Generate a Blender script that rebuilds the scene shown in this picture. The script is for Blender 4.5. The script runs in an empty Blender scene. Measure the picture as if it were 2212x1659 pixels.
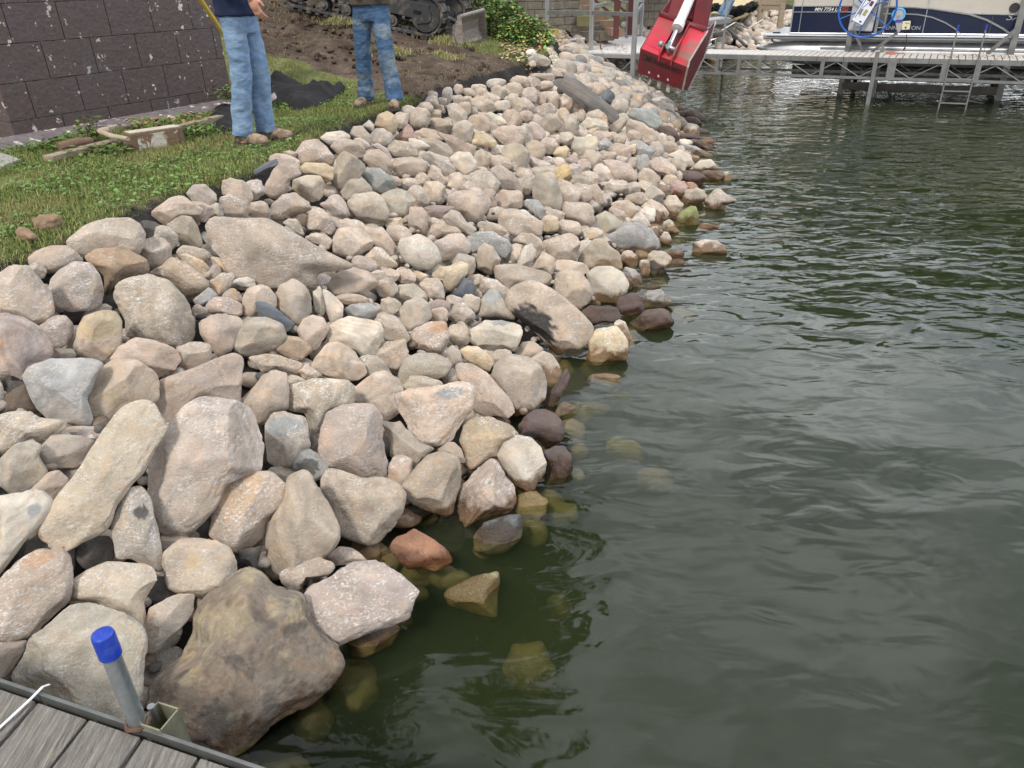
import bpy, bmesh, math, random
import numpy as np
from mathutils import Vector, Matrix
R_ = math.radians
SC = bpy.context.scene
COL = SC.collection
# ------------------------------------------------------------------ camera
CAMH = 2.3
FPX, CX, CY = 1600.0, 1106.0, 829.5            # focal length and centre for a 2212 x 1659 picture
_n = np.array([74/FPX, -2921/FPX, -1.0]); _n /= np.linalg.norm(_n)
_up = -_n
_f = np.array([0, 0, -1.0]); _f = _f - _up*_f.dot(_up); _f /= np.linalg.norm(_f)
_r = np.cross(_f, _up)
RM = np.array([_r, _f, _up])
cam = bpy.data.cameras.new('camera'); camo = bpy.data.objects.new('camera', cam); COL.objects.link(camo)
M4 = Matrix.Identity(4)
for i in range(3):
    for j in range(3): M4[i][j] = RM[i][j]
M4.translation = (0, 0, CAMH)
camo.matrix_world = M4
cam.sensor_width = 36; cam.lens = 36*FPX/2212; cam.clip_start = 0.05; cam.clip_end = 600
SC.camera = camo
SC.render.resolution_x = 1024; SC.render.resolution_y = 768
# ------------------------------------------------------------------ light
SUN_EL, SUN_AZ = R_(52), R_(205)                # azimuth clockwise from +Y
w = bpy.data.worlds.new('World'); SC.world = w; w.use_nodes = True
nt = w.node_tree; nt.nodes.clear()
out = nt.nodes.new('ShaderNodeOutputWorld'); bg = nt.nodes.new('ShaderNodeBackground'); bg.inputs['Strength'].default_value = 0.13
sky = nt.nodes.new('ShaderNodeTexSky'); sky.sky_type = 'NISHITA'; sky.sun_disc = False
sky.sun_elevation = SUN_EL; sky.sun_rotation = SUN_AZ; sky.dust_density = 3.0; sky.air_density = 1.2
tc = nt.nodes.new('ShaderNodeTexCoord'); mp = nt.nodes.new('ShaderNodeMapping'); mp.inputs['Scale'].default_value = (1, 1, 2.2)
nz = nt.nodes.new('ShaderNodeTexNoise'); nz.inputs['Scale'].default_value = 2.6; nz.inputs['Detail'].default_value = 7; nz.inputs['Roughness'].default_value = 0.55
cr = nt.nodes.new('ShaderNodeValToRGB'); cr.color_ramp.elements[0].position = 0.34; cr.color_ramp.elements[1].position = 0.60
cr.color_ramp.elements[0].color = (0.35, 0.35, 0.35, 1)
cr2 = nt.nodes.new('ShaderNodeValToRGB'); cr2.color_ramp.elements[0].color = (6.0, 6.1, 6.4, 1); cr2.color_ramp.elements[1].color = (14.2, 14.8, 15.4, 1)
cr2.color_ramp.elements[0].position = 0.35; cr2.color_ramp.elements[1].position = 0.68
mx = nt.nodes.new('ShaderNodeMix'); mx.data_type = 'RGBA'
L = nt.links
L.new(tc.outputs['Generated'], mp.inputs['Vector']); L.new(mp.outputs[0], nz.inputs['Vector']); L.new(nz.outputs['Fac'], cr.inputs[0]); L.new(nz.outputs['Fac'], cr2.inputs[0])
L.new(cr.outputs[0], mx.inputs[0]); L.new(sky.outputs[0], mx.inputs[6]); L.new(cr2.outputs[0], mx.inputs[7])
dt = nt.nodes.new('ShaderNodeVectorMath'); dt.operation = 'DOT_PRODUCT'; dt.inputs[1].default_value = Vector((0.62, 0.68, 0.40)).normalized(); L.new(tc.outputs['Generated'], dt.inputs[0])
gr = nt.nodes.new('ShaderNodeMapRange'); gr.interpolation_type = 'SMOOTHSTEP'; gr.inputs[1].default_value = 0.35; gr.inputs[2].default_value = 0.98; gr.inputs[3].default_value = 0.85; gr.inputs[4].default_value = 2.3; L.new(dt.outputs['Value'], gr.inputs[0])
vm = nt.nodes.new('ShaderNodeVectorMath'); vm.operation = 'SCALE'; L.new(mx.outputs[2], vm.inputs[0]); L.new(gr.outputs[0], vm.inputs['Scale'])      # thin bright cloud ahead to the right
L.new(vm.outputs[0], bg.inputs[0]); L.new(bg.outputs[0], out.inputs[0])
sl = bpy.data.lights.new('sun', 'SUN'); sl.energy = 2.6; sl.angle = R_(8); sl.color = (1.0, 0.94, 0.85)
so = bpy.data.objects.new('sun', sl); COL.objects.link(so)
sd = Vector((math.sin(SUN_AZ)*math.cos(SUN_EL), math.cos(SUN_AZ)*math.cos(SUN_EL), math.sin(SUN_EL)))
so.rotation_euler = sd.to_track_quat('Z', 'Y').to_euler()
SC.view_settings.view_transform = 'Standard'; SC.view_settings.look = 'None'; SC.view_settings.gamma = 1
SC.view_settings.exposure = 0.0
SC.render.engine = 'CYCLES'
SC.cycles.volume_bounces = 1; SC.cycles.max_bounces = 8; SC.cycles.transparent_max_bounces = 12
# ------------------------------------------------------------------ helpers
def cray(x, y):
    return RM @ np.array([(x-CX)/FPX, -(y-CY)/FPX, -1.0])
def at(x, y, z):
    """point of the view ray through photo position (x, y of 2212 x 1659) at height z"""
    d = cray(x, y); return Vector((0, 0, CAMH)) + Vector(d)*((z-CAMH)/d[2])
def aty(x, y, Y):
    d = cray(x, y); return Vector((0, 0, CAMH)) + Vector(d)*(Y/d[1])
def T(tile, x, y):
    ox, oy = TILES[tile]; return (ox + x*0.45208)/1.736, (oy + y*0.45208)/1.736
TILES = dict(A=(0,680), B=(1000,680), C=(1900,680), D=(0,1400), E=(1000,1400), G=(0,2130), H=(1000,2130), I=(1900,1400),
             T1=(0,0), T2=(1000,0), T3=(1900,0), T4=(2840,0))
def tg(o, label=None, cat=None, group=None, kind=None):
    if label: o['label'] = label
    if cat: o['category'] = cat
    if group: o['group'] = group
    if kind: o['kind'] = kind
    return o
def empty(name, loc, label, cat, group=None, rz=0):
    o = bpy.data.objects.new(name, None); o.empty_display_size = 0.1; COL.objects.link(o)
    o.location = loc; o.rotation_euler = (0, 0, rz); tg(o, label, cat, group); o['_m'] = 1; del o['_m']
    return o
def link(name, me, mats, parent=None, world=True):
    o = bpy.data.objects.new(name, me); COL.objects.link(o)
    if not isinstance(mats, (list, tuple)): mats = [mats]
    for m in mats: me.materials.append(m)
    if parent is not None:
        o.parent = parent
        if world: o.matrix_parent_inverse = wm(parent).inverted()
    return o
def wm(o):
    m = o.matrix_basis.copy()
    if o.parent is not None: m = wm(o.parent) @ o.matrix_parent_inverse @ m
    return m
def rep(o, p):
    o.parent = p; o.matrix_parent_inverse = wm(p).inverted(); return o
def npmesh(name, V, Fc, smooth=True):
    me = bpy.data.meshes.new(name); V = np.asarray(V, dtype=np.float32); Fc = np.asarray(Fc, dtype=np.int32)
    me.vertices.add(len(V)); me.vertices.foreach_set('co', V.ravel())
    k = Fc.shape[1]; me.loops.add(Fc.size); me.loops.foreach_set('vertex_index', Fc.ravel())
    me.polygons.add(len(Fc)); me.polygons.foreach_set('loop_start', np.arange(0, Fc.size, k, dtype=np.int32))
    me.polygons.foreach_set('use_smooth', np.full(len(Fc), smooth)); me.update(calc_edges=True); me.validate()
    return me
def setcol(me, c, al=None):
    a = me.color_attributes.new('col', 'FLOAT_COLOR', 'POINT'); c = np.asarray(c, dtype=np.float32)
    if c.shape[1] == 3: c = np.hstack([c, np.full((len(c), 1), 1.0 if al is None else al, np.float32)])
    a.data.foreach_set('color', c.ravel())
_pr = np.random.RandomState(5).rand(4096)
def _h(i, j, k): return _pr[(i*73856093 ^ j*19349663 ^ k*83492791) & 4095]
def vnoise(P):
    P = np.asarray(P, float); i = np.floor(P).astype(np.int64); f = P-i; f = f*f*(3-2*f); x, y, z = i.T; u, v, t = f.T
    def c(a, b, d): return _h(x+a, y+b, z+d)
    r = ((c(0,0,0)*(1-u)+c(1,0,0)*u)*(1-v) + (c(0,1,0)*(1-u)+c(1,1,0)*u)*v)*(1-t) + ((c(0,0,1)*(1-u)+c(1,0,1)*u)*(1-v) + (c(0,1,1)*(1-u)+c(1,1,1)*u)*v)*t
    return r*2-1
def fbm(P, o=4, g=0.5):
    P = np.asarray(P, float); s = 0; a = 1
    for _ in range(o): s = s + a*vnoise(P); P = P*2.03 + 7.1; a *= g
    return s
class MB:
    """collects boxes, bars and tubes in world space and links them as one mesh object"""
    def __init__(s): s.bm = bmesh.new()
    def box(s, c, size, rot=None, bev=0):
        g = bmesh.ops.create_cube(s.bm, size=1.0); M = Matrix.Translation(Vector(c)) @ (rot.to_4x4() if rot is not None else Matrix.Identity(4)) @ Matrix.Diagonal((size[0], size[1], size[2], 1))
        bmesh.ops.transform(s.bm, matrix=M, verts=g['verts'])
        if bev:
            ed = list({e for v in g['verts'] for e in v.link_edges}); bmesh.ops.bevel(s.bm, geom=ed, offset=bev, segments=2, affect='EDGES', profile=0.6)
        return s
    def bar(s, a, b, wd, ht, upv=(0, 0, 1), bev=0):
        a = Vector(a); b = Vector(b); d = b-a; l = d.length; x = d.normalized(); y = Vector(upv).cross(x)
        if y.length < 1e-4: y = Vector((0, 1, 0)).cross(x)
        y.normalize(); z = x.cross(y); rot = Matrix((x, y, z)).transposed()
        return s.box((a+b)/2, (l, wd, ht), rot, bev)
    def tube(s, pts, r, seg=10, cap=True):
        pts = [Vector(p) for p in pts]; rs = r if isinstance(r, (list, tuple)) else [r]*len(pts); rings = []; pu = None
        for i, p in enumerate(pts):
            d = (pts[min(i+1, len(pts)-1)] - pts[max(i-1, 0)]).normalized()
            u = pu - d*pu.dot(d) if pu is not None else d.orthogonal()
            if u.length < 1e-5: u = d.orthogonal()
            u.normalize(); pu = u; v = d.cross(u)
            rings.append([s.bm.verts.new(p + (u*math.cos(2*math.pi*k/seg) + v*math.sin(2*math.pi*k/seg))*rs[i]) for k in range(seg)])
        for i in range(len(rings)-1):
            for k in range(seg): s.bm.faces.new((rings[i][k], rings[i][(k+1) % seg], rings[i+1][(k+1) % seg], rings[i+1][k]))
        if cap: s.bm.faces.new(rings[0][::-1]); s.bm.faces.new(rings[-1])
        return s
    def poly(s, pts):
        s.bm.faces.new([s.bm.verts.new(Vector(p)) for p in pts]); return s
    def prism(s, pts, ext, bev=0):
        """closed polygon pts extruded by vector ext"""
        ext = Vector(ext); A = [s.bm.verts.new(Vector(p)) for p in pts]; B = [s.bm.verts.new(Vector(p)+ext) for p in pts]; n = len(A)
        fs = [s.bm.faces.new(A[::-1]), s.bm.faces.new(B)]
        for i in range(n): fs.append(s.bm.faces.new((A[i], A[(i+1) % n], B[(i+1) % n], B[i])))
        if bev: bmesh.ops.bevel(s.bm, geom=list({e for f in fs for e in f.edges}), offset=bev, segments=2, affect='EDGES', profile=0.6)
        return s
    def done(s, name, mat, parent=None, smooth=False, keep=False, local=False):
        bmesh.ops.recalc_face_normals(s.bm, faces=s.bm.faces); me = bpy.data.meshes.new(name); s.bm.to_mesh(me); s.bm.free()
        if smooth:
            me.polygons.foreach_set('use_smooth', np.full(len(me.polygons), True))
            try: me.set_sharp_from_angle(angle=R_(40))
            except Exception: pass
        if parent is None or keep:      # put the origin at the base of the mesh
            co = np.empty(len(me.vertices)*3, np.float32); me.vertices.foreach_get('co', co); co = co.reshape(-1, 3)
            c = (co.min(0)+co.max(0))/2; c[2] = co[:, 2].min(); me.vertices.foreach_set('co', (co-c).ravel()); me.update()
            o = link(name, me, mat, parent); o.location = c; return o
        return link(name, me, mat, parent, not local)
def lp(*p): return [Vector(q) for q in p]
# materials ---------------------------------------------------------
def mat(name, col=(0.5, 0.5, 0.5), rough=0.6, metal=0.0, var=0.15, vs=6.0, bump=0.0, bs=40.0, spec=0.5, col2=None, th=(0.45, 0.65), stretch=None, attr=False, coord='Object', dirt=None, dth=(0.55, 0.7), ds=3.0, extra=None):
    m = bpy.data.materials.new(name); m.use_nodes = True; N = m.node_tree.nodes; L = m.node_tree.links
    b = N['Principled BSDF']; b.inputs['Roughness'].default_value = rough; b.inputs['Metallic'].default_value = metal; b.inputs['Specular IOR Level'].default_value = spec
    tc = N.new('ShaderNodeTexCoord'); mp = N.new('ShaderNodeMapping'); L.new(tc.outputs[coord], mp.inputs[0])
    if coord == 'Object' and False: pass
    if stretch: mp.inputs['Scale'].default_value = stretch
    n1 = N.new('ShaderNodeTexNoise'); n1.inputs['Scale'].default_value = vs; n1.inputs['Detail'].default_value = 7; n1.inputs['Roughness'].default_value = 0.6; L.new(mp.outputs[0], n1.inputs[0])
    mr = N.new('ShaderNodeMapRange'); mr.inputs[1].default_value = 0.3; mr.inputs[2].default_value = 0.7; mr.inputs[3].default_value = 1-var; mr.inputs[4].default_value = 1+var; L.new(n1.outputs[0], mr.inputs[0])
    mul = N.new('ShaderNodeMix'); mul.data_type = 'RGBA'; mul.blend_type = 'MULTIPLY'; mul.inputs[0].default_value = 1; L.new(mr.outputs[0], mul.inputs[7])
    if attr:
        at_ = N.new('ShaderNodeAttribute'); at_.attribute_name = 'col'; L.new(at_.outputs[0], mul.inputs[6])
    else: mul.inputs[6].default_value = (*col, 1)
    cur = mul.outputs[2]
    def layer(cur, c2, th, scale, seed):
        n2 = N.new('ShaderNodeTexNoise'); n2.inputs['Scale'].default_value = scale; n2.inputs['Detail'].default_value = 9; n2.inputs['Roughness'].default_value = 0.65
        m2 = N.new('ShaderNodeMapping'); m2.inputs['Location'].default_value = (seed, seed*2, seed*3); L.new(mp.outputs[0], m2.inputs[0]); L.new(m2.outputs[0], n2.inputs[0])
        r2 = N.new('ShaderNodeMapRange'); r2.inputs[1].default_value = th[0]; r2.inputs[2].default_value = th[1]; L.new(n2.outputs[0], r2.inputs[0])
        x = N.new('ShaderNodeMix'); x.data_type = 'RGBA'; L.new(r2.outputs[0], x.inputs[0]); L.new(cur, x.inputs[6]); x.inputs[7].default_value = (*c2, 1); return x.outputs[2]
    if col2: cur = layer(cur, col2, th, vs*0.6, 3.1)
    if dirt: cur = layer(cur, dirt, dth, ds, 9.7)
    L.new(cur, b.inputs['Base Color'])
    if bump:
        nb = N.new('ShaderNodeTexNoise'); nb.inputs['Scale'].default_value = bs; nb.inputs['Detail'].default_value = 6; L.new(mp.outputs[0], nb.inputs[0])
        bp = N.new('ShaderNodeBump'); bp.inputs['Strength'].default_value = bump; bp.inputs['Distance'].default_value = 0.02; L.new(nb.outputs[0], bp.inputs['Height']); L.new(bp.outputs[0], b.inputs['Normal'])
    return m
# ------------------------------------------------------------------ terrain shape
SHORE = np.array([(-6,-8),(-3,-3),(-1.7,0.5),(-0.9,1.55),(-0.62,2.0),(-0.5,2.5),(-0.2,2.8),(0.16,3.06),(0.3,3.5),(0.35,4.4),(0.85,5.1),(1.25,6.4),(1.9,7.8),(2.6,9.4),(3.0,11.4),(3.2,13.4),(3.3,16),(3.3,19),(4.2,21.5),(7,24.5),(12,28),(25,34),(90,44)], float)
LAWN = np.array([(-9,-8),(-5.5,-3),(-3.3,0.5),(-2.65,2.2),(-2.4,3.3),(-2.25,3.8),(-2.12,4.4),(-1.76,5.2),(-1.55,6.5),(-1.35,7.5),(-1.0,8.1),(-0.8,9.4),(-0.2,11),(0.6,12.8),(0.9,15),(1.1,18),(2.6,23.5),(6,28),(11,32),(24,38),(90,49)], float)
def sdist(P, line):
    P = np.asarray(P, float)[:, :2]; best = np.full(len(P), 1e9); sg = np.ones(len(P))
    for a, b in zip(line[:-1], line[1:]):
        d = b-a; q = P-a; t = np.clip((q@d)/(d@d), 0, 1); r = q - t[:, None]*d; dd = (r*r).sum(1)
        cr = d[0]*q[:, 1]-d[1]*q[:, 0]; m = dd < best-1e-9; best = np.where(m, dd, best); sg = np.where(m, np.where(cr >= 0, 1.0, -1.0), sg)
    return np.sqrt(best)*sg          # positive to the left of the line (land side)
def hbank(P):
    P = np.asarray(P, float); s = sdist(P, SHORE); l = -sdist(P, LAWN); lp_ = np.maximum(l, 0)
    t = np.where(s > 0, s/np.maximum(s+lp_, 1e-6), 0); y = P[:, 1]
    ss = np.clip((y-7.8)/3.4, 0, 1)
    rise = np.maximum(-l, 0)*0.17*ss*ss*(3-2*ss)
    return np.where(s > 0, 1.18*t**0.9 + np.minimum(rise, 1.5)*np.clip((24-y)/5, 0.0, 1), np.maximum(0.55*s, -1.25)), s, l

# ------------------------------------------------------------------ ground
def steps(*seg):
    o = []
    for a, b, d in seg: o += list(np.arange(a, b, d))
    return np.array(o)
gx = steps((-220,-30,12),(-30,-8,0.8),(-8,5,0.05),(5,12,0.4),(12,60,4),(60,260,20)); gy = steps((-60,-6,5),(-6,1,0.3),(1,13,0.05),(13,22,0.15),(22,40,1),(40,400,25))
GX, GY = np.meshgrid(gx, gy); P = np.stack([GX.ravel(), GY.ravel()], 1); hz, ss, ll = hbank(P)
P3 = np.column_stack([P, np.zeros(len(P))])
inb = np.clip(ll/0.25, 0, 1)*(ss > -0.5)
near = np.exp(-np.maximum(P[:, 1]-14, 0)/6)
bank_dip = np.where(ll > 0, 0.24*np.clip(ll/0.3, 0, 1), 0)*np.where(ss > -3, 1, 0)
def gat(x, y):       # point of the ground surface behind photo position x, y
    d = cray(x, y); t = np.linspace(3, 40, 4000); Q = np.array([0, 0, CAMH])+t[:, None]*d; k = np.argmax(Q[:, 2] < hbank(Q)[0]); return Vector(Q[k])
DL = np.array([list(gat(x, y))[:2] for x, y in ((895, 214), (792, 210), (758, 184), (672, 163), (576, 124), (540, 108))])
DL = np.vstack([[2.5, 9.2], DL, DL[-1]+(DL[-1]-DL[-3])*6])
def dirtmask(P):     # bare soil scraped up round the digger
    x, y = P[:, 0], P[:, 1]
    e = fbm(np.column_stack([x*1.6, y*1.6, x*0]), 4)*0.22
    m = np.clip((-sdist(P, DL)+e)/0.2, 0, 1)
    g2 = np.clip((y+e-(11.9+(-x)*0.9))/0.5, 0, 1)*np.clip((x+1.2)/0.4, 0, 1)
    return m*(1-g2)
dm = dirtmask(P)
dz = fbm(P3*[3, 3, 1], 4)*0.018 + dm*np.where(ll < 0, 1, 0)*(fbm(P3*[2.2, 2.2, 1]+9, 5, 0.6)*0.05) + 0.004*fbm(P3*[25, 25, 1], 2)
Z = hz - bank_dip + dz*near
far = np.maximum(P[:, 1]-60, 0)
Z = Z + np.where(ss > 0, np.minimum(far*0.05, 6), 0)
V = np.column_stack([P, Z]); nx, ny = len(gx), len(gy); I = np.arange(nx*ny).reshape(ny, nx)
Fc = np.stack([I[:-1, :-1], I[:-1, 1:], I[1:, 1:], I[1:, :-1]], -1).reshape(-1, 4)
me = npmesh('ground', V, Fc)
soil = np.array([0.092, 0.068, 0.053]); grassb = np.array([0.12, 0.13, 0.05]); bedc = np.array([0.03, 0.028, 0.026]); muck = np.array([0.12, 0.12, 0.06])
nn = fbm(P3*[5, 5, 1], 4)[:, None]
c = np.where(dm[:, None] > 0.5, soil*(1+0.35*nn), grassb*(1+0.3*nn))
# the strip of scuffed earth along the top of the stones
edge = np.exp(-((ll+0.05)/0.14)**2)[:, None]; c = c*(1-edge*0.6) + soil*edge*0.6
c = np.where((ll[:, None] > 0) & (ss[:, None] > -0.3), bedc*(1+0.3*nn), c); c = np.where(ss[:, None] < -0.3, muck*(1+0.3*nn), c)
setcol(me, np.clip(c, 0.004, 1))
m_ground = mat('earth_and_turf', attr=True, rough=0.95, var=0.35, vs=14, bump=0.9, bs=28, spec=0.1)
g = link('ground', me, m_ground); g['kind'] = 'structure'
# ------------------------------------------------------------------ lake
def water_mat():
    m = bpy.data.materials.new('lake_water'); m.use_nodes = True; N = m.node_tree.nodes; L = m.node_tree.links; N.clear()
    o = N.new('ShaderNodeOutputMaterial'); geo = N.new('ShaderNodeNewGeometry')
    mp = N.new('ShaderNodeMapping'); L.new(geo.outputs['Position'], mp.inputs[0]); mp.inputs['Rotation'].default_value = (0, 0, R_(20)); mp.inputs['Scale'].default_value = (0.55, 1.0, 1)
    n1 = N.new('ShaderNodeTexNoise'); n1.inputs['Scale'].default_value = 5.2; n1.inputs['Detail'].default_value = 2.6; n1.inputs['Roughness'].default_value = 0.42; n1.inputs['Distortion'].default_value = 0.5; L.new(mp.outputs[0], n1.inputs[0])
    n2 = N.new('ShaderNodeTexNoise'); n2.inputs['Scale'].default_value = 1.3; n2.inputs['Detail'].default_value = 1; L.new(mp.outputs[0], n2.inputs[0])
    # wind patches: rougher chop further out, calmer by the stones
    sep = N.new('ShaderNodeSeparateXYZ'); L.new(geo.outputs['Position'], sep.inputs[0])
    cz = N.new('ShaderNodeMapRange'); cz.inputs[1].default_value = 2.2; cz.inputs[2].default_value = 7.0; cz.inputs[3].default_value = 0.38; cz.inputs[4].default_value = 1.35; L.new(sep.outputs[1], cz.inputs[0])
    pn = N.new('ShaderNodeTexNoise'); pn.inputs['Scale'].default_value = 0.45; pn.inputs['Detail'].default_value = 2; L.new(geo.outputs['Position'], pn.inputs[0])
    pr = N.new('ShaderNodeMapRange'); pr.inputs[1].default_value = 0.35; pr.inputs[2].default_value = 0.65; pr.inputs[3].default_value = 0.45; pr.inputs[4].default_value = 1.1; L.new(pn.outputs[0], pr.inputs[0])
    mm = N.new('ShaderNodeMath'); mm.operation = 'MULTIPLY'; L.new(cz.outputs[0], mm.inputs[0]); L.new(pr.outputs[0], mm.inputs[1])
    a = N.new('ShaderNodeMath'); a.operation = 'MULTIPLY'; L.new(n1.outputs[0], a.inputs[0]); L.new(mm.outputs[0], a.inputs[1])
    b = N.new('ShaderNodeMath'); b.operation = 'MULTIPLY_ADD'; b.inputs[1].default_value = 1.1; L.new(n2.outputs[0], b.inputs[0]); L.new(a.outputs[0], b.inputs[2])
    bp = N.new('ShaderNodeBump'); bp.inputs['Strength'].default_value = 1.0; bp.inputs['Distance'].default_value = 0.031; L.new(b.outputs[0], bp.inputs['Height'])
    fr = N.new('ShaderNodeFresnel'); fr.inputs[0].default_value = 1.333; L.new(bp.outputs[0], fr.inputs[1])
    gl = N.new('ShaderNodeBsdfGlossy'); gl.inputs['Roughness'].default_value = 0.03; L.new(bp.outputs[0], gl.inputs['Normal'])
    tr = N.new('ShaderNodeBsdfTransparent'); tr.inputs[0].default_value = (0.93, 0.96, 0.9, 1)
    mx = N.new('ShaderNodeMixShader'); L.new(fr.outputs[0], mx.inputs[0]); L.new(tr.outputs[0], mx.inputs[1]); L.new(gl.outputs[0], mx.inputs[2]); L.new(mx.outputs[0], o.inputs[0])
    vs = N.new('ShaderNodeVolumeScatter'); vs.inputs['Color'].default_value = (0.36, 0.43, 0.26, 1); vs.inputs['Density'].default_value = 1.3; vs.inputs['Anisotropy'].default_value = 0.0
    va = N.new('ShaderNodeVolumeAbsorption'); va.inputs['Color'].default_value = (0.35, 0.42, 0.2, 1); va.inputs['Density'].default_value = 4.6
    ad = N.new('ShaderNodeAddShader'); L.new(vs.outputs[0], ad.inputs[0]); L.new(va.outputs[0], ad.inputs[1]); L.new(ad.outputs[0], o.inputs[1])
    return m
b = MB(); b.box((110, 60, -0.9), (330, 340, 1.8)); wtr = b.done('water', water_mat()); wtr['kind'] = 'structure'
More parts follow.
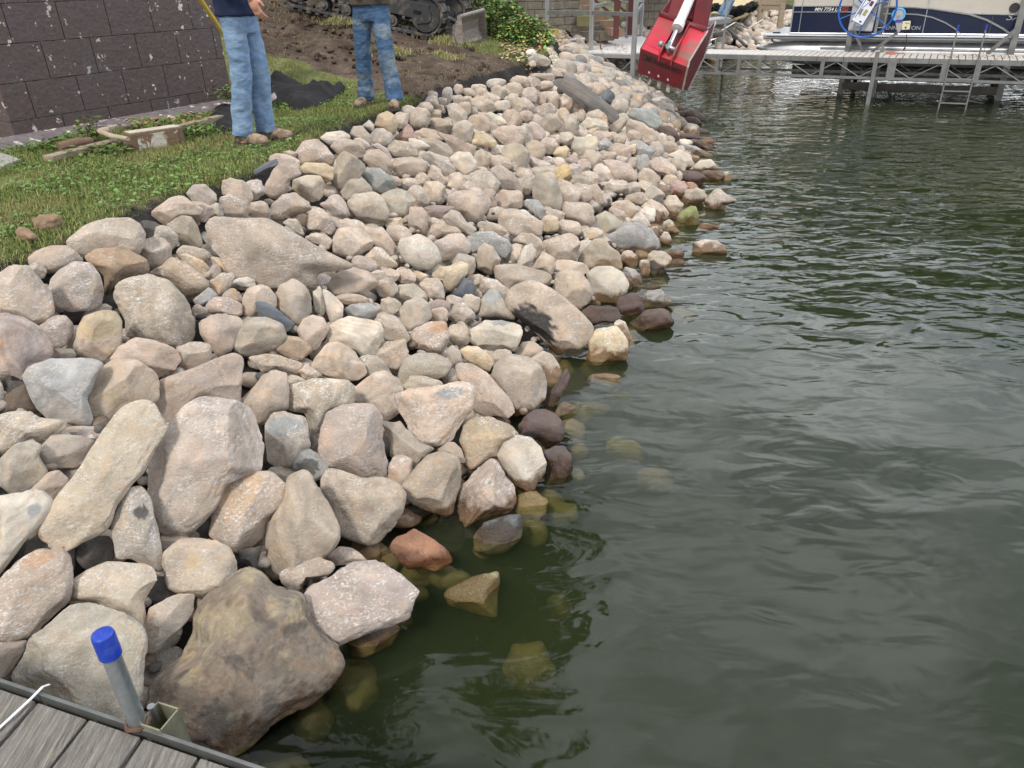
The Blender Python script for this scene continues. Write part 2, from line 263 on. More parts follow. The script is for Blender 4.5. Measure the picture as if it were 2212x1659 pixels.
# ------------------------------------------------------------------ stones
ROCKS = """
A t 565,490 690,380 870,315 1060,308 1150,350 1183,420 1180,530 1140,610 900,650 710,635 610,590
A t 240,640 300,580 430,535 560,530 640,590 700,650 600,740 400,760 260,720
A g e 310 740 150 120 20
A t -60,800 100,700 240,705 340,790 400,900 440,1070 400,1150 310,1200 150,1130 -60,1080
A p 400,800 470,710 600,675 740,690 820,780 850,900 840,1020 740,1080 600,1095 480,1050 420,940
A R 710,640 800,570 960,555 1100,580 1210,650 1245,740 1150,800 1000,830 920,900 890,980 850,1000 840,850 790,720 #rough brown pitted boulder
A t 905,960 960,850 1080,795 1250,790 1400,830 1500,930 1600,1020 1655,1150 1640,1290 1560,1350 1420,1362 1250,1320 1060,1290 1010,1180 940,1080 f=2 h=.62 #largest pale boulder of the left bank
A p -60,1120 60,1105 200,1140 320,1220 400,1330 440,1430 380,1500 220,1560 200,1640 -60,1680 #large pink boulder cut by the left edge
A p 320,1210 440,1120 540,1120 600,1180 605,1260 560,1340 450,1410 390,1340
A t 640,1240 700,1130 850,1080 960,1090 1010,1160 1005,1350 930,1440 870,1500 760,1480 610,1440 620,1320 P=850,1200,190,130,o #boulder with a flat yellow ochre top
A g e 820 1080 220 110 -10
A g e 530 1440 200 120 0
A e 930,1480 1000,1370 1130,1300 1290,1320 1440,1390 1510,1480 1500,1570 1400,1620 1310,1650 1150,1560 1000,1520
A T 1210,785 1430,640 1560,690 1690,800 1730,870 1580,990 1480,900 1330,800
A o 1470,620 1540,600 1680,660 1740,720 1745,780 1700,800 1600,720 1500,660 #long ochre rock lying in a gap
A t e 1610 610 290 120 8
A e 1385,370 1500,285 1590,300 1650,370 1680,480 1670,545 1500,545 1470,440
A t e 1310 610 310 280 20
A g e 1370 470 215 170 30
A d e 1245 400 200 135 10 #small blue-grey rock against the fabric flap
A e 1228,290 1280,210 1430,120 1510,115 1580,170 1680,230 1700,310 1560,290 1480,300 1400,370 1290,350
A p e 1660 250 230 150 20
A g 1545,100 1600,30 1700,25 1800,110 1800,160 1730,220 1600,180
A t e 1970 85 270 190 25
A p e 2095 75 160 185 60
A g e 1935 215 260 195 20
A t e 2135 240 200 145 0
A g e 1790 240 130 130 0
A L 1635,345 1800,303 2210,315 2450,450 2700,590 2960,720 2700,800 2660,880 2400,870 2120,860 1970,790 1820,660 1690,540 1650,440 l=3 #long flat brown slab lying across the bank
A t 1730,850 1830,760 1940,760 1955,800 1900,900 1800,970
A t e 1850 710 220 115 28
A s 1600,980 1730,880 1800,940 1790,990 1650,1040
A t e 1860 1045 300 155 8
A t 1660,1180 1750,1100 1870,1080 2000,1130 2015,1200 1950,1300 1920,1400 1820,1450 1730,1360 1670,1270
A g 1930,1370 1970,1220 2080,1140 2200,1135 2330,1190 2375,1290 2300,1400 2150,1460 2000,1430
A t 2010,980 2050,890 2150,860 2230,880 2290,960 2280,1050 2200,1100 2070,1165 2020,1090
A w e 2020 850 190 105 -5
A t e 1930 960 160 130 0
A g e 1780 750 90 110 20
A t e 1640 1080 100 110 0
A t e 1600 1455 310 220 -15
D t 1330,60 1560,-20 1800,-120 1930,-160 2005,-110 1990,60 1970,260 1760,230 1620,250 1500,380 1400,390 1290,370 1260,270 1310,180 #long wedge of tan rock above the pinkish egg boulder
D m 205,30 260,-60 420,-110 650,-120 800,-100 860,-60 790,30 720,200 760,380 740,435 600,390 400,385 330,310 270,200 #blue-grey marbled angular boulder
D e 790,30 850,-60 930,-110 1130,-110 1250,-20 1310,80 1300,200 1230,270 1050,260 980,310 860,430 770,410 725,300 720,230 P=930,180,60,60,o
D B 10,330 30,200 110,110 210,80 260,170 320,320 200,330 l=-3
D g e -30 170 130 220 0
D e -60,360 100,320 260,315 380,380 540,400 560,440 500,510 370,560 250,570 40,680 -60,660 f=2 #cream craggy rock with a pointed end
D g 0,720 120,600 280,545 370,590 320,680 390,820 340,890 260,940 120,1000 0,920
D g 315,650 420,520 650,515 780,560 700,680 640,790 400,785 340,730
D p e 670 490 330 110 0 l=-2
D e 345,1260 430,1100 600,850 700,650 850,450 990,300 1130,255 1250,280 1280,360 1380,470 1290,620 1200,820 1080,930 950,1100 930,1220 870,1310 700,1380 540,1450 430,1400 370,1330 f=2 l=6 h=.5 #long cream plank-shaped stone
D p 1240,1000 1245,780 1290,620 1400,460 1530,300 1680,220 1900,240 2100,310 2190,450 2210,600 2160,820 2000,850 1860,930 1810,1060 1700,1200 1560,1320 1400,1320 1310,1280 1270,1130 l=3 #huge smooth pinkish egg-shaped boulder
D g 935,1250 1000,1060 1080,960 1180,950 1250,1050 1300,1250 1340,1450 1350,1600 1330,1650 1250,1600 940,1580 P=1210,1180,60,50,d #upright olive-grey stone with a rounded top
D t 1740,1340 1790,1100 1860,930 2000,840 2100,820 2250,840 2370,920 2380,1020 2330,1120 2220,1250 2200,1340 2100,1440 1960,1475 1860,1400
D e 1365,1500 1500,1380 1600,1355 1800,1370 1900,1440 1980,1560 1975,1620 1950,1750 1900,1830 1720,1850 1500,1820 1400,1780 1375,1700 P=1610,1560,60,60,o
D w -60,1030 250,985 350,1000 430,1060 435,1100 330,1250 200,1400 60,1580 -60,1720 P=290,1200,60,50,s
D e 70,1660 200,1540 330,1470 500,1465 570,1530 585,1700 570,1880 420,2050 260,2170 100,2230 -60,2250 -60,1780 P=400,1590,120,70,O
D t 240,980 400,830 480,810 560,870 560,920 480,1020 430,1060 360,1000
D d e 790 1480 300 290 0 l=-6
D d e 430 1500 400 380 -30 l=-8
D g e 1450 1390 250 170 -20 l=-5
D d 1980,1470 2170,1430 2150,1560 2110,1650 2000,1560 l=-4
D d e 1680 1260 220 200 0 l=-8
G e 600,110 720,30 900,-40 1200,-40 1300,0 1335,90 1310,220 1250,330 1230,450 1180,520 1000,400 800,280 640,270 570,280
G g 65,940 130,780 250,580 370,430 530,300 700,250 850,280 1000,380 1170,510 1190,610 1160,900 1150,1000 1030,1290 700,1220 370,1060 180,990 l=4 h=.42 #broad grey slab behind the blue-capped pole
G t 1190,600 1180,520 1230,420 1250,340 1400,250 1500,215 1600,230 1605,360 1560,440 1400,600 1290,690 1200,690
G t -60,620 130,620 220,600 200,680 100,840 0,930 -60,930
G d e 1370 200 280 240 0 l=-6
G B e 1230 760 120 160 0 l=-5
G k 1170,960 1330,820 1480,720 1560,620 1640,550 1620,440 1700,300 1850,200 1940,110 1980,40 2150,30 2290,180 2362,200 2490,260 2520,380 2620,520 2730,660 2790,780 2790,860 2690,980 2540,1110 2360,1230 2212,1350 2000,1480 1860,1570 1600,1480 1400,1380 1250,1200 f=1.2 h=.36 z=17 #huge mossy brown boulder at the water beside the dock
E t 180,110 400,50 680,60 720,120 720,270 560,300 500,340 440,650 360,620 350,450 300,330 170,300 l=-2
E t -235,240 -150,100 -20,-20 80,-38 160,0 178,150 170,290 30,350 0,400 -60,420 -150,370
E e e 235 60 150 80 10
E g 0,430 50,330 140,305 290,330 335,360 340,480 355,600 300,640 210,770 80,770 10,720 -5,600 P=170,420,150,100,s #upright stone with a slate-blue broken top
E s 210,700 260,630 340,612 430,660 500,720 515,780 480,850 400,885 300,840 220,790 P=340,780,90,70,d
E p 440,650 470,500 500,330 620,290 740,265 880,275 950,370 1000,480 1030,600 1025,750 1000,865 800,860 640,800 510,790 f=2 #large square-shouldered pinkish block
E t 720,130 800,70 900,0 1000,-10 1080,40 1130,130 1100,250 1100,320 1000,380 940,350 880,280 740,240
E e 1055,185 1200,130 1450,100 1600,75 1700,110 1722,200 1700,280 1620,440 1540,540 1400,600 1280,580 1170,450 1100,330 P=1540,170,110,50,s f=2 l=4 h=.55 #shield-shaped rock with blue-grey patches
E g 955,390 1100,335 1160,450 1280,590 1400,605 1330,660 1270,740 1210,800 1190,720 1030,690 1020,560 l=-3
E t e 1105 810 195 260 10
E t e 1310 110 340 160 10
E t 1580,-70 1700,-90 1830,-20 1900,80 2020,220 2055,310 2030,380 1970,405 1840,370 1710,290 1720,180 1690,100 1600,70
E t e 1520 30 130 160 -30
E g 1880,30 1900,-60 2000,-150 2150,-130 2270,-50 2320,100 2310,220 2200,300 2050,352 2050,280 1960,160
E t 1410,650 1500,570 1560,575 1650,660 1655,740 1600,745 1500,660
E T 1610,560 1640,430 1720,370 1850,365 2000,430 2100,520 2000,550 1930,620 1910,700 1860,690 1700,800 1660,740 1650,650
E t 1120,950 1220,820 1350,680 1440,650 1580,700 1600,780 1605,950 1570,1050 1550,1150 1480,1180 1350,1165 1210,1090 1140,1010
E t 1570,1080 1590,950 1680,840 1850,690 1920,720 2000,870 2060,950 2065,1060 2000,1170 1850,1260 1650,1275 1600,1200 f=2
E w 1920,680 1960,580 2080,530 2200,530 2290,600 2330,760 2320,880 2240,1000 2150,980 2060,910 1990,820
E t 465,870 520,795 640,800 780,860 950,860 1080,920 1130,1000 1120,1150 1080,1270 960,1370 850,1400 700,1370 590,1310 560,1200 500,1040 470,950
E t 0,1330 60,1180 160,1020 160,900 240,860 290,835 360,870 430,960 500,1100 580,1270 590,1360 540,1460 400,1560 200,1640 80,1640 0,1560 -10,1450 #pear-shaped boulder narrowing to a nub at the top
E g e 110 840 240 130 0 l=-4
E t 485,1520 600,1440 700,1450 800,1520 850,1560 700,1580 560,1600
E t 110,1660 250,1570 430,1530 540,1570 550,1620 500,1680 300,1700 290,1850 180,1790 120,1720
H p 290,200 330,110 480,40 550,0 600,-30 900,-50 1100,0 1200,60 1270,170 1260,200 1190,250 1150,410 1050,460 800,540 700,570 600,625 500,620 400,520 320,380 290,280 z=20 f=2 h=.5 #big flat pinkish stone overhanging the water
E C 1030,1450 1090,1360 1160,1330 1220,1280 1300,1330 1400,1400 1500,1470 1535,1540 1500,1590 1390,1640 1300,1610 1180,1620 1110,1560 z=6 #wet copper-red rock in the water
E N e 1240 1215 340 160 -10 z=-6
E D 1740,1480 1720,1350 1800,1240 2000,1180 2100,1170 2120,1250 2100,1370 2000,1470 1850,1500 z=0 #blue-black angular rock half under water
E N e 2190 1110 270 240 0 z=-3
E N e 2200 1330 230 210 0 z=-16
E B e 920 1490 250 180 0 z=-2
H N 1460,230 1500,170 1700,80 1920,30 1930,200 1900,400 1700,380 1520,300 z=-2 #olive-tan rock breaking the surface below the copper-red rock
H B e 880 590 440 230 -20 z=0
H Y 1960,870 2050,640 2280,620 2400,850 2350,1050 2250,1120 2100,1000 z=-22 #pale yellow-green stone well under water
H N e 2430 330 220 220 0 z=-26
I M 60,430 150,360 230,300 320,290 400,330 450,400 470,500 450,560 330,605 280,570 110,520 z=10
I M 310,650 380,600 470,600 530,680 550,770 530,830 440,940 330,935 330,800 z=3
I s 400,320 440,250 500,237 590,295 500,340 420,375 z=2 #small slate-white rock touching the water
I M 275,275 340,160 440,60 480,-60 525,30 480,140 390,290 z=7
I N e 545 480 220 190 20 z=-8
I p e 815 60 260 120 0 z=-3
I N e 975 645 310 190 15 z=-14
I Y e 1230 890 320 210 0 z=-20 #ochre stone under water farthest from the bank
I N e 460 1165 250 190 0 z=-14
I N e 920 200 220 110 0 z=-18
I N e 700 300 280 130 0 z=-14
C N e 1450 1130 210 130 10 z=-12
C t 0,1000 60,900 150,850 250,845 380,900 500,990 620,1090 700,1190 705,1260 680,1330 600,1400 440,1480 400,1450 310,1330 200,1200 50,1080 P=185,1255,225,225,K z=24 #large split boulder with a black broken side
C o 665,1470 690,1380 680,1260 730,1190 800,1165 880,1190 940,1250 1000,1330 1000,1420 985,1490 900,1510 750,1530 680,1520 z=8 f=2 #yellow-brown boulder standing in the water
C w 890,1190 930,1150 985,1170 1020,1250 1060,1340 1050,1380 1000,1370 940,1270 z=3
C M 1000,1170 1050,1120 1150,1070 1290,1055 1340,1080 1385,1180 1350,1220 1220,1260 1080,1250 1010,1220 z=4 #wet maroon rock lying in the water
C s 1115,980 1180,910 1280,900 1330,960 1380,1010 1320,1040 1150,1065 z=5
C M e 1030 1025 230 180 0 z=8
C M 615,1090 700,1030 860,1010 920,1060 955,1140 880,1170 800,1165 710,1200 z=12
C w 650,760 750,715 880,710 960,760 1010,860 990,930 920,1020 800,1000 690,1020 700,900
C t 395,880 420,770 520,730 620,745 680,840 705,930 680,1000 610,1070 520,1010 420,950
C t 610,650 640,560 720,480 810,470 900,540 950,600 955,750 880,710 740,720 680,745 620,690
C t e 530 720 280 120 8
C t 300,500 430,450 540,430 610,450 640,540 610,640 600,685 480,665 400,670 340,580
C e 200,725 300,580 400,640 405,720 380,790 300,740
C g -90,700 60,690 200,720 300,745 365,790 320,860 200,850 80,870 0,940 -60,900 -90,800
C t 40,500 130,430 210,425 290,490 320,570 260,620 220,640 200,570 120,520
C w e 165 630 110 220 25
C t e 55 590 140 150 0
C t -70,300 0,210 80,205 200,280 290,350 308,420 290,465 180,420 90,460 0,420 -60,370
C t e 30 155 210 175 0
C g 215,90 230,-80 300,-100 400,-60 450,80 465,170 440,250 330,230 220,150
C s 110,170 180,150 260,160 325,240 320,290 280,320 200,250
C t e 400 280 160 90 10
C o e 365 355 150 140 0 #small ochre rock in the middle of the bank
C t e 510 385 225 125 10
C t 465,230 480,165 680,190 715,240 730,330 650,400 560,370 480,320
C t e 510 100 200 165 35
C t e 620 100 180 150 25
C t 665,30 750,25 800,100 790,170 720,190 700,100
C g 722,370 740,290 820,250 900,290 965,350 960,400 800,445
C t e 705 440 170 115 0
C t 840,230 900,170 1000,155 1060,200 1090,240 1000,320 960,300
C s 800,460 900,420 970,350 1080,340 1200,400 1250,480 1265,560 1200,620 1170,610 1080,590 950,590 880,520 #flat smooth grey slab at the water
C w 1020,330 1100,245 1150,290 1200,370 1170,390 1100,360
C t e 915 285 140 100 10
C w e 1165 280 135 140 0
C B e 1245 310 80 150 -15
C g e 1230 430 70 110 0
C g 1290,400 1300,340 1350,318 1400,350 1445,420 1330,440 z=5
C g 1262,500 1300,420 1340,420 1375,500 1330,530 z=5
C n 1405,330 1450,250 1530,205 1570,215 1590,300 1590,360 1520,380 z=7 #green algae-tinted pyramid rock at the water
C e 1300,190 1340,125 1400,118 1485,190 1440,230 1430,290 1370,290 z=12
C g e 1555 118 200 135 0 z=9
C p 1640,170 1720,75 1770,65 1830,120 1910,165 1820,200 1820,260 1700,270 1650,230 z=6 f=2 #jagged peaked rock farthest out in the water
C C e 1670 390 170 65 5 z=-1
C p 1490,600 1550,510 1650,485 1740,495 1800,540 1835,575 1800,605 1650,640 z=2 #mauve dome-shaped rock awash in the lake
C g e 1265 650 180 150 10 z=9
C d e 1245 720 120 160 0 z=3
C g e 1145 720 90 140 0 z=5
C B e 1385 612 170 100 10 z=4
C B e 1395 700 180 110 0 z=-3
C s 965,770 985,712 1060,730 1115,790 1125,845 1060,868 1010,820 z=6
C t e 1015 650 150 145 20
C w e 1120 623 120 95 20
C B e 1015 850 60 100 0 z=4
C d e 1170 890 240 60 3 z=-1
C B e 1260 850 170 60 5 z=-5
C e 60,1450 130,1340 220,1330 300,1390 280,1440 160,1510 100,1490
C t 160,1500 300,1405 380,1440 430,1520 460,1590 430,1700 340,1730 300,1650 200,1550
B t 40,290 50,200 130,115 230,100 340,170 375,230 330,290 150,310 60,325 P=150,170,100,60,p #rock with a purple-pink top below the grass edge
B t -20,90 0,0 60,-100 120,-145 250,-110 310,-50 200,-20 195,60 140,130 50,135
B e 195,60 220,-10 330,-45 440,-40 490,50 505,110 450,160 380,185 280,130
B p 440,190 510,120 600,110 650,170 690,280 620,330 570,310 520,260
B t 340,330 370,250 440,220 510,250 570,340 560,410 530,448 440,410 350,400
B t 670,170 720,110 890,95 960,140 1000,220 1022,280 980,340 900,362 760,310 690,250 P=790,270,110,50,p
B g 940,120 1080,60 1180,75 1240,160 1170,220 1160,300 1040,300 1010,220
B t e 1255 130 190 160 60
B e 1280,80 1320,5 1420,0 1490,50 1500,130 1440,190 1340,170
B t 1170,300 1190,215 1290,220 1335,280 1340,370 1290,440 1190,410
B V 1285,215 1400,198 1555,210 1550,250 1470,300 1340,295 #thin mauve-grey slab wedged mid-bank
B t 1505,160 1560,90 1700,75 1800,100 1865,180 1820,260 1760,340 1690,355 1620,290 1530,240
B g 1465,300 1530,240 1600,260 1660,340 1750,390 1700,460 1640,420 1500,370
B g 130,345 180,310 250,315 300,380 308,455 220,400
B B e 300 330 110 110 0
B t 335,470 400,412 480,430 545,490 510,565 400,520
B t 550,480 600,400 700,385 820,420 900,500 890,570 800,630 700,645 560,590
B t e 690 375 240 130 10
B e 760,400 820,365 950,370 1020,440 1065,520 1045,620 940,580 840,470
B t 820,620 900,545 960,560 1080,680 1085,710 940,735 870,700
B o e 1065 345 150 100 0
B t e 1100 440 210 140 20
B w 1095,560 1110,480 1250,440 1350,470 1430,560 1450,650 1350,745 1260,740 1150,670 #speckled whitish boulder mid-bank
B t 1315,440 1380,360 1480,340 1580,390 1625,435 1440,460 1380,490
B p 1385,500 1500,440 1620,435 1690,520 1695,590 1620,640 1450,670 1420,590
B s 1675,480 1740,420 1880,410 2000,470 2030,540 1970,640 1900,600 1800,530 1740,600 1700,620
B t 1740,640 1760,560 1810,520 1880,550 1940,650 1900,730 1850,785 1760,730
B g e 1635 700 180 190 20
B o 1360,760 1420,690 1600,665 1665,690 1665,770 1600,850 1520,915 1480,880 1460,820 1380,800 #tan-ochre wedge-shaped rock in mid-bank
B D 1545,940 1640,800 1700,830 1740,890 1720,940 1620,980
B t e 1880 900 275 150 25
B t e 1735 830 150 110 0
B t 1270,860 1320,800 1420,800 1490,870 1500,950 1440,1000 1340,980
B g 70,940 120,850 220,815 320,870 370,970 380,1080 330,1150 260,1200 180,1130 90,1040
B p 20,790 100,690 250,700 440,790 480,860 360,900 310,840 210,815 80,900
B t 515,860 570,780 700,710 840,750 920,840 935,880 900,930 830,980 700,940 560,950
B w 375,890 440,870 470,960 490,1070 460,1130 400,1090
B w 460,890 560,940 640,1030 640,1130 540,1190 500,1080
B D -90,1000 0,1010 110,1080 235,1185 150,1270 60,1180 -60,1150
B t 260,1240 300,1150 380,1115 470,1140 520,1220 500,1310 400,1408 310,1350
B T 75,1400 160,1285 260,1290 340,1340 380,1400 290,1490 160,1450
B w 505,1290 520,1210 600,1150 680,1125 830,1150 930,1170 975,1240 950,1350 890,1440 820,1475 740,1400 520,1340 #white-mottled cream boulder above the shield-shaped rock
B e 370,1530 430,1440 520,1350 600,1340 740,1410 830,1500 840,1590 740,1645 620,1650 480,1600 390,1560
B t -150,1460 0,1430 100,1440 290,1510 260,1600 80,1555 -20,1590 l=-2
B t 265,1580 330,1520 400,1560 460,1610 400,1640 290,1655
B t e 710 980 270 90 8
B s 645,1060 700,1020 850,1010 945,1060 900,1120 840,1160 700,1140
B g e 1025 1035 180 135 10
B t 880,1150 950,1070 1060,1110 1150,1220 1190,1300 1150,1340 980,1310 970,1230
B t 900,1450 980,1320 1160,1305 1180,1400 1160,1510 1080,1565 970,1530
B g 1100,1080 1150,1000 1250,960 1340,1010 1365,1120 1300,1190 1190,1245 1110,1170
B e 1190,1290 1240,1220 1350,1170 1480,1170 1515,1280 1470,1380 1440,1420 1210,1410 P=1430,1220,80,60,O #rock with a rusty red patch on top
B g 1060,930 1100,860 1220,850 1310,920 1335,1000 1200,1000 1060,965
B e e 1000 885 165 155 0
B t e 1020 780 150 110 15
B t e 1160 790 180 130 20
B o 1210,760 1240,740 1350,780 1260,865
B p e 810 690 210 120 15
B t e 930 780 140 95 20
B V e 1440 1040 175 120 15
B g 1490,1130 1560,1020 1640,1010 1720,1100 1735,1150 1600,1190
B g e 1690 1015 150 150 20
B t e 1560 1000 150 100 20
B g 1740,1130 1770,1000 1850,900 1900,895 1960,980 2050,1090 2055,1150 1900,1120 P=1870,950,70,70,s #peaked slate-tipped rock above the whitish dome
B w 1665,1290 1720,1190 1800,1130 1950,1120 2070,1160 2125,1260 2110,1340 2060,1420 1990,1400 1880,1430 1700,1340 P=1950,1160,100,35,s #big whitish dome left of the split boulder
B e e 1590 1280 185 150 40
B o 1600,1410 1650,1345 1740,1360 1860,1450 1890,1500 1840,1580 1720,1520 1620,1460 #elongated cream rock with an ochre end
B g 1470,1420 1540,1360 1600,1400 1625,1500 1520,1540
B g 1105,1590 1150,1480 1250,1430 1420,1425 1520,1470 1530,1530 1480,1610 1400,1645 1300,1635 1200,1700 1140,1710 1105,1640
B t e 1950 1470 170 145 0
B g e 890 1560 300 200 30 l=-4
B t e 1430 1110 160 130 0
B t e 1840 140 150 150 0
B t e 1870 390 230 90 15
B t e 1385 345 100 90 0
B t e 1600 1240 140 150 -30 l=-3
B D e 380 1080 80 100 0 l=-4
T2 g 615,1590 690,1490 800,1480 870,1560 875,1620 700,1650 650,1670
T2 w 437,1150 500,1100 620,1085 690,1120 690,1150 540,1210
T2 t 690,1110 720,1050 790,1048 870,1130 865,1200 780,1190
T2 t 525,1220 600,1150 680,1145 790,1190 825,1260 760,1320 600,1290
T2 w e 790 1190 140 80 20
T2 w 785,1050 850,992 890,1030 895,1100
T2 o 890,1040 920,960 1000,920 1060,960 1095,1020 1070,1100 1030,1140 950,1080 #yellow ochre boulder below the second man's boots
T2 g e 955 1145 175 150 20
T2 t e 1110 1000 120 130 0
T2 r 1045,1160 1175,1015 1260,1160 1150,1175 #pinkish-red wedge-shaped rock beside the yellow boulder
T2 g e 1180 935 125 115 0
T2 t e 1270 975 170 175 0
T2 t 235,1280 300,1170 420,1155 500,1220 560,1300 550,1370 400,1390 280,1370
T2 t e 150 1345 260 120 15
T2 e e 190 1280 120 60 0
T2 o 270,1390 330,1350 480,1355 560,1400 540,1480 500,1525 360,1470 290,1430
T2 t 560,1420 570,1300 640,1260 740,1300 825,1390 780,1470 640,1590 560,1560 540,1490
T2 t 800,1330 840,1245 930,1240 1010,1300 1060,1390 1010,1450 880,1400
T2 p 855,1220 920,1185 1000,1230 1050,1310 1030,1330 930,1240
T2 t 1005,1220 1060,1160 1180,1180 1260,1260 1265,1310 1060,1305
T2 w 1165,1150 1220,1135 1330,1190 1370,1220 1250,1265 1190,1210
T2 t 1230,1090 1300,1060 1400,1080 1465,1160 1380,1170 1250,1140
T2 g 1275,1155 1400,1150 1500,1200 1555,1280 1520,1320 1370,1270
T2 p 1035,1390 1060,1310 1200,1305 1330,1340 1320,1430 1200,1460 1060,1475 #long rose-brown rock in upper mid-bank
T2 g 1280,1290 1350,1255 1460,1300 1560,1390 1550,1440 1490,1470 1400,1390 1300,1320
T2 e 1330,1420 1370,1370 1440,1400 1495,1500 1460,1540 1330,1470
T2 s 790,1450 830,1400 940,1400 1060,1490 1085,1550 1000,1610 880,1580
T2 L 1400,1090 1520,1100 1640,1180 1750,1255 1700,1290 1560,1275 1500,1190 #smooth grey-brown slab in the upper bank
T2 w 1520,1310 1590,1260 1680,1270 1745,1350 1720,1420 1640,1465 1560,1400
T2 g e 1630 1100 165 190 0
T2 o 1680,1190 1705,1090 1800,1090 1915,1180 1880,1230 1760,1240
T2 g 1490,870 1580,850 1660,940 1665,1000 1560,1030 1520,980
T2 t e 1640 905 110 120 0
T2 t e 1440 1045 190 130 10
T2 t e 1385 945 130 80 0
T2 t e 1760 1030 180 150 10
T2 t 1860,1090 1950,1040 2060,1060 2125,1150 2110,1200 2000,1220 1930,1170
T2 w 1805,950 1860,930 1960,980 2000,1030 1900,1060
T2 t e 2030 1000 135 145 0
T2 g e 2065 1300 235 200 10
T2 t e 1775 1330 140 170 0
T2 e e 1930 1350 200 110 15
T2 g 1700,1480 1760,1420 1850,1430 1940,1520 1900,1590 1720,1580
T2 t e 1740 1450 190 70 -10
T2 g 1840,1400 1940,1365 2050,1430 2120,1560 2120,1620 1960,1600 1900,1500
T2 e 1490,1540 1520,1450 1600,1430 1660,1490 1700,1580 1560,1590
T2 e e 1280 1500 130 120 0
T2 t e 1180 1520 190 100 0
T2 t e 1060 1500 130 70 20
T2 t e 1375 795 85 85 0
T2 t e 1370 845 115 105 0
T2 e e 1450 845 90 75 0
T2 w e 1500 790 90 140 10
T2 g e 1590 740 75 85 0
T2 t e 1590 825 90 80 0
T2 t e 1320 890 130 90 0
T2 t e 1430 900 100 65 0
T2 t e 1660 840 95 85 0
T2 t e 1680 765 110 70 0
T2 e e 1775 775 120 95 0
T2 t e 1755 730 130 60 0
T2 w e 1900 693 160 80 -5
T2 g e 1930 765 130 105 20
T2 t e 1865 820 140 110 10
T2 t e 1795 870 230 120 30
T2 w e 1950 880 150 85 -10
T2 g e 1700 930 110 90 0
T2 t e 1500 1060 90 110 0
T3 t e 115 680 150 100 10
T3 t e 225 700 135 110 0
T3 t e 60 745 150 115 0
T3 p e 195 800 125 150 0
T3 g e 50 820 100 90 0
T3 t e 375 835 115 155 0
T3 p e 150 880 150 120 30
T3 t e 285 830 85 130 10
T3 d e 450 748 65 60 0
T3 t e 505 800 95 65 0
T3 t e 480 865 130 120 30
T3 t e 580 885 105 130 0 #smooth tan egg beside the dark tilted slab
T3 t e 330 925 170 130 20
T3 t e 100 890 110 170 -30
T3 o e 465 950 90 110 10
T3 g e 620 960 60 100 0
T3 X 370,670 560,655 620,690 750,790 880,890 925,930 910,990 850,1040 800,960 650,940 620,880 500,780 430,730 #dark grey tilted slab near the red bucket
T3 t 615,1010 680,930 760,908 830,960 835,1040 700,1040
T3 g e 520 1040 160 160 0
T3 w e 740 1040 210 110 10
T3 o e 715 1092 120 50 -20
T3 t e 790 1135 180 90 0
T3 g e 365 1030 150 175 10
T3 t e 35 985 135 160 0
T3 t e 160 965 120 90 0
T3 p e 240 1100 180 150 20
T3 g e 150 1120 130 160 -20
T3 t e 40 1130 200 165 10
T3 g e 500 1150 130 115 0
T3 t e 410 1160 80 80 0
T3 t e 350 1205 150 130 10
T3 w 535,1230 580,1140 740,1130 765,1180 740,1250 600,1310
T3 s e 815 1200 110 120 10
T3 t e 920 1160 130 90 10
T3 t e 1060 1125 120 90 10
T3 g e 925 1025 190 120 -45
T3 t 995,1050 1010,985 1130,1020 1240,1110 1270,1170 1150,1190 1000,1100
T3 s 1005,960 1050,900 1180,900 1270,970 1285,1030 1230,1080 1100,1020
T3 g e 935 890 140 150 20
T3 D e 835 805 115 115 20 #small dark slate rock above the tan rocks
T3 s 895,680 960,640 1000,650 1050,740 1000,770 930,720
T3 t e 880 740 120 110 20
T3 g e 800 680 170 80 0
T3 w e 740 730 130 70 10
T3 t e 1090 850 110 130 0
T3 g e 1160 830 95 120 0
T3 t e 1040 820 140 100 10
T3 p e 1250 868 125 95 10 z=6
T3 g e 1270 835 140 60 10 z=2
T3 M e 1260 925 170 70 25 z=5
T3 w e 1300 980 110 90 10
T3 B e 1390 910 130 105 25 z=5
T3 B e 1455 960 90 85 0 z=6
T3 M e 1560 975 170 95 25 z=4
T3 M e 1530 1025 160 115 10 z=6
T3 g e 1420 1040 145 140 30 z=9
T3 g e 1530 1085 115 90 10 z=5
T3 D e 1620 1092 110 50 5 z=1
T3 M e 1350 1120 170 120 40
T3 t e 1310 1065 130 95 10
T3 M e 1500 1140 180 75 10 z=6
T3 w e 1290 1155 85 95 0
T3 t e 1350 1165 85 75 0
T3 w e 1480 1195 120 85 10
T3 M e 1630 1210 230 65 20 z=3
T3 r e 1670 1175 120 60 10 z=1
T3 s e 1590 1265 260 75 22 z=4
T3 s 1030,1190 1110,1165 1230,1250 1200,1300 1080,1300
T3 t e 950 1255 210 115 10
T3 o e 1045 1235 65 85 10
T3 g e 1235 1240 135 130 40
T3 t e 1350 1225 150 100 10
T3 t e 845 1295 135 75 0
T3 t e 700 1335 165 175 20
T3 t 785,1330 900,1315 1020,1370 1085,1460 1070,1500 900,1505 850,1420
T3 w e 960 1325 95 55 10
T3 g e 1045 1350 85 95 0
T3 s e 1130 1370 110 165 0
T3 t 1185,1340 1280,1300 1400,1370 1415,1430 1380,1490 1220,1440
T3 w 1330,1290 1440,1240 1530,1290 1550,1380 1490,1390 1400,1320
T3 t e 1430 1370 140 110 30
T3 t e 1565 1320 70 65 20
T3 w 1510,1410 1600,1335 1690,1322 1765,1410 1600,1440 z=8 #white triangular rock at the water
T3 B e 1700 1460 205 95 0 z=4
T3 g e 1820 1472 95 90 0 z=2
T3 M e 1550 1480 215 120 15 z=7
T3 g e 1430 1465 60 90 0
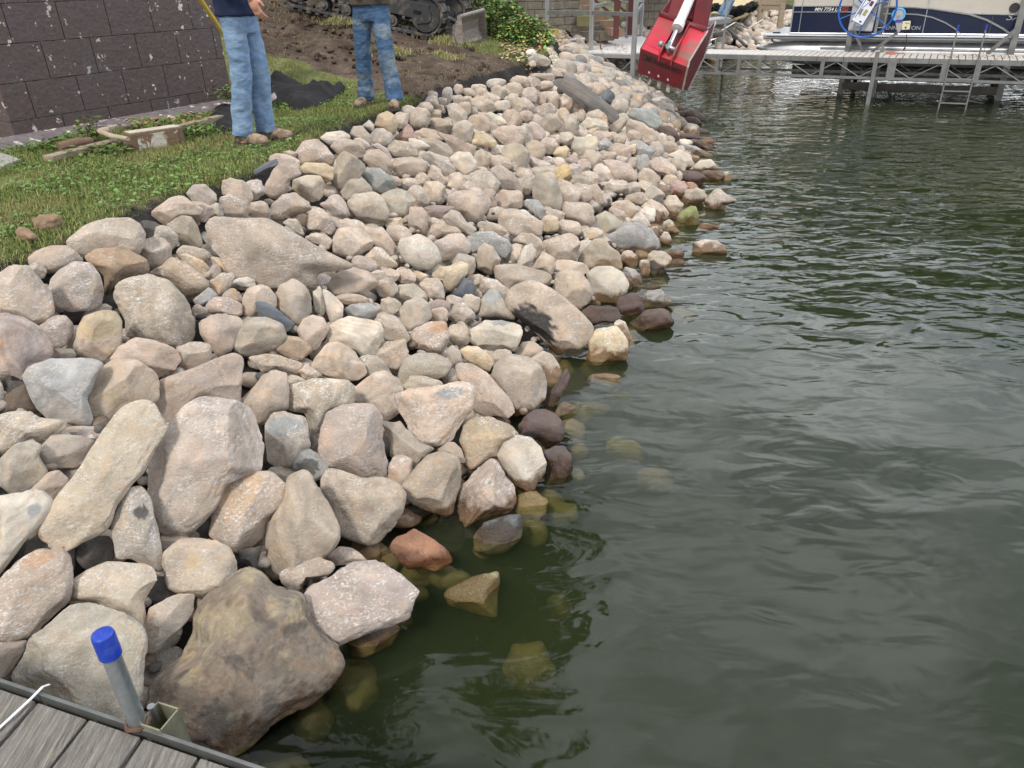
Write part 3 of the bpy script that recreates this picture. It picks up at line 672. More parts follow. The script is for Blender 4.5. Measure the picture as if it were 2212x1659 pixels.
T3 t e 1360 1500 120 95 10
T3 t e 1180 1485 200 140 30
T3 g 955,1600 1000,1510 1060,1490 1110,1540 1125,1600 1060,1630 980,1625
T3 g e 910 1550 190 100 -10
T3 w e 790 1440 155 130 10
T3 t e 700 1485 140 110 30
T3 g e 600 1505 190 90 10
T3 p e 640 1375 115 120 0
T3 V e 540 1340 110 80 0
T3 o 385,1280 430,1210 500,1200 530,1240 500,1320 460,1340 #round tan-ochre rock above the bright ochre rock
T3 t e 240 1255 150 170 0
T3 V e 350 1340 110 80 10
T3 e e 435 1360 105 110 0
T3 Q e 465 1440 130 135 0 #bright ochre round rock
T3 p e 270 1370 210 115 20
T3 g e 295 1435 210 130 10
T3 p e 560 1430 125 135 0
T3 g e 62 1385 65 85 0
T3 t e 145 1445 130 105 20
T3 g e 150 1535 140 165 -20
T3 t e 450 1510 90 50 10
T3 B e 1290 1590 135 110 20
T3 r e 1425 1570 140 135 0
T3 C e 1530 1550 95 75 20 z=8
T3 t e 1150 1560 130 110 30
T3 g e 1225 1620 160 130 30
C t e 1075 150 195 105 -8
C t 1085,210 1200,150 1300,200 1355,270 1310,330 1200,250
T3 t e 300 640 200 65 0
T3 t e 330 710 120 90 0
T3 g e 440 600 130 90 30
T3 w e 620 600 110 80 10
T3 t e 545 640 120 70 10
T3 t e 720 680 90 70 10
T3 t e 640 660 100 70 10
T1 D 2065,1475 2070,1430 2130,1390 2212,1345 2310,1315 2300,1365 2212,1420 2130,1465 #thin dark grey stone jutting out of the grass edge
T3 W e 205 450 95 80 0 #bright white stone on the grass beside the landing deck
T3 g e 265 500 180 90 10
T3 w e 215 530 60 50 0
T3 w e 255 530 50 40 0
T3 p 320,600 360,560 430,580 480,640 400,640 330,625
T3 w e 580 600 100 60 20
"""
PAL0 = dict(K=(.04,.038,.037), m=(.40,.395,.375), W=(.72,.70,.66), t=(.43,.37,.31), w=(.52,.49,.44), g=(.395,.365,.32), s=(.31,.315,.31), d=(.10,.095,.09), p=(.42,.365,.335), o=(.50,.405,.28), B=(.18,.135,.10),
           r=(.35,.235,.20), M=(.115,.09,.085), C=(.30,.155,.095), n=(.24,.26,.11), e=(.47,.405,.33), k=(.20,.165,.135), R=(.36,.26,.18), T=(.40,.32,.23), L=(.385,.325,.285),
           N=(.36,.34,.18), D=(.13,.15,.17), Y=(.62,.55,.22), X=(.20,.195,.185), V=(.32,.27,.27), Q=(.50,.375,.19), O=(.47,.31,.20))
PAL = {k: tuple((np.array(v)*0.8 + np.array((.97, .91, .84))*np.mean(v)*0.2)*(1.03, .98, .93)) if k in 'twgpeRTLV' else v for k, v in PAL0.items()}
NAME = dict(m='blue-grey marbled', W='white', t='tan', w='whitish', g='grey', s='slate grey', d='dark', p='pinkish', o='ochre', B='brown', r='reddish', M='dark maroon', C='copper red', n='greenish', e='cream', k='mossy brown',
            R='rough brown', T='brown-tan', L='grey-brown', N='olive underwater', D='blue-black', Y='yellow-green', X='dark grey', V='mauve grey', Q='bright ochre', O='orange')
def ico(k):
    bm = bmesh.new(); bmesh.ops.create_icosphere(bm, subdivisions=k, radius=1.0); V = np.array([v.co[:] for v in bm.verts]); F_ = np.array([[v.index for v in f.verts] for f in bm.faces]); bm.free(); return V, F_
ICO = {k: ico(k) for k in (2, 3, 4, 5, 6)}
def polar(poly, c):
    th = np.linspace(-math.pi, math.pi, 361)[:-1]; r = np.zeros(360)
    for a, b in zip(poly, np.roll(poly, -1, 0)):
        a = a-c; b = b-c; e = b-a; dx, dy = np.cos(th), np.sin(th); den = dx*e[1]-dy*e[0]; den = np.where(abs(den) < 1e-9, 1e-9, den)
        t = (a[0]*e[1]-a[1]*e[0])/den; s = (a[0]*dy-a[1]*dx)/den; ok = (t > 0) & (s >= -1e-6) & (s <= 1+1e-6); r = np.where(ok & (t > r), t, r)
    r = np.where(r <= 0, np.median(r[r > 0]), r)
    k = np.exp(-0.5*(np.arange(-12, 13)/2.8)**2); k /= k.sum(); rp = np.concatenate([r[-12:], r, r[:12]]); return np.convolve(rp, k, 'valid')
RR = []
for ln in ROCKS.strip().split('\n'):
    lab = None
    if '#' in ln: ln, lab = ln.split('#')
    tk = ln.split(); tile, colr = tk[0], tk[1]; o = dict(col=colr, lab=lab, z=None, l=0.0, f=1.0, P=None, h=0.78)
    if tk[2] == 'e':
        x, y, ww, hh, an = map(float, tk[3:8]); rest = tk[8:]; th = np.linspace(0, 2*math.pi, 25)[:-1]; rs = np.random.RandomState(int(x*7+y*3+ord(tile[0])) % 99999)
        q = np.array([1+0.05*rs.randn() for _ in range(24)]); ca, sa = math.cos(R_(an)), math.sin(R_(an)); pw = 0.82
        ex = np.sign(np.cos(th))*abs(np.cos(th))**pw*ww/2*1.02*q; ey = np.sign(np.sin(th))*abs(np.sin(th))**pw*hh/2*1.02*q
        pts = np.column_stack([x+ex*ca-ey*sa, y+ex*sa+ey*ca])
    else:
        pts = []; rest = []
        for q in tk[2:]:
            if '=' in q: rest.append(q)
            else: pts.append([float(v) for v in q.split(',')])
        pts = np.array(pts)
    for q in rest:
        k, v = q.split('=')
        if k == 'z': o['z'] = float(v)/100
        elif k == 'l': o['l'] = float(v)/100
        elif k == 'f': o['f'] = float(v)
        elif k == 'h': o['h'] = float(v)
        elif k == 'P':
            v = v.split(','); p0 = T(tile, float(v[0]), float(v[1])); o['P'] = (p0[0], p0[1], float(v[2])*0.2604, float(v[3])*0.2604, v[4])
    ox, oy = TILES[tile]; D = np.column_stack([(ox+pts[:, 0]*0.45208)/1.736, (oy+pts[:, 1]*0.45208)/1.736])
    a2 = D[:, 0]*np.roll(D[:, 1], -1)-D[:, 1]*np.roll(D[:, 0], -1); A = a2.sum()/2
    c = np.array([((D[:, 0]+np.roll(D[:, 0], -1))*a2).sum(), ((D[:, 1]+np.roll(D[:, 1], -1))*a2).sum()])/(6*A)
    o['D'] = D; o['c'] = c; o['area'] = abs(A); o['wh'] = (np.ptp(D[:, 0]), np.ptp(D[:, 1])); RR.append(o)
def placed(c, off):
    d = cray(*c); t = np.linspace(1.2, 34, 2600); Q = np.array([0, 0, CAMH]) + t[:, None]*d; h, s, l = hbank(Q)
    h = np.where(l < -0.0, np.minimum(h, 1.18), h)
    k = np.argmax(Q[:, 2] < h+off); return Q[k] if Q[k, 2] < h[k]+off else None
def rockmesh(o, idx):
    c = o['c']; d = cray(*c)
    if o['z'] is not None: ctr = np.array(at(c[0], c[1], o['z']))
    else: ctr = placed(c, 0.0)
    wv = np.array([0, 0, CAMH])-ctr; dist = np.linalg.norm(wv); wv /= dist
    sc = dist/np.linalg.norm(d); rad0 = math.sqrt(o['area']/math.pi)*sc/FPX
    if o['z'] is None:
        vz = math.sqrt(max(1-wv[2]**2, 0)); rv = o['wh'][1]/2*sc/FPX
        off = -0.11 + 0.80*rv*vz + o['l'] + 0.05*(wv[2] > .5); _l = hbank([ctr])[2][0]; off += 0.10*np.clip((0.35-_l)/0.3, 0, 1); q = placed(c, off); ctr = q if q is not None else ctr
        dist = np.linalg.norm(np.array([0, 0, CAMH])-ctr); 
    u = np.cross([0, 0, 1.0], wv); u /= np.linalg.norm(u); v = np.cross(wv, u)
    W = []
    for x, y in o['D']:
        dd = cray(x, y); t = ((ctr-[0, 0, CAMH])@wv)/(dd@wv); q = np.array([0, 0, CAMH])+dd*t-ctr; W.append((q@u, q@v))
    W = np.array(W); r = polar(W, np.zeros(2)); rm = math.sqrt(np.mean(r*r)); mn = np.sort(r + np.roll(r, 180))[:60].mean()/2
    px = rm*FPX/dist; k = 6 if px > 95 else 5 if px > 42 else 4 if px > 14 else 3
    S, F_ = ICO[k]; rs = np.random.RandomState(idx*17+3)
    Q, _ = np.linalg.qr(rs.randn(3, 3)); S0 = S.copy(); p = S.copy()
    nf = rs.randint(10, 18) + int(6*(o['f']-1))
    s_ = rs.choice([.004, .008, .02]); fm = np.zeros(len(S)); fb_ = np.zeros(len(S)); tk = rs.randint(3) if o['f'] < 1.5 else 0.010
    for _ in range(nf):
        nrm = rs.randn(3); nrm /= np.linalg.norm(nrm); a = abs(nrm[2]); dm_ = rs.uniform(0.60, 0.88) if a > 0.35 else rs.uniform(0.93, 1.0)
        e = p@nrm-dm_; fm = np.where((_ == tk) & (e > .02), 1.0, fm*(e < .06)) if a > .35 else fm; p = p - nrm*(s_*np.logaddexp(0, e/s_))[:, None]
    off = rs.rand(3)*50
    nv = fbm(S*1.3+off, 3)[:, None]; p = p*(1+0.042*nv)
    if k >= 4:
        p = p*(1+(0.016 if o['col'] == 'k' else 0.008)*min(o['f'], 1.5)*fbm(S*4.5+off, 4, 0.55)[:, None])
        rg = 1-abs(fbm(S*2.6+off+11, 2)); p = p*(1-0.03*o['f']*np.clip(rg-0.86, 0, 1)[:, None]*6)
    if k >= 5: p = p*(1+0.004*min(o['f'], 1.6)*fbm(S*13+off, 3, 0.6)[:, None])
    tg_ = np.linspace(-math.pi, math.pi, 361)[:-1]; dv = np.column_stack([np.cos(tg_), np.sin(tg_)]); ar_ = (r**2).sum()/2; Mo = (dv*(r**4/4)[:, None]).T@dv/ar_
    ev, U = np.linalg.eigh(Mo); A_ = U@np.diag(2*np.sqrt(ev))@U.T; rE = 1/np.linalg.norm(dv@np.linalg.inv(A_).T, axis=1); ratio = r/rE
    e_ = p[:, :2]@A_.T; rho = np.hypot(p[:, 0], p[:, 1]); th = np.arctan2(e_[:, 1], e_[:, 0]); ix = (th+math.pi)/(2*math.pi)*360; i0 = np.floor(ix).astype(int) % 360; fr = ix-np.floor(ix)
    rt = ratio[i0]*(1-fr)+ratio[(i0+1) % 360]*fr; blend = np.clip(rho*1.4, 0, 1); rt = rt*blend+(1-blend)
    rgh = 0.5 if o['h'] < .45 else 1
    th_ = o['h']*mn if o['col'] not in 'LX' else 0.5*mn
    X = e_[:, 0]*rt*1.035; Y = e_[:, 1]*rt*1.035; Zc = p[:, 2]*th_
    X *= 1.035; Y *= 1.035
    loc = X[:, None]*u + Y[:, None]*v + Zc[:, None]*wv
    base = np.array(PAL[o['col']]); br = 1+0.06*rs.randn(); tint = 1+0.012*rs.randn(3); col = np.tile(base*np.clip(br, .8, 1.2)*tint, (len(S), 1))
    pn = fbm(S*1.8+off+31, 4)[:, None]; col = col*(1+0.12*pn) + np.array([0.03, 0.0, -0.02])*np.clip(pn, 0, 1)*0.6
    fk = np.clip(fm, 0, 1)[:, None]; tn = [np.array([.82, .84, .88]), np.array([1.12, 1.1, 1.04]), np.array([1.1, .98, .84])][rs.randint(3)]; col = col*(1-fk)+col*tn*fk
    if rs.rand() < .35:      # some stones are banded
        ax_ = rs.randn(3); ax_ /= np.linalg.norm(ax_); bd_ = np.sin((S@ax_)*rs.uniform(9, 22)+2.5*fbm(S*1.6+off, 3))[:, None]; col = col*(1+.09*bd_)
    if o['P'] and o['f'] >= 0:
        px_, py_, rx, ry, cc = o['P']; s1 = dist/np.linalg.norm(d)/FPX*0 + dist/(FPX*np.linalg.norm(d))
        pc = np.array([(px_-c[0]), -(py_-c[1])])*s1; rx *= s1; ry *= s1
        q = np.sqrt(((X-pc[0])/rx)**2+((Y-pc[1])/ry)**2) + 0.28*fbm(S*5+off, 4)
        mk = np.clip((1.05-q)/0.12, 0, 1)*(p[:, 2] > 0); mk = mk[:, None]; col = col*(1-mk)+np.array(PAL[cc])*mk*(1+0.15*pn)
    if o['col'] == 'k':        # dry moss and straw-coloured algae on the crown, speckled granite below
        m1 = .5*np.clip((fbm(S*3.2+off, 5, .6)+0.75*p[:, 1]-0.25)*2.0, 0, 1)[:, None]; col = col*(1-m1)+np.array([.38, .32, .20])*m1
        m2 = .8*np.clip((fbm(S*2.6+off+5, 6, .7)-0.05)*2.2, 0, 1)[:, None]; col = col*(1-m2)+np.array([.10, .09, .08])*m2
        col = col*(1+.22*vnoise(S*38+off)[:, None]+.15*fbm(S*14+off, 3)[:, None])
    return ctr, loc, F_, np.clip(col, 0.01, 0.9), rm, dist
def stone_mat():
    m = bpy.data.materials.new('field_stone'); m.use_nodes = True; N = m.node_tree.nodes; L = m.node_tree.links; b = N['Principled BSDF']
    geo = N.new('ShaderNodeNewGeometry'); at_ = N.new('ShaderNodeAttribute'); at_.attribute_name = 'col'
    def noise(sc, det=6, ro=0.6, dist=0.0, src=None):
        n = N.new('ShaderNodeTexNoise'); n.inputs['Scale'].default_value = sc; n.inputs['Detail'].default_value = det; n.inputs['Roughness'].default_value = ro; n.inputs['Distortion'].default_value = dist; L.new(src or geo.outputs['Position'], n.inputs[0]); return n.outputs[0]
    def rng(x, a, b_, c, d):
        r = N.new('ShaderNodeMapRange'); L.new(x, r.inputs[0])
        for i, v in enumerate((a, b_, c, d)): r.inputs[i+1].default_value = v
        return r.outputs[0]
    def math_(op, a, b_):
        n = N.new('ShaderNodeMath'); n.operation = op
        for i, v in enumerate((a, b_)):
            if isinstance(v, (int, float)): n.inputs[i].default_value = v
            else: L.new(v, n.inputs[i])
        return n.outputs[0]
    def mixc(f, a, b_, bt='MIX'):
        n = N.new('ShaderNodeMix'); n.data_type = 'RGBA'; n.blend_type = bt
        for i, v in ((0, f), (6, a), (7, b_)):
            if isinstance(v, (int, float)): n.inputs[i].default_value = v if i == 0 else (v, v, v, 1)
            elif isinstance(v, tuple): n.inputs[i].default_value = (*v, 1)
            else: L.new(v, n.inputs[i])
        return n.outputs[2]
    big = noise(7, 6, .6); mid = noise(24, 8, .7, .6); fine = noise(95, 8, .75); 
    c = mixc(1.0, at_.outputs[0], rng(big, .3, .7, .78, 1.20), 'MULTIPLY')
    warm = mixc(1.0, c, (1.08, .95, .84), 'MULTIPLY'); c = mixc(rng(noise(11, 5, .6, 1.2), .48, .66, 0, .75), c, warm)
    c = mixc(rng(mid, .44, .28, 0, .55), c, (.17, .135, .11))
    mp = N.new('ShaderNodeMapping'); mp.inputs['Scale'].default_value = (1, 1, 2.6); mp.inputs['Rotation'].default_value = (.4, .6, .2); L.new(geo.outputs['Position'], mp.inputs[0])
    lum = N.new('ShaderNodeSeparateColor'); L.new(at_.outputs[0], lum.inputs[0]); dusty = math_('MULTIPLY', rng(lum.outputs[0], .15, .36, .12, 1.0), at_.outputs['Alpha'])
    sc1 = math_('MULTIPLY', rng(noise(36, 9, .78, 1.8, mp.outputs[0]), .51, .60, 0, .95), rng(noise(8, 5, .65), .40, .56, .12, 1)); sc1 = math_('MULTIPLY', sc1, dusty)
    c = mixc(sc1, c, (.74, .72, .70))
    sc2 = math_('MULTIPLY', rng(noise(110, 6, .85, .8), .57, .66, 0, .7), dusty); c = mixc(sc2, c, (.66, .64, .62))
    c = mixc(rng(fine, .41, .30, 0, .55), c, (.13, .105, .09))
    sep = N.new('ShaderNodeSeparateXYZ'); L.new(geo.outputs['Position'], sep.inputs[0])
    zz = math_('ADD', sep.outputs[2], rng(noise(12, 5, .6), .3, .7, -.035, .035)); wet = rng(zz, .095, .06, 0, 1)
    wc = mixc(1.0, c, (.40, .30, .22), 'MULTIPLY'); alg = rng(zz, .03, -.08, 0, .75); wc = mixc(alg, wc, (.27, .20, .08)); c2 = mixc(wet, c, wc)
    L.new(c2, b.inputs['Base Color']); L.new(rng(wet, 0, 1, .88, .22), b.inputs['Roughness']); b.inputs['Specular IOR Level'].default_value = .35
    hgt = math_('ADD', math_('MULTIPLY', mid, 1.0), math_('MULTIPLY', fine, .45))
    bp = N.new('ShaderNodeBump'); bp.inputs['Strength'].default_value = .9; bp.inputs['Distance'].default_value = .012; L.new(hgt, bp.inputs['Height']); L.new(bp.outputs[0], b.inputs['Normal'])
    return m
M_STONE = stone_mat()
order = sorted(range(len(RR)), key=lambda i: -(RR[i]['area'] + (1e6 if RR[i]['lab'] else 0)))
NIND = 292; keep = set(order[:NIND])
rr0 = math.sqrt(1)
MARK = [o for o in RR if o['lab']]
SHORTM = {}
for o in MARK:
    o['short'] = o['lab']
# neighbour-based wording: which way and how far from the nearest hand-described stone
EXTRA = [dict(c=np.array([545., 315.]), short="first man's boots", r=40), dict(c=np.array([820., 238.]), short="second man's boots", r=30), dict(c=np.array([300., 1560.]), short='blue-capped pole', r=30)]
def direction(a, b):
    dx, dy = a[0]-b[0], a[1]-b[1]; an = math.degrees(math.atan2(-dy, dx)) % 360
    return ['right of', 'up and right of', 'above', 'up and left of', 'left of', 'down and left of', 'below', 'down and right of'][int((an+22.5)//45) % 8]
def sizeword(o):
    a = math.sqrt(o['area'])*(1+ (900-min(o['c'][1], 900))/650); return 'big' if a > 150 else 'medium' if a > 95 else 'small'
def shapeword(o):
    k = o['wh'][0]/max(o['wh'][1], 1)
    return 'flat wide' if k > 2.0 else 'long' if k > 1.5 else 'tall' if k < 0.72 else 'rounded'
SM = {'long flat brown slab lying across the bank': 'long brown slab', 'dark grey tilted slab near the red bucket': 'dark tilted slab'}
def short(t):
    t = SM.get(t, t); wds = t.split()
    out = []
    for w_ in wds:
        if len(out) >= 3 and w_ in ('of', 'in', 'at', 'with', 'lying', 'below', 'under', 'behind', 'standing', 'breaking', 'across', 'cut', 'beside', 'against', 'awash', 'overhanging', 'near', 'above', 'left', 'farthest', 'narrowing', 'well', 'half', 'touching', 'wedged', 'mid-bank'): break
        out.append(w_)
    return ' '.join(out)
cnt = {}
ids = [i for i in range(len(RR)) if i in keep and not RR[i]['lab']]
shorts = {}
for o in MARK: shorts.setdefault(short(o['lab']), []).append(o)
marks = [o for o in MARK if len(shorts[short(o['lab'])]) == 1]
for o in marks: o['short'] = short(o['lab'])
refs = marks + EXTRA
for i in ids:
    o = RR[i]; best = sorted(refs, key=lambda m: np.linalg.norm(m['c']-o['c']) - 0.5*math.sqrt(m.get('area', 900)))[:1][0]
    key = (NAME[o['col']], direction(o['c'], best['c']), best['short']); cnt.setdefault(key, []).append((np.linalg.norm(best['c']-o['c']), i))
ORD = ['nearest', 'second nearest', 'third nearest', 'fourth nearest', 'fifth nearest', 'sixth nearest', 'seventh nearest', 'eighth nearest', 'ninth nearest', 'tenth nearest', 'eleventh nearest', 'twelfth nearest']
for key, lst in cnt.items():
    lst.sort()
    for n_, (_, i) in enumerate(lst):
        o = RR[i]; cn, dr, sh = key; pre = (ORD[n_] + ' ') if len(lst) > 1 else ''
        if len(lst) > 1: lab = f"{pre}{cn} stone {dr} the {sh}"
        else: lab = f"{sizeword(o)} {shapeword(o)} {cn} stone {dr} the {sh}"
        ws = lab.split()
        if len(ws) > 16: ws = ws[:16]
        o['lab2'] = ' '.join(ws)
sV, sF, sC, nvt = [], [], [], 0
for i, o in enumerate(RR):
    ctr, loc, F_, colr, rm, dist = rockmesh(o, i); o['ctr'] = ctr
    if i in keep:
        me = npmesh('boulder' if rm > 0.17 else 'stone', loc, F_); setcol(me, colr, np.random.RandomState(i).uniform(.15, 1.25)*(.35 if o['col'] in 'kXKDMBC' else 1)); ob = link('boulder' if rm > 0.17 else 'stone', me, M_STONE); ob.location = ctr
        tg(ob, o['lab'] or o['lab2'], 'boulder' if rm > 0.17 else 'rock', 'field stones laid as riprap along the lake bank')
    else:
        sV.append(loc+ctr); sF.append(F_+nvt); sC.append(colr); nvt += len(loc)
# filler stones deep between the placed ones, the small far ones and the neighbour's far bank: one heap nobody could count
rs = np.random.RandomState(77)
def blob(ctr, a, b_, c_, colr, k, rs):
    S, F_ = ICO[k]; p = S.copy()
    for _ in range(7):
        nrm = rs.randn(3); nrm /= np.linalg.norm(nrm); e = p@nrm-rs.uniform(.7, .92); p = p-nrm*(0.04*np.logaddexp(0, e/0.04))[:, None]
    p = p*(1+0.06*fbm(S*1.4+rs.rand(3)*40, 2)[:, None]); p = p*[a, b_, c_]; Q, _ = np.linalg.qr(rs.randn(3, 3))
    an = rs.rand()*6.28; t1 = rs.randn()*0.5; ca, sa = math.cos(an), math.sin(an); Rz = np.array([[ca, -sa, 0], [sa, ca, 0], [0, 0, 1]]); ct, st = math.cos(t1), math.sin(t1); Rx = np.array([[1, 0, 0], [0, ct, -st], [0, st, ct]])
    return p@(Rz@Rx).T+ctr, F_, np.tile(np.array(PAL[colr])*(1+0.1*rs.randn()), (len(S), 1))
def fill(n, xr, yr, rad, sink, cols, k=3, smin=-0.12, lmin=0.02, smax=99):
    global nvt
    X = np.column_stack([rs.uniform(*xr, n), rs.uniform(*yr, n)]); h, s, l = hbank(X)
    for q, hh, s_, l_ in zip(X, h, s, l):
        if s_ < smin or l_ < lmin or s_ > smax: continue
        r = rad*rs.uniform(.7, 1.35); z = hh-sink-0.25*r + (0.0)
        if s_ < 0: z = min(hh+0.2*r, -0.06-r*0.9)
        v_, f_, c_ = blob((q[0], q[1], z), r, r*rs.uniform(.65, .95), r*rs.uniform(.55, .8), cols[rs.randint(len(cols))], k, rs)
        sV.append(v_); sF.append(f_+nvt); sC.append(np.clip(c_, .02, .8)); nvt += len(v_)
fill(1300, (-3.3, 1.6), (0.6, 7), 0.085, 0.17, 'tggptde')
fill(1100, (-1.8, 3.3), (6.5, 14), 0.11, 0.14, 'tggptwe')
fill(420, (-0.3, 3.4), (12.3, 19.5), 0.17, 0.02, 'tgsgpTtX', lmin=0.25)
fill(130, (-2.2, 2.5), (0.4, 7), 0.09, 0.10, 'NBNB', smin=-0.35, lmin=1.0, smax=-.1)
fill(1900, (2.0, 13), (19.5, 31), 0.17, -0.04, 'twwetg', k=3, smin=-0.2, lmin=0.15)
fill(3600, (-3.3, 2.6), (0.6, 9.5), 0.030, 0.10, 'tgpdBe', k=2, smin=.25)
me = npmesh('riprap', np.vstack(sV), np.vstack(sF)); setcol(me, np.vstack(sC)); ob = link('riprap_fill', me, M_STONE)
tg(ob, 'pale small and half-buried riprap stones filling the banks on both sides of the pier', 'riprap', None, 'stuff')

# ------------------------------------------------------------------ lawn, soil, weeds
def hground(P):
    P = np.asarray(P, float).reshape(-1, 2); h, s, l = hbank(P); return h - np.where(l > 0, 0.24*np.clip(l/0.3, 0, 1), 0), s, l
def H1(x, y): return float(hground([[x, y]])[0][0])
WC0 = np.array(at(36.5, 308.6, 1.2))[:2]; WC1 = np.array(at(505, 224, 1.2))[:2]; WD = (WC1-WC0)/np.linalg.norm(WC1-WC0); WN = np.array([WD[1], -WD[0]])   # wall line, WN points to the lawn
rs = np.random.RandomState(11)
def scatter(n, xr, yr, test):
    P = np.column_stack([rs.uniform(*xr, n), rs.uniform(*yr, n)]); h, s, l = hground(P); wd = (P-WC0)@WN; wt = (P-WC0)@WD
    ok = test(P, s, l) & ~((wd < 0.14) & (wt > -2.5) & (wt < 2.5)); return P[ok], h[ok]
def blades(P, h, hl, wl, lean=0.6):
    n = len(P); a = rs.rand(n)*6.283; L_ = rs.uniform(*hl, n); w_ = rs.uniform(*wl, n); b = np.column_stack([P, h-0.006]); d = np.column_stack([np.cos(a), np.sin(a), np.zeros(n)]); sd_ = np.column_stack([-np.sin(a), np.cos(a), np.zeros(n)])
    le = rs.uniform(0.1, 1, n)**1.0*lean; up = np.array([0, 0, 1.0]); m = b + (up*np.cos(le*0.6)[:, None]+d*np.sin(le*0.6)[:, None])*(L_*0.55)[:, None]; t = m + (up*np.cos(le*1.6)[:, None]+d*np.sin(le*1.6)[:, None])*(L_*0.5)[:, None]
    V = np.stack([b-sd_*w_[:, None], b+sd_*w_[:, None], m+sd_*w_[:, None]*.8, t, m-sd_*w_[:, None]*.8], 1).reshape(-1, 3)
    i = np.arange(n)[:, None]*5; F_ = np.concatenate([i+[[0, 1, 2]], i+[[0, 2, 4]], i+[[4, 2, 3]]]); return V, F_
def gcol(P, n, k, cols, wts):
    c = np.array(cols)[rs.choice(len(cols), n, p=wts)]*(1+0.22*rs.randn(n, 1)); pt = fbm(np.column_stack([P*2.2, P[:, :1]*0]), 3)[:, None]; dry = np.clip(pt*1.1, 0, 1)*0.6
    c = c*(1-dry)+np.array([.28, .24, .11])*dry; return np.repeat(np.clip(c, .01, .6), k, 0)
m_leafy = mat('turf_leaf', attr=True, rough=0.75, var=0.1, spec=0.25)
ontop = lambda P, s, l: (l < 0.03) & (dirtmask(P) < 0.3)
P, h = scatter(420000, (-5.5, 1.4), (2.2, 9.2), ontop); P2_, h2 = scatter(110000, (-5.5, 1.5), (9.2, 15), ontop); P = np.vstack([P, P2_]); h = np.concatenate([h, h2])
V, F_ = blades(P, h, (.022, .055), (.0012, .0028), 1.1)
me = npmesh('grass', V, F_, False); setcol(me, gcol(P, len(P), 5, [(.15, .20, .05), (.21, .26, .07), (.10, .15, .04), (.36, .31, .16)], [.4, .25, .2, .15]))
o = link('grass', me, m_leafy); tg(o, 'short patchy green lawn grass along the top of the stone bank', 'grass', None, 'stuff')
# broad clover and weed leaves in the turf
P, h = scatter(30000, (-5.5, -0.2), (2.6, 9), lambda P, s, l: (l < 0.0) & (dirtmask(P) < 0.3)); kp = fbm(np.column_stack([P*3, P[:, :1]*0+4]), 2) > 0.0; P, h = P[kp], h[kp]; n = len(P)
a = rs.rand(n, 1)*6.28; th = np.linspace(0, 2*math.pi, 7)[:-1][None]; r = rs.uniform(.006, .015, (n, 1)); tl = rs.uniform(-.5, .5, (n, 2)); x = r*np.cos(th)*1.0; y = r*np.sin(th)*.8; X = x*np.cos(a)-y*np.sin(a); Y = x*np.sin(a)+y*np.cos(a)
V = np.stack([P[:, :1]+X, P[:, 1:]+Y, (h+rs.uniform(.015, .04, n))[:, None]+X*tl[:, :1]+Y*tl[:, 1:]], -1).reshape(-1, 3); F_ = np.arange(n*6).reshape(-1, 6)
me = npmesh('clover', V, F_, False); setcol(me, np.repeat(np.clip(np.array([.12, .21, .06])*(1+.25*rs.randn(n, 1)), .01, .5), 6, 0)); o = link('clover', me, m_leafy); tg(o, 'round dark green clover leaves spread through the lawn', 'clover', None, 'stuff')
# straw, roots and torn turf over the soil
P, h = scatter(60000, (-7, 1.2), (6.8, 15.5), lambda P, s, l: (l < 0.02) & (dirtmask(P) > 0.4)); kp = fbm(np.column_stack([P*1.3, P[:, :1]*0+8]), 3)+0.3*rs.randn(len(P)) > 0.0; P, h = P[kp], h[kp]
V, F_ = blades(P, h+.02, (.03, .09), (.0015, .0035), 3.6); me = npmesh('dry_straw', V, F_, False); setcol(me, gcol(P, len(P), 5, [(.26, .21, .13), (.15, .11, .07), (.14, .17, .06)], [.4, .4, .2])); o = link('dry_straw', me, m_leafy); tg(o, 'torn roots and dry straw littering the bare brown soil', 'straw', None, 'stuff')
cv, cf, cc, nv = [], [], [], 0
for _ in range(1500):
    x, y = rs.uniform(-6, 1), rs.uniform(6.9, 15)
    if dirtmask(np.array([[x, y]]))[0] < .5: continue
    hh, s_, l_ = hground([[x, y]])
    if l_[0] > 0: continue
    r = rs.uniform(.012, .06)**1.0*rs.uniform(.4, 1); v_, f_, _c = blob((x, y, hh[0]+r*.2), r*1.3, r, r*.8, 'k', 3, rs); cv.append(v_); cf.append(f_+nv); nv += len(v_); cc.append(np.tile(np.array([.07, .048, .036])*(1+.3*rs.randn()), (len(v_), 1)))
me = npmesh('soil_clods', np.vstack(cv), np.vstack(cf)); setcol(me, np.clip(np.vstack(cc), .01, .5)); o = link('soil_clods', me, m_ground); tg(o, 'loose dark clods of earth scattered over the scraped slope', 'soil', None, 'stuff')
def tuft(x, y, n, r, hl, cols, name, label, cat, group=None, w_=(.002, .005), lean=1.2):
    P = np.column_stack([x+rs.randn(n)*r, y+rs.randn(n)*r*.8]); h = np.array([H1(x, y)]*n)+np.maximum(0, .5*r-np.hypot(P[:, 0]-x, P[:, 1]-y)*.4); V, F_ = blades(P-[x, y], h-H1(x, y), hl, w_, lean)
    me = npmesh(name, V, F_, False); c = np.array(cols)[rs.choice(len(cols), n)]*(1+.2*rs.randn(n, 1)); setcol(me, np.repeat(np.clip(c, .01, .6), 5, 0)); o = link(name, me, m_leafy); o.location = (x, y, H1(x, y)); tg(o, label, cat, group); return o
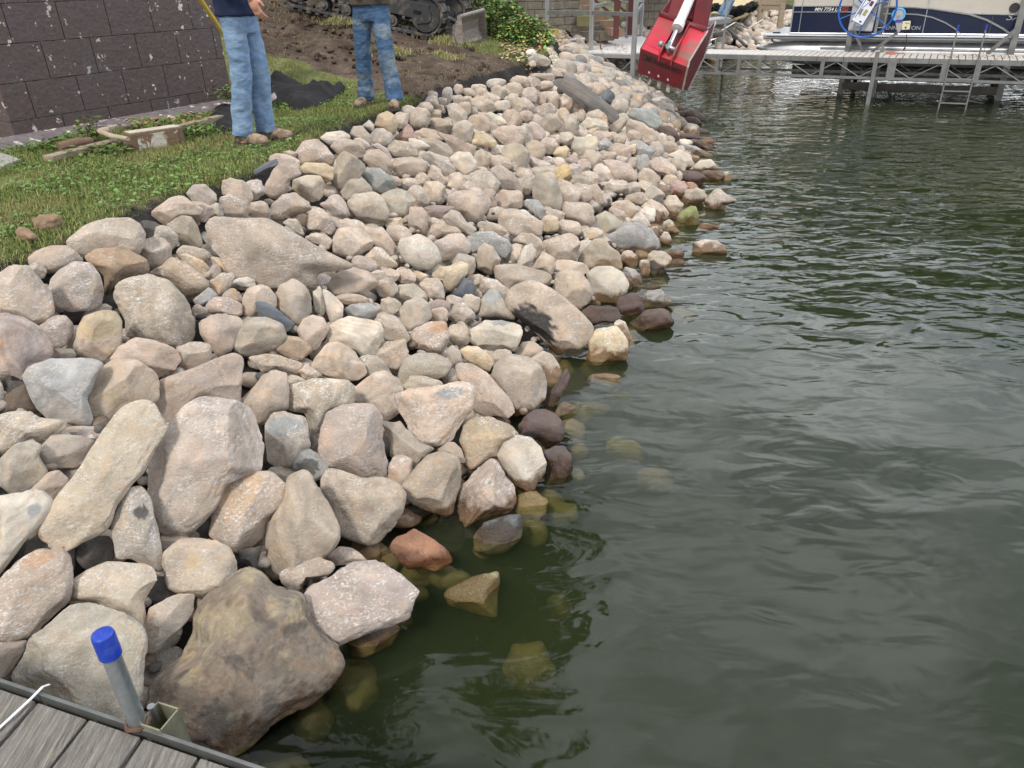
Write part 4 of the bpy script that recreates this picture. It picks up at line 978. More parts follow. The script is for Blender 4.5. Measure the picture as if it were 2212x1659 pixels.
for (px, py, r, lab) in [(885, 62, .16, 'straw-coloured sod clump beside the digger wheel, behind the second man'), (935, 80, .20, 'largest pale sod clump in front of the digger idler wheel'), (960, 95, .16, 'sod clump just left of the dozer blade tip'), (983, 100, .14, 'sod clump pushed against the dozer blade'), (950, 128, .13, 'lone grassy clump on the soil below the dozer blade'), (850, 118, .12, 'dry grassy clump on the soil right of the second man'), (730, 52, .12, 'green-yellow grass clump left of the second man beside the track')]:
    p = gat(px, py); tuft(p[0], p[1], 900, r, (.04, .12), [(.34, .32, .14), (.25, .28, .10), (.40, .35, .19)], 'turf_clump', lab, 'sod clump', 'clumps of torn sod on the soil')
# brown dirt clods lying in the near grass
for (px, py, r, lab) in [(108, 490, .055, 'largest brown dirt clod lying in the near lawn'), (62, 515, .05, 'flat pale brown dirt clod lower left in the lawn')]:
    p = at(px, py, 1.19); v_, f_, _c = blob((0, 0, r*.35), r*1.4, r, r*.7, 'k', 4, rs); v_ = v_*(1+.12*fbm(v_*40, 3)[:, None]); me = npmesh('dirt_clod', v_, f_); setcol(me, np.tile([.26, .18, .12], (len(v_), 1))); o = link('dirt_clod', me, m_ground); o.location = p; tg(o, lab, 'dirt clod')
# ------------------------------------------------------------------ painted block wall
m_paint = mat('flaking_brown_paint', (.098, .066, .064), rough=0.55, var=.18, vs=17, bump=.35, bs=30, col2=(.62, .58, .50), th=(.625, .64), dirt=(.09, .08, .085), dth=(.5, .8), ds=2.0)
m_mort = mat('painted_mortar', (.07, .06, .062), rough=.8, var=.3, vs=20, bump=.5, bs=80, col2=(.25, .23, .22), th=(.46, .55), stretch=(1, 1, 1))
m_foot = mat('flecked_footing_concrete', (.15, .125, .13), rough=.85, var=.3, vs=16, bump=.6, bs=50, col2=(.60, .57, .52), th=(.58, .61), dirt=(.22, .08, .07), dth=(.66, .7), ds=6)
wall = empty('block_wall', (*WC0, 1.2), 'dark brown painted concrete block wall with flaking white spots', 'wall')
WT = np.array([*WD, 0]); WNn = np.array([*WN, 0]); w0 = np.array([*WC0, 1.1])
rot = Matrix((Vector(WT), Vector(-WNn), Vector((0, 0, 1)))).transposed()
m = MB(); Lw = np.linalg.norm(WC1-WC0); m.box(Vector(w0+WT*Lw/2-WNn*.152)+Vector((0, 0, 1.2)), (Lw-.02, .28, 2.4), rot); m.done('mortar_core', m_mort, wall)
m2 = MB(); ch = .285; bl = .44
for r_ in range(8):
    z0 = 1.2 - (.12 if r_ == 0 else 0) + (r_-1)*ch + .16 if r_ else 1.1
    hh = ch if r_ else .26
    off = (r_ % 2)*bl/2; x = -off
    while x < Lw:
        a_ = max(x, 0); b_ = min(x+bl, Lw)
        if b_-a_ > .05:
            zc = z0+hh/2; c_ = Vector(w0+WT*(a_+b_)/2-WNn*(.15-.0))+Vector((0, 0, zc-1.1)); m2.box(c_+Vector(WNn)*0.0, (b_-a_-.006, .30, hh-.006), rot, .003)
        x += bl
bb = m2.done('blockwork', m_paint, wall)
m = MB(); sd_c = WC0 - WN*1.5   # return wall going back from the corner
S0 = np.array([*WC0, 0]) ; m2 = MB()
rot2 = Matrix((Vector(-WNn), Vector(-WT), Vector((0, 0, 1)))).transposed()
for r_ in range(8):
    z0 = 1.24+(r_-1)*ch if r_ else 1.1; hh = ch if r_ else .14+.12; x = -(r_ % 2)*bl/2
    while x < 2.0:
        a_ = max(x, .31); b_ = min(x+bl, 2.0)
        if b_-a_ > .05: m2.box(Vector(w0-WNn*(a_+b_)/2+WT*.151)+Vector((0, 0, z0+hh/2-1.1)), (b_-a_-.01, .295, hh-.01), rot2, .005)
        x += bl
m2.done('return_blockwork', m_paint, wall)
m = MB(); A0 = np.array([*WC0, 0])-WT*.25; A1 = np.array([*WC1, 0])+WT*.1; zb = 1.17
prof = [(0.0, .09), (.04, .085), (.17, .03), (.20, -.05), (0.0, -.05)]
m.prism([Vector(A0+WNn*a)+Vector((0, 0, zb+b_)) for a, b_ in prof], Vector(A1-A0)); m.done('footing', m_foot, wall)
slab = MB(); p0 = at(-60, 350, 1.2); slab.prism([at(-80, 360, 1.175), at(-10, 375, 1.175), at(48, 353, 1.175), at(5, 340, 1.175), at(-80, 320, 1.175)], (0, 0, .035), .006); o = slab.done('concrete_slab', mat('pale_concrete', (.30, .29, .27), rough=.9, bump=.4, bs=60, dirt=(.16, .14, .12))); tg(o, 'pale concrete slab corner at the foot of the painted wall', 'slab')
# ------------------------------------------------------------------ lumber at the wall foot
m_wood = mat('weathered_lumber', (.36, .29, .21), rough=.85, var=.25, vs=9, bump=.5, bs=30, stretch=(1, 14, 14), dirt=(.17, .14, .11), dth=(.5, .7), ds=2)
m_wood2 = mat('brown_timber', (.20, .13, .085), rough=.85, var=.25, vs=9, bump=.6, bs=30, stretch=(1, 12, 12))
m_chip = mat('peeling_white_on_timber', (.56, .52, .46), rough=.8, var=.08, vs=9, bump=.5, bs=30, col2=(.20, .13, .085), th=(.46, .49))
def t1(x, y, z): return at(*T('T1', x, y), z)
a, b = t1(400, 1315, 1.215), t1(1090, 1140, 1.215); ob = MB().bar(a, b, .10, .04, bev=.004).done('plank', m_wood); tg(ob, 'long weathered plank with a slanted cut end, nearest the left', 'plank', 'planks lying by the wall')
a, b = t1(1010, 1175, 1.235), t1(1830, 975, 1.235); ob = MB().bar(a, b, .085, .045, bev=.004).done('plank', m_wood); tg(ob, 'weathered grey plank running behind the painted timber toward the boots', 'plank', 'planks lying by the wall')
a, b = t1(490, 1225, 1.23), t1(760, 1175, 1.23); ob = MB().tube([a, (a+b)/2+Vector((.01, .01, .01)), b], [.04, .043, .036], 9).done('split_log', m_wood2, smooth=True); tg(ob, 'short split reddish log lying behind the plank end', 'log')
a, b = t1(1060, 1185, 1.24), t1(1500, 1120, 1.24); ang = (b-a).normalized()
tm = MB().bar(a, b, .16, .15, bev=.012).done('painted_timber', m_wood2); tg(tm, 'thick timber block with peeling white paint on its faces', 'timber')
up_ = Vector((0, 0, 1)); sdv = up_.cross(ang); sdv.normalize()
if sdv.dot(Vector((0, -1, 0))) < 0: sdv = -sdv
MB().box((a+b)/2+sdv*.0815-up_*.005, ((b-a).length-.10, .003, .125), Matrix((ang, sdv, up_)).transposed()).done('side_paint', m_chip, tm)
MB().box((a+b)/2+up_*.0765, ((b-a).length-.03, .13, .003), Matrix((ang, sdv, up_)).transposed()).done('top_paint', mat('white_top_paint', (.50, .46, .39), rough=.8, bump=.4, dirt=(.4, .33, .25), ds=9), tm)
pts = [t1(820, 1085, 1.29), t1(900, 1070, 1.31), t1(980, 1045, 1.31), t1(1090, 1050, 1.28)]; m = MB().tube(pts, [.022, .02, .018, .012], 8); m.tube([t1(830, 1090, 1.29), t1(930, 1130, 1.30), t1(1060, 1150, 1.30)], [.02, .02, .016], 8); o = m.done('driftwood_branch', mat('bleached_branch', (.40, .33, .26), rough=.9, bump=.5), smooth=True); tg(o, 'forked bleached driftwood branch resting on the painted timber', 'branch')
WV, WF, WC_ = [], [], []
def weed(px, py, z, n, s, hgt, cols, lab, name='weed', cat='weed', group='weeds along the wall foot', sy=None):
    c = at(px, py, z); sy = sy or s; V, F_, C_, nv = [], [], [], 0
    for i in range(n):
        q = np.array([rs.randn()*s*.5, rs.randn()*sy*.5, abs(rs.rand())*hgt]); a = rs.rand()*6.28; r = rs.uniform(.6, 1.3)*min(.03, s*.25+.008); dx = np.array([math.cos(a), math.sin(a), rs.uniform(-.5, .4)]); dy = np.array([-math.sin(a), math.cos(a), rs.uniform(-.3, .3)])
        V += [q, q+dx*r+dy*r*.55, q+dx*r*2, q+dx*r-dy*r*.55]; F_.append([nv, nv+1, nv+2, nv+3]); nv += 4; C_ += [np.array(cols[rs.randint(len(cols))])*(1+.2*rs.randn())]*4
    for i in range(max(4, n//12)):
        q = np.array([rs.randn()*s*.3, rs.randn()*sy*.3, 0]); t = q+[rs.randn()*s*.2, rs.randn()*s*.2, hgt*rs.uniform(.6, 1)]; V += [q-[.003, 0, 0], q+[.003, 0, 0], t+[.002, 0, 0], t-[.002, 0, 0]]; F_.append([nv, nv+1, nv+2, nv+3]); nv += 4; C_ += [np.array([.12, .10, .04])]*4
    WV.append(np.array(V)+np.array(c)); WF.append(np.array(F_)+sum(map(len, WV[:-1]))); WC_.append(np.clip(C_, .01, .7))
G1 = [(.09, .16, .035), (.13, .20, .05), (.07, .11, .03)]; G2 = G1+[(.25, .16, .06), (.3, .24, .06)]
weed(*T('T1', 780, 1130), 1.24, 90, .10, .16, G2, 'tall weed with reddish tips growing between the small log and the branch'); weed(*T('T1', 640, 1130), 1.24, 60, .16, .06, G1, 'low round-leaved weed at the wall foot above the small log')
weed(*T('T1', 450, 1220), 1.2, 110, .22, .07, G1, 'leafy weed patch left of the small log'); weed(*T('T1', 1160, 1080), 1.25, 80, .13, .10, G2, 'weed growing behind the painted timber block'); weed(*T('T1', 1340, 1035), 1.25, 70, .16, .07, G2, 'low weed behind the right end of the timber block')
weed(*T('T1', 1560, 990), 1.25, 70, .14, .06, G2, 'small weed by the wall between timber and black cloth'); weed(*T('T1', 1900, 830), 1.28, 90, .13, .14, G1, 'bushy weed at the wall corner behind the first man'); weed(*T('T1', 1640, 1110), 1.2, 120, .22, .08, G1, 'grassy weed in front of the plank by the black cloth'); weed(*T('T1', 880, 1250), 1.2, 120, .24, .05, G1, 'clover-like weed spilling over the near plank')
me = npmesh('weeds', np.vstack(WV), np.vstack(WF), False); setcol(me, np.vstack(WC_)); o = link('weeds', me, m_leafy); tg(o, 'green and reddish weeds growing along the foot of the painted wall', 'weeds', None, 'stuff')
# ------------------------------------------------------------------ black landscape fabric
m_fab = mat('black_woven_fabric', (.018, .018, .02), rough=.85, var=.3, vs=60, bump=.35, bs=160, spec=.3)
def cloth(pts, z, amp, label, name='fabric_sheet', fold=5.0, lift=.0, seed=0, cat='landscape fabric', res=.018, sink=.02):
    W = np.array([list(gat(x, y))[:2] if z < 1.25 else list(at(x, y, z))[:2] for x, y in pts]); mn, mxx = W.min(0), W.max(0); xs = np.arange(mn[0]-res, mxx[0]+res, res); ys = np.arange(mn[1]-res, mxx[1]+res, res); X, Y = np.meshgrid(xs, ys); Q = np.column_stack([X.ravel(), Y.ravel()])
    ins = np.zeros(len(Q), bool); dm_ = np.full(len(Q), 1e9)
    for a, b in zip(W, np.roll(W, -1, 0)):
        cnd = (a[1] > Q[:, 1]) != (b[1] > Q[:, 1]); ins ^= cnd & (Q[:, 0] < (b[0]-a[0])*(Q[:, 1]-a[1])/(b[1]-a[1]+1e-12)+a[0]); d = b-a; q = Q-a; t = np.clip((q@d)/(d@d), 0, 1); dm_ = np.minimum(dm_, np.hypot(*(q-t[:, None]*d).T))
    sg = np.where(ins, dm_, -dm_); f3 = np.column_stack([Q*[fold, fold*1.8], Q[:, :1]*0+seed]); n1 = fbm(f3, 3); rid = 1-abs(fbm(f3*.8+20, 2)); ed = np.clip(sg/.12, 0, 1)
    zz = hground(Q)[0]+.012-sink*(1-ed)+amp*ed**.6*(.35+.5*n1+.6*rid**2)+lift*ed; idx = -np.ones(len(Q), int); kp = sg > -res*.6; idx[kp] = np.arange(kp.sum()); I2 = idx.reshape(X.shape)
    F_ = np.stack([I2[:-1, :-1], I2[:-1, 1:], I2[1:, 1:], I2[1:, :-1]], -1).reshape(-1, 4); F_ = F_[(F_ >= 0).all(1)]; Vv = np.column_stack([Q, zz])[kp]; c = Vv.mean(0); me = npmesh(name, Vv-c, F_); o = link(name, me, m_fab); o.location = c
    sm = o.modifiers.new('thick', 'SOLIDIFY'); sm.thickness = .004; tg(o, label, cat, 'pieces of black landscape fabric'); return o
def t2(x, y): return T('T2', x, y)
cloth([t2(-60, 720), t2(60, 660), t2(130, 625), t2(210, 680), t2(430, 715), t2(520, 770), t2(640, 720), t2(665, 750), t2(560, 830), t2(440, 900), t2(240, 930), t2(120, 870), t2(0, 870), t2(-60, 830)], 1.19, .12, 'large crumpled black fabric spread on the grass behind the first man', fold=2.6, seed=3)
tt = lambda x, y: T('T1', x, y)
cloth([tt(1770, 900), tt(1900, 880), tt(2050, 900), tt(2060, 1000), tt(1960, 1110), tt(1850, 1135), tt(1780, 1085), tt(1700, 1030)], 1.2, .07, 'small black fabric heap at the wall foot by the first man boots', fold=3.2, seed=8)
def strip(pix, wd, label, z=1.17, amp=.03, seed=0):
    n = len(pix); U = [(x, y-wd/2) for x, y in pix]; D_ = [(x, y+wd/2) for x, y in pix][::-1]; return cloth(U+D_, z, amp, label, fold=5, seed=seed, sink=.03)
strip([(-40, 590), (60, 572), (120, 548), (170, 520), (215, 498), (255, 478)], 34, 'black fabric edge strip nearest the camera, between lawn and stones', seed=1)
cloth([T('A', 1030, 260), T('A', 1060, 230), T('A', 1150, 235), T('A', 1180, 310), T('A', 1180, 380), T('A', 1060, 340), T('A', 920, 320)], 1.2, .05, 'folded black fabric flap above the flat-topped boulder', seed=2)
strip([(540, 400), (575, 378), (610, 345)], 16, 'black fabric edge showing beside the dark thin stone', seed=4); strip([t2(370, 1150), t2(480, 1085), t2(600, 1075), t2(700, 1090)], 13, 'black fabric edge curling above the stones, left of the second man', seed=5)
strip([t2(1100, 930), t2(1190, 900), t2(1260, 850), t2(1320, 810), t2(1350, 770)], 10, 'black fabric edge right of the second man boots', seed=6); strip([t2(1390, 745), t2(1600, 715), t2(1800, 685), t2(1990, 665), t2(2060, 650)], 6, 'long black fabric edge below the bare soil slope', seed=7, amp=.02)
cloth([T('T3', 215, 600), T('T3', 250, 540), T('T3', 290, 520), T('T3', 345, 565), T('T3', 280, 610)], 1.2, .05, 'black fabric scrap near the white rock on the far grass', seed=9)
# thin dark stone leaning out of the grass edge at T(560,365)
# ------------------------------------------------------------------ near dock with capped pipe
m_dock = mat('grey_weathered_deck_board', (.235, .215, .19), rough=.9, var=.35, vs=5, bump=.9, bs=14, stretch=(22, 1.6, 22), dirt=(.12, .11, .10), dth=(.5, .68), ds=3, col2=(.42, .38, .30), th=(.55, .7))
m_alu = mat('dull_aluminium', (.42, .43, .43), rough=.45, metal=.85, var=.15, vs=8, bump=.1)
m_galv = mat('galvanised_steel', (.42, .46, .48), rough=.38, metal=.8, var=.2, vs=20, bump=.08, dirt=(.25, .28, .29), ds=12, dth=(.45, .7))
E0 = Vector(at(*T('G', 0, 945), .8)); E1 = Vector(at(*T('G', 2050, 1640), .8)); ED = (E1-E0).normalized(); BD = Vector((.19, .98, 0)).normalized()
dock = empty('dock', (E0.x, E0.y, .0), 'weathered wooden dock corner with an aluminium edge rail', 'dock')
seam = [-1.15+.0]; xs_ = []; p310 = at(*T('G', 310, 1100), .8); s0 = (p310-E0).dot(ED); wds = .158
EN = Vector((-ED.y, ED.x, 0))
for k in range(-8, 14):
    a_ = s0+k*wds+.005; b_ = s0+(k+1)*wds-.005; inset = .016
    q0 = E0+ED*a_-EN*inset; q1 = E0+ED*b_-EN*inset; m = MB(); dz_ = .0
    m.prism([q0-up_*.04, q1-up_*.04, q1-BD*2.6-up_*.04, q0-BD*2.6-up_*.04], up_*(.038+.002*(k % 2)), .003)
    me_o = m.done('deck_board', m_dock, dock)
    mesh = me_o.data     # keep every board's own grain: shift texture space through UV-less object coords
for i_, o_ in enumerate([c for c in dock.children]):
    c_ = np.empty(len(o_.data.vertices)*3, np.float32); o_.data.vertices.foreach_get('co', c_); c_ = c_.reshape(-1, 3); ct = c_.mean(0); sh = np.array([0, 0, i_*.0])
mr_ = MB(); mr_.bar(E0-ED*1.6-up_*.035, E1+ED*1.6-up_*.035, .005, .075, bev=.001); mr_.bar(E0-ED*1.6+EN*.002+up_*.002, E1+ED*1.6+EN*.002+up_*.002, .009, .007, bev=.002); mr_.done('edge_rail', mat('dark_dull_rail', (.16, .165, .16), rough=.5, metal=.5, var=.2, vs=20), dock)
m = MB(); 
for k in (-1.4, 1.3):
    q = E0+ED*k-EN*.25; m.tube([q-up_*.08, q-up_*1.6], .03, 12)
m.done('support_leg', m_galv, dock, smooth=True)
pb = Vector(at(*T('G', 1148, 1292), .8)); pr_ = .0198
pole = empty('dock_pipe', pb-up_*.9, 'galvanised steel pipe with a bright blue plastic cap', 'pipe')
MB().tube([pb-up_*1.1, pb+up_*.235], pr_, 28).done('pipe', m_galv, pole, smooth=True)
m_blue = mat('blue_plastic', (.008, .04, .36), rough=.42, var=.10, vs=30, bump=.06, dirt=(.05, .09, .40), dth=(.5, .7), ds=40)
m = MB(); m.tube([pb+up_*.228, pb+up_*.229, pb+up_*.286, pb+up_*.292, pb+up_*.294], [.0226, .0237, .0237, .0222, .019], 32); m.done('cap', m_blue, pole, smooth=True)
m = MB(); m.tube([pb+up_*.2935, pb+up_*.2955], [.004, .002], 10); m.done('cap_nub', m_blue, pole)
br = empty('pipe_bracket', pb-up_*.2, 'aluminium corner bracket holding the blue-capped pipe to the dock', 'bracket')
m = MB(); c0 = pb+Vector((.048, .008, 0)); ringp = lambda c, w_, t_: None
for sx, sy, lx, ly in ((-.03, 0, .004, .06), (.03, 0, .004, .06), (0, -.03, .064, .004), (0, .03, .064, .004)):
    m.box(c0+ED*sx+EN*sy-up_*.09, (lx, ly, .21), Matrix((ED, EN, up_)).transposed())
m.done('channel', mat('yellowed_aluminium', (.30, .285, .20), rough=.5, metal=.6, var=.2, vs=30), br)
m = MB(); m.tube([pb+Vector((math.cos(t)*.024, math.sin(t)*.024, .006+.004*math.sin(3*t))) for t in np.linspace(0, 6.283, 25)], .006, 6, cap=False); m.done('twine_wrap', mat('brown_debris', (.12, .07, .05), rough=.95, bump=.8), br)
m = MB(); m.tube([pb+Vector((.022, .03, -.03)), pb+Vector((.022, .03, .022))], .009, 12); m.done('bolt_sleeve', m_alu, br, smooth=True)
z0 = E0+ED*((Vector(at(*T('G', 320, 1065), .8))-E0).dot(ED))
pz = [z0+EN*.03+up_*.004, z0+EN*.014+up_*.014, z0+up_*.012-EN*.02, z0-BD*.16+Vector((-.035, 0, .006)), z0-BD*.36+Vector((-.075, 0, .004))]
m = MB()
for a_, b_ in zip(pz[:-1], pz[1:]): m.bar(a_, b_, .007, .0018)
o = m.done('cable_tie', mat('white_nylon', (.62, .63, .64), rough=.35, var=.03)); tg(o, 'white nylon cable tie looped over the dock edge rail', 'cable tie')
# ------------------------------------------------------------------ people
m_skin = mat('skin', (.52, .26, .18), rough=.55, var=.1, vs=20, bump=.15, bs=120)
def denim(nm, base, fade):
    return mat(nm, base, rough=.9, var=.26, vs=6, bump=1.0, bs=9, stretch=(1, 1, 2.2), col2=fade, th=(.46, .66), spec=.2)
m_den1 = denim('light_denim', (.17, .26, .40), (.27, .37, .50)); m_den2 = denim('dark_faded_denim', (.06, .115, .21), (.25, .30, .31))
m_navy = mat('navy_cotton', (.018, .026, .06), rough=.95, var=.2, vs=7, bump=.5, bs=14, spec=.2); m_olive = mat('brown_grey_knit', (.075, .062, .05), rough=.95, var=.25, vs=10, bump=.5, bs=14, spec=.2)
m_boot = mat('tan_boot_leather', (.30, .22, .155), rough=.8, var=.35, vs=20, bump=.8, bs=30, dirt=(.11, .075, .055), dth=(.48, .62), ds=16); m_sole = mat('grey_rubber_sole', (.05, .045, .04), rough=.85, var=.2, bump=.3); m_hair = mat('brown_hair', (.05, .03, .02), rough=.8, bump=.8, bs=90, stretch=(1, 1, .2))
def remesh(o, vox, sm=4, disp=None):
    r = o.modifiers.new('surface', 'REMESH'); r.mode = 'VOXEL'; r.voxel_size = vox; r.use_smooth_shade = True
    s = o.modifiers.new('relax', 'SMOOTH'); s.iterations = sm; s.factor = .5
    if disp:
        for nm, sc_, st in disp:
            tx = bpy.data.textures.new('folds', 'CLOUDS'); tx.noise_scale = sc_; tx.noise_depth = 1; d = o.modifiers.new(nm, 'DISPLACE'); d.texture = tx; d.strength = st; d.mid_level = .5; d.texture_coords = 'LOCAL'
def ell(m, c, r, rot=None):
    g = bmesh.ops.create_icosphere(m.bm, subdivisions=4, radius=1); bmesh.ops.transform(m.bm, matrix=Matrix.Translation(Vector(c)) @ (rot.to_4x4() if rot is not None else Matrix.Identity(4)) @ Matrix.Diagonal((*r, 1)), verts=g['verts'])
def loft(m, secs, seg=20):
    """secs: centre, half depth (x), half width (y)"""
    R0 = []
    for c, a_, b_ in secs: R0.append([m.bm.verts.new(Vector(c)+Vector((math.cos(t)*a_, math.sin(t)*b_, 0))) for t in np.linspace(0, 2*math.pi, seg+1)[:-1]])
    for i in range(len(R0)-1):
        for k in range(seg): m.bm.faces.new((R0[i][k], R0[i][(k+1) % seg], R0[i+1][(k+1) % seg], R0[i+1][k]))
    m.bm.faces.new(R0[0][::-1]); m.bm.faces.new(R0[-1])
def boot(root, foot, yaw, toe, square=False):
    """foot: local position of the ankle on the ground, yaw in radians"""
    rot = Matrix.Rotation(yaw, 3, 'Z'); f = Vector(foot)
    def q(x, y, z): return f+rot@Vector((x, y, z))
    m = MB(); ell(m, q(.085, 0, .05), (.125, .047, .048), rot); ell(m, q(.155, .0, .045), (.062, .052, .042), rot); ell(m, q(-.035, 0, .055), (.055, .042, .055), rot); m.tube([q(-.02, 0, .04), q(-.015, 0, .11), q(-.02, 0, .19)], [.05, .048, .052], 14)
    b = m.done('boot', m_boot, root, local=True); remesh(b, .007, 3)
    m = MB(); out_ = [(-.085, -.03), (-.09, 0), (-.085, .03), (-.04, .043), (.06, .042), (.13, .058), (.19, .05), (.222, .02), (.222, -.02), (.19, -.05), (.13, -.056), (.06, -.04), (-.04, -.043)]
    m.prism([q(x, y, 0) for x, y in out_], (0, 0, .024), .004); s = m.done('sole', m_sole, None, smooth=True)
    return b, s
def fix_sole(b, s, root):  # the sole is a sub-part of its boot
    s.parent = b
def person(loc, rz, label, feet, hips, shirt, jeans, arms, lean=(0, 0), headturn=0, ht=1.78, group=None, knees=None, hemw=.085, shirt_z=.93, thigh=.098):
    root = empty('person', loc, label, 'person', 'people at work on the bank', rz); hz = hips; k = ht/1.78; lx, ly = lean
    sh = Vector((lx, ly, 1.44*k)); 
    m = MB()      # body: one surface
    loft(m, [((lx*.1, 0, .86*k), .08, .12), ((lx*.3, ly*.3, 1.0*k), .085, .125), ((lx*.7, ly*.6, 1.2*k), .10, .14), ((lx, ly, 1.36*k), .115, .18), ((lx, ly, 1.46*k), .07, .12)])
    for sgn, ft in ((1, feet[0]), (-1, feet[1])):
        kn = (knees[0 if sgn > 0 else 1] if knees else None) or Vector(((ft[0])*.5+.03, (ft[1]+sgn*.09)*.5, .49*k)); m.tube([(lx*.1, sgn*.09, .92*k), tuple(kn), (ft[0]-.01, ft[1], .10)], [.07, .05, .038], 12)
        m.tube([(ft[0], ft[1], .07), (ft[0], ft[1], .02)], [.04, .04], 10)
    m.tube([(lx, ly, 1.42*k), (lx+.01, ly, 1.56*k)], [.06, .055], 14); hc = Vector((lx+.025, ly, 1.665*k)); rh = Matrix.Rotation(headturn, 3, 'Z')
    ell(m, hc, (.098, .076, .115), rh); ell(m, hc+rh@Vector((.03, 0, -.06)), (.06, .055, .06), rh); m.tube([hc+rh@Vector((.092, 0, .015)), hc+rh@Vector((.118, 0, -.02)), hc+rh@Vector((.09, 0, -.03))], [.008, .014, .012], 8)
    for s_ in (1, -1): ell(m, hc+rh@Vector((0, s_*.078, -.005)), (.02, .01, .03), rh); ell(m, hc+rh@Vector((.086, s_*.03, .012)), (.012, .014, .009), rh)
    ell(m, hc+rh@Vector((.088, 0, -.052)), (.012, .025, .007), rh)
    for A in arms:      # shoulder, elbow, wrist, hand direction, palm side
        S_, E_, W_, hd, side = [Vector(v) if not isinstance(v, (int, float)) else v for v in A]; m.tube([S_, E_, W_], [.052, .042, .028], 12); hd = hd.normalized(); pl = side.normalized(); th_ = hd.cross(pl).normalized()
        m.tube([W_, W_+hd*.03], [.028, .03], 10); rotm = Matrix((hd, th_, pl)).transposed(); ell(m, W_+hd*.055, (.05, .042, .018), rotm)
        for i in range(4):
            b0 = W_+hd*.09+th_*(.030-.020*i); L_ = (.068, .076, .072, .056)[i]; m.tube([b0-hd*.02, b0+hd*L_*.45+pl*.008, b0+hd*L_*.8+pl*.026, b0+hd*L_*.95+pl*.045], [.0095, .009, .0082, .007], 8)
        tb = W_+hd*.03+th_*.032; m.tube([tb-th_*.01, tb+th_*.022+hd*.03+pl*.012, tb+th_*.026+hd*.062+pl*.024], [.012, .011, .009], 8)
    b = m.done('body', m_skin, root, local=True); remesh(b, .0055, 3)
    m = MB()      # jeans
    loft(m, [((lx*.1, 0, .80*k), .105, .155), ((lx*.15, 0, .90*k), .125, .175), ((lx*.3, 0, 1.0*k), .115, .165)])
    for sgn, ft in ((1, feet[0]), (-1, feet[1])):
        kn = (knees[0 if sgn > 0 else 1] if knees else None) or Vector((ft[0]*.5+.03, (ft[1]+sgn*.085)*.5, .49*k)); hp = Vector((lx*.1, sgn*.086, .88*k)); an = Vector((ft[0]-.005, ft[1], .075))
        m.tube([hp, hp*.5+Vector(kn)*.5+Vector((0, 0, .02)), kn, Vector(kn)*.5+an*.5-Vector((.012, 0, 0)), an], [thigh, thigh*.92, .079, .077, hemw], 18)
    j = m.done('jeans', jeans, root, local=True); remesh(j, .009, 5, [('folds', .12, .022), ('creases', .05, .010)])
    m = MB()
    loft(m, [((lx*.2, 0, shirt_z*k), .150, .195), ((lx*.3, ly*.3, 1.02*k), .14, .185), ((lx*.7, ly*.6, 1.22*k), .13, .175), ((lx, ly, 1.38*k), .13, .2), ((lx, ly, 1.46*k), .085, .13), ((lx, ly, 1.485*k), .06, .07)])
    for A in arms:
        S_, E_ = Vector(A[0]), Vector(A[1]); m.tube([S_-Vector((0, 0, .0)), S_*.35+E_*.65], [.072, .066], 14)
    s = m.done('shirt', shirt, root, local=True); remesh(s, .011, 4, [('folds', .12, .03)])
    m = MB(); ell(m, hc+rh@Vector((-.02, 0, .028)), (.098, .084, .105), rh); hr = m.done('hair', m_hair, root, local=True); hr.scale = (1, 1, 1)
    return root
p1 = Vector(at(540, 316, 1.18)); p1.z = 1.185
R1 = person(p1+Vector((.07, .08, 0)), R_(-14), 'standing man in navy t-shirt and light blue jeans, right hand hanging', [(.00, .11), (-.09, -.085)], 0, m_navy, m_den1, [((-.02, -.20, 1.40), (.04, -.27, 1.17), (.24, -.20, 1.05), (.30, .02, -.95), (.25, 1, 0)), ((-.02, .20, 1.40), (.05, .28, 1.15), (.25, .2, 1.12), (1, -.3, .1), (0, 0, -1))], lean=(-.03, 0), hemw=.080, shirt_z=.915, thigh=.09)
for ft, yw in (((.00, .11), R_(6)), ((-.09, -.085), R_(-8))):
    b, s = boot(R1, (ft[0], ft[1], 0), yw, 1); fix_sole(b, s, R1)
    m = MB(); f = Vector((ft[0], ft[1], 0)); rr = Matrix.Rotation(yw, 3, 'Z')
    for q in range(4): m.tube([f+rr@Vector((.045+q*.022, -.03, .115-q*.012)), f+rr@Vector((.055+q*.022, 0, .124-q*.012)), f+rr@Vector((.045+q*.022, .03, .115-q*.012))], .0035, 5)
    lc = m.done('laces', mat('brown_laces', (.16, .08, .05), rough=.9), R1, local=True); lc.parent = b
fa, fb = Vector(at(*T('T2', 825, 885), 1.18)), Vector(at(*T('T2', 1062, 905), 1.18)); p2 = (fa+fb)/2; p2.z = 1.185; yaw2 = R_(-90-8); inv = Matrix.Rotation(-yaw2, 3, 'Z'); la, lb = inv@(fa-p2), inv@(fb-p2)
R2 = person(p2, yaw2, 'standing man in brown-grey shirt and faded dark jeans, square-toed boots', [(lb.x-.03, lb.y), (la.x-.03, la.y)], 0, m_olive, m_den2, [((-.02, -.21, 1.40), (-.06, -.30, 1.18), (.12, -.16, 1.13), (.8, .6, 0), (0, 0, -1)), ((-.02, .21, 1.40), (-.06, .30, 1.18), (.12, .16, 1.15), (.8, -.6, 0), (0, 0, -1))], hemw=.088, ht=1.74, shirt_z=.945, thigh=.094)
for ft in ((lb.x-.03, lb.y), (la.x-.03, la.y)):
    b, s = boot(R2, (ft[0], ft[1], 0), R_(10 if ft[1] > 0 else -10), 1); fix_sole(b, s, R2)
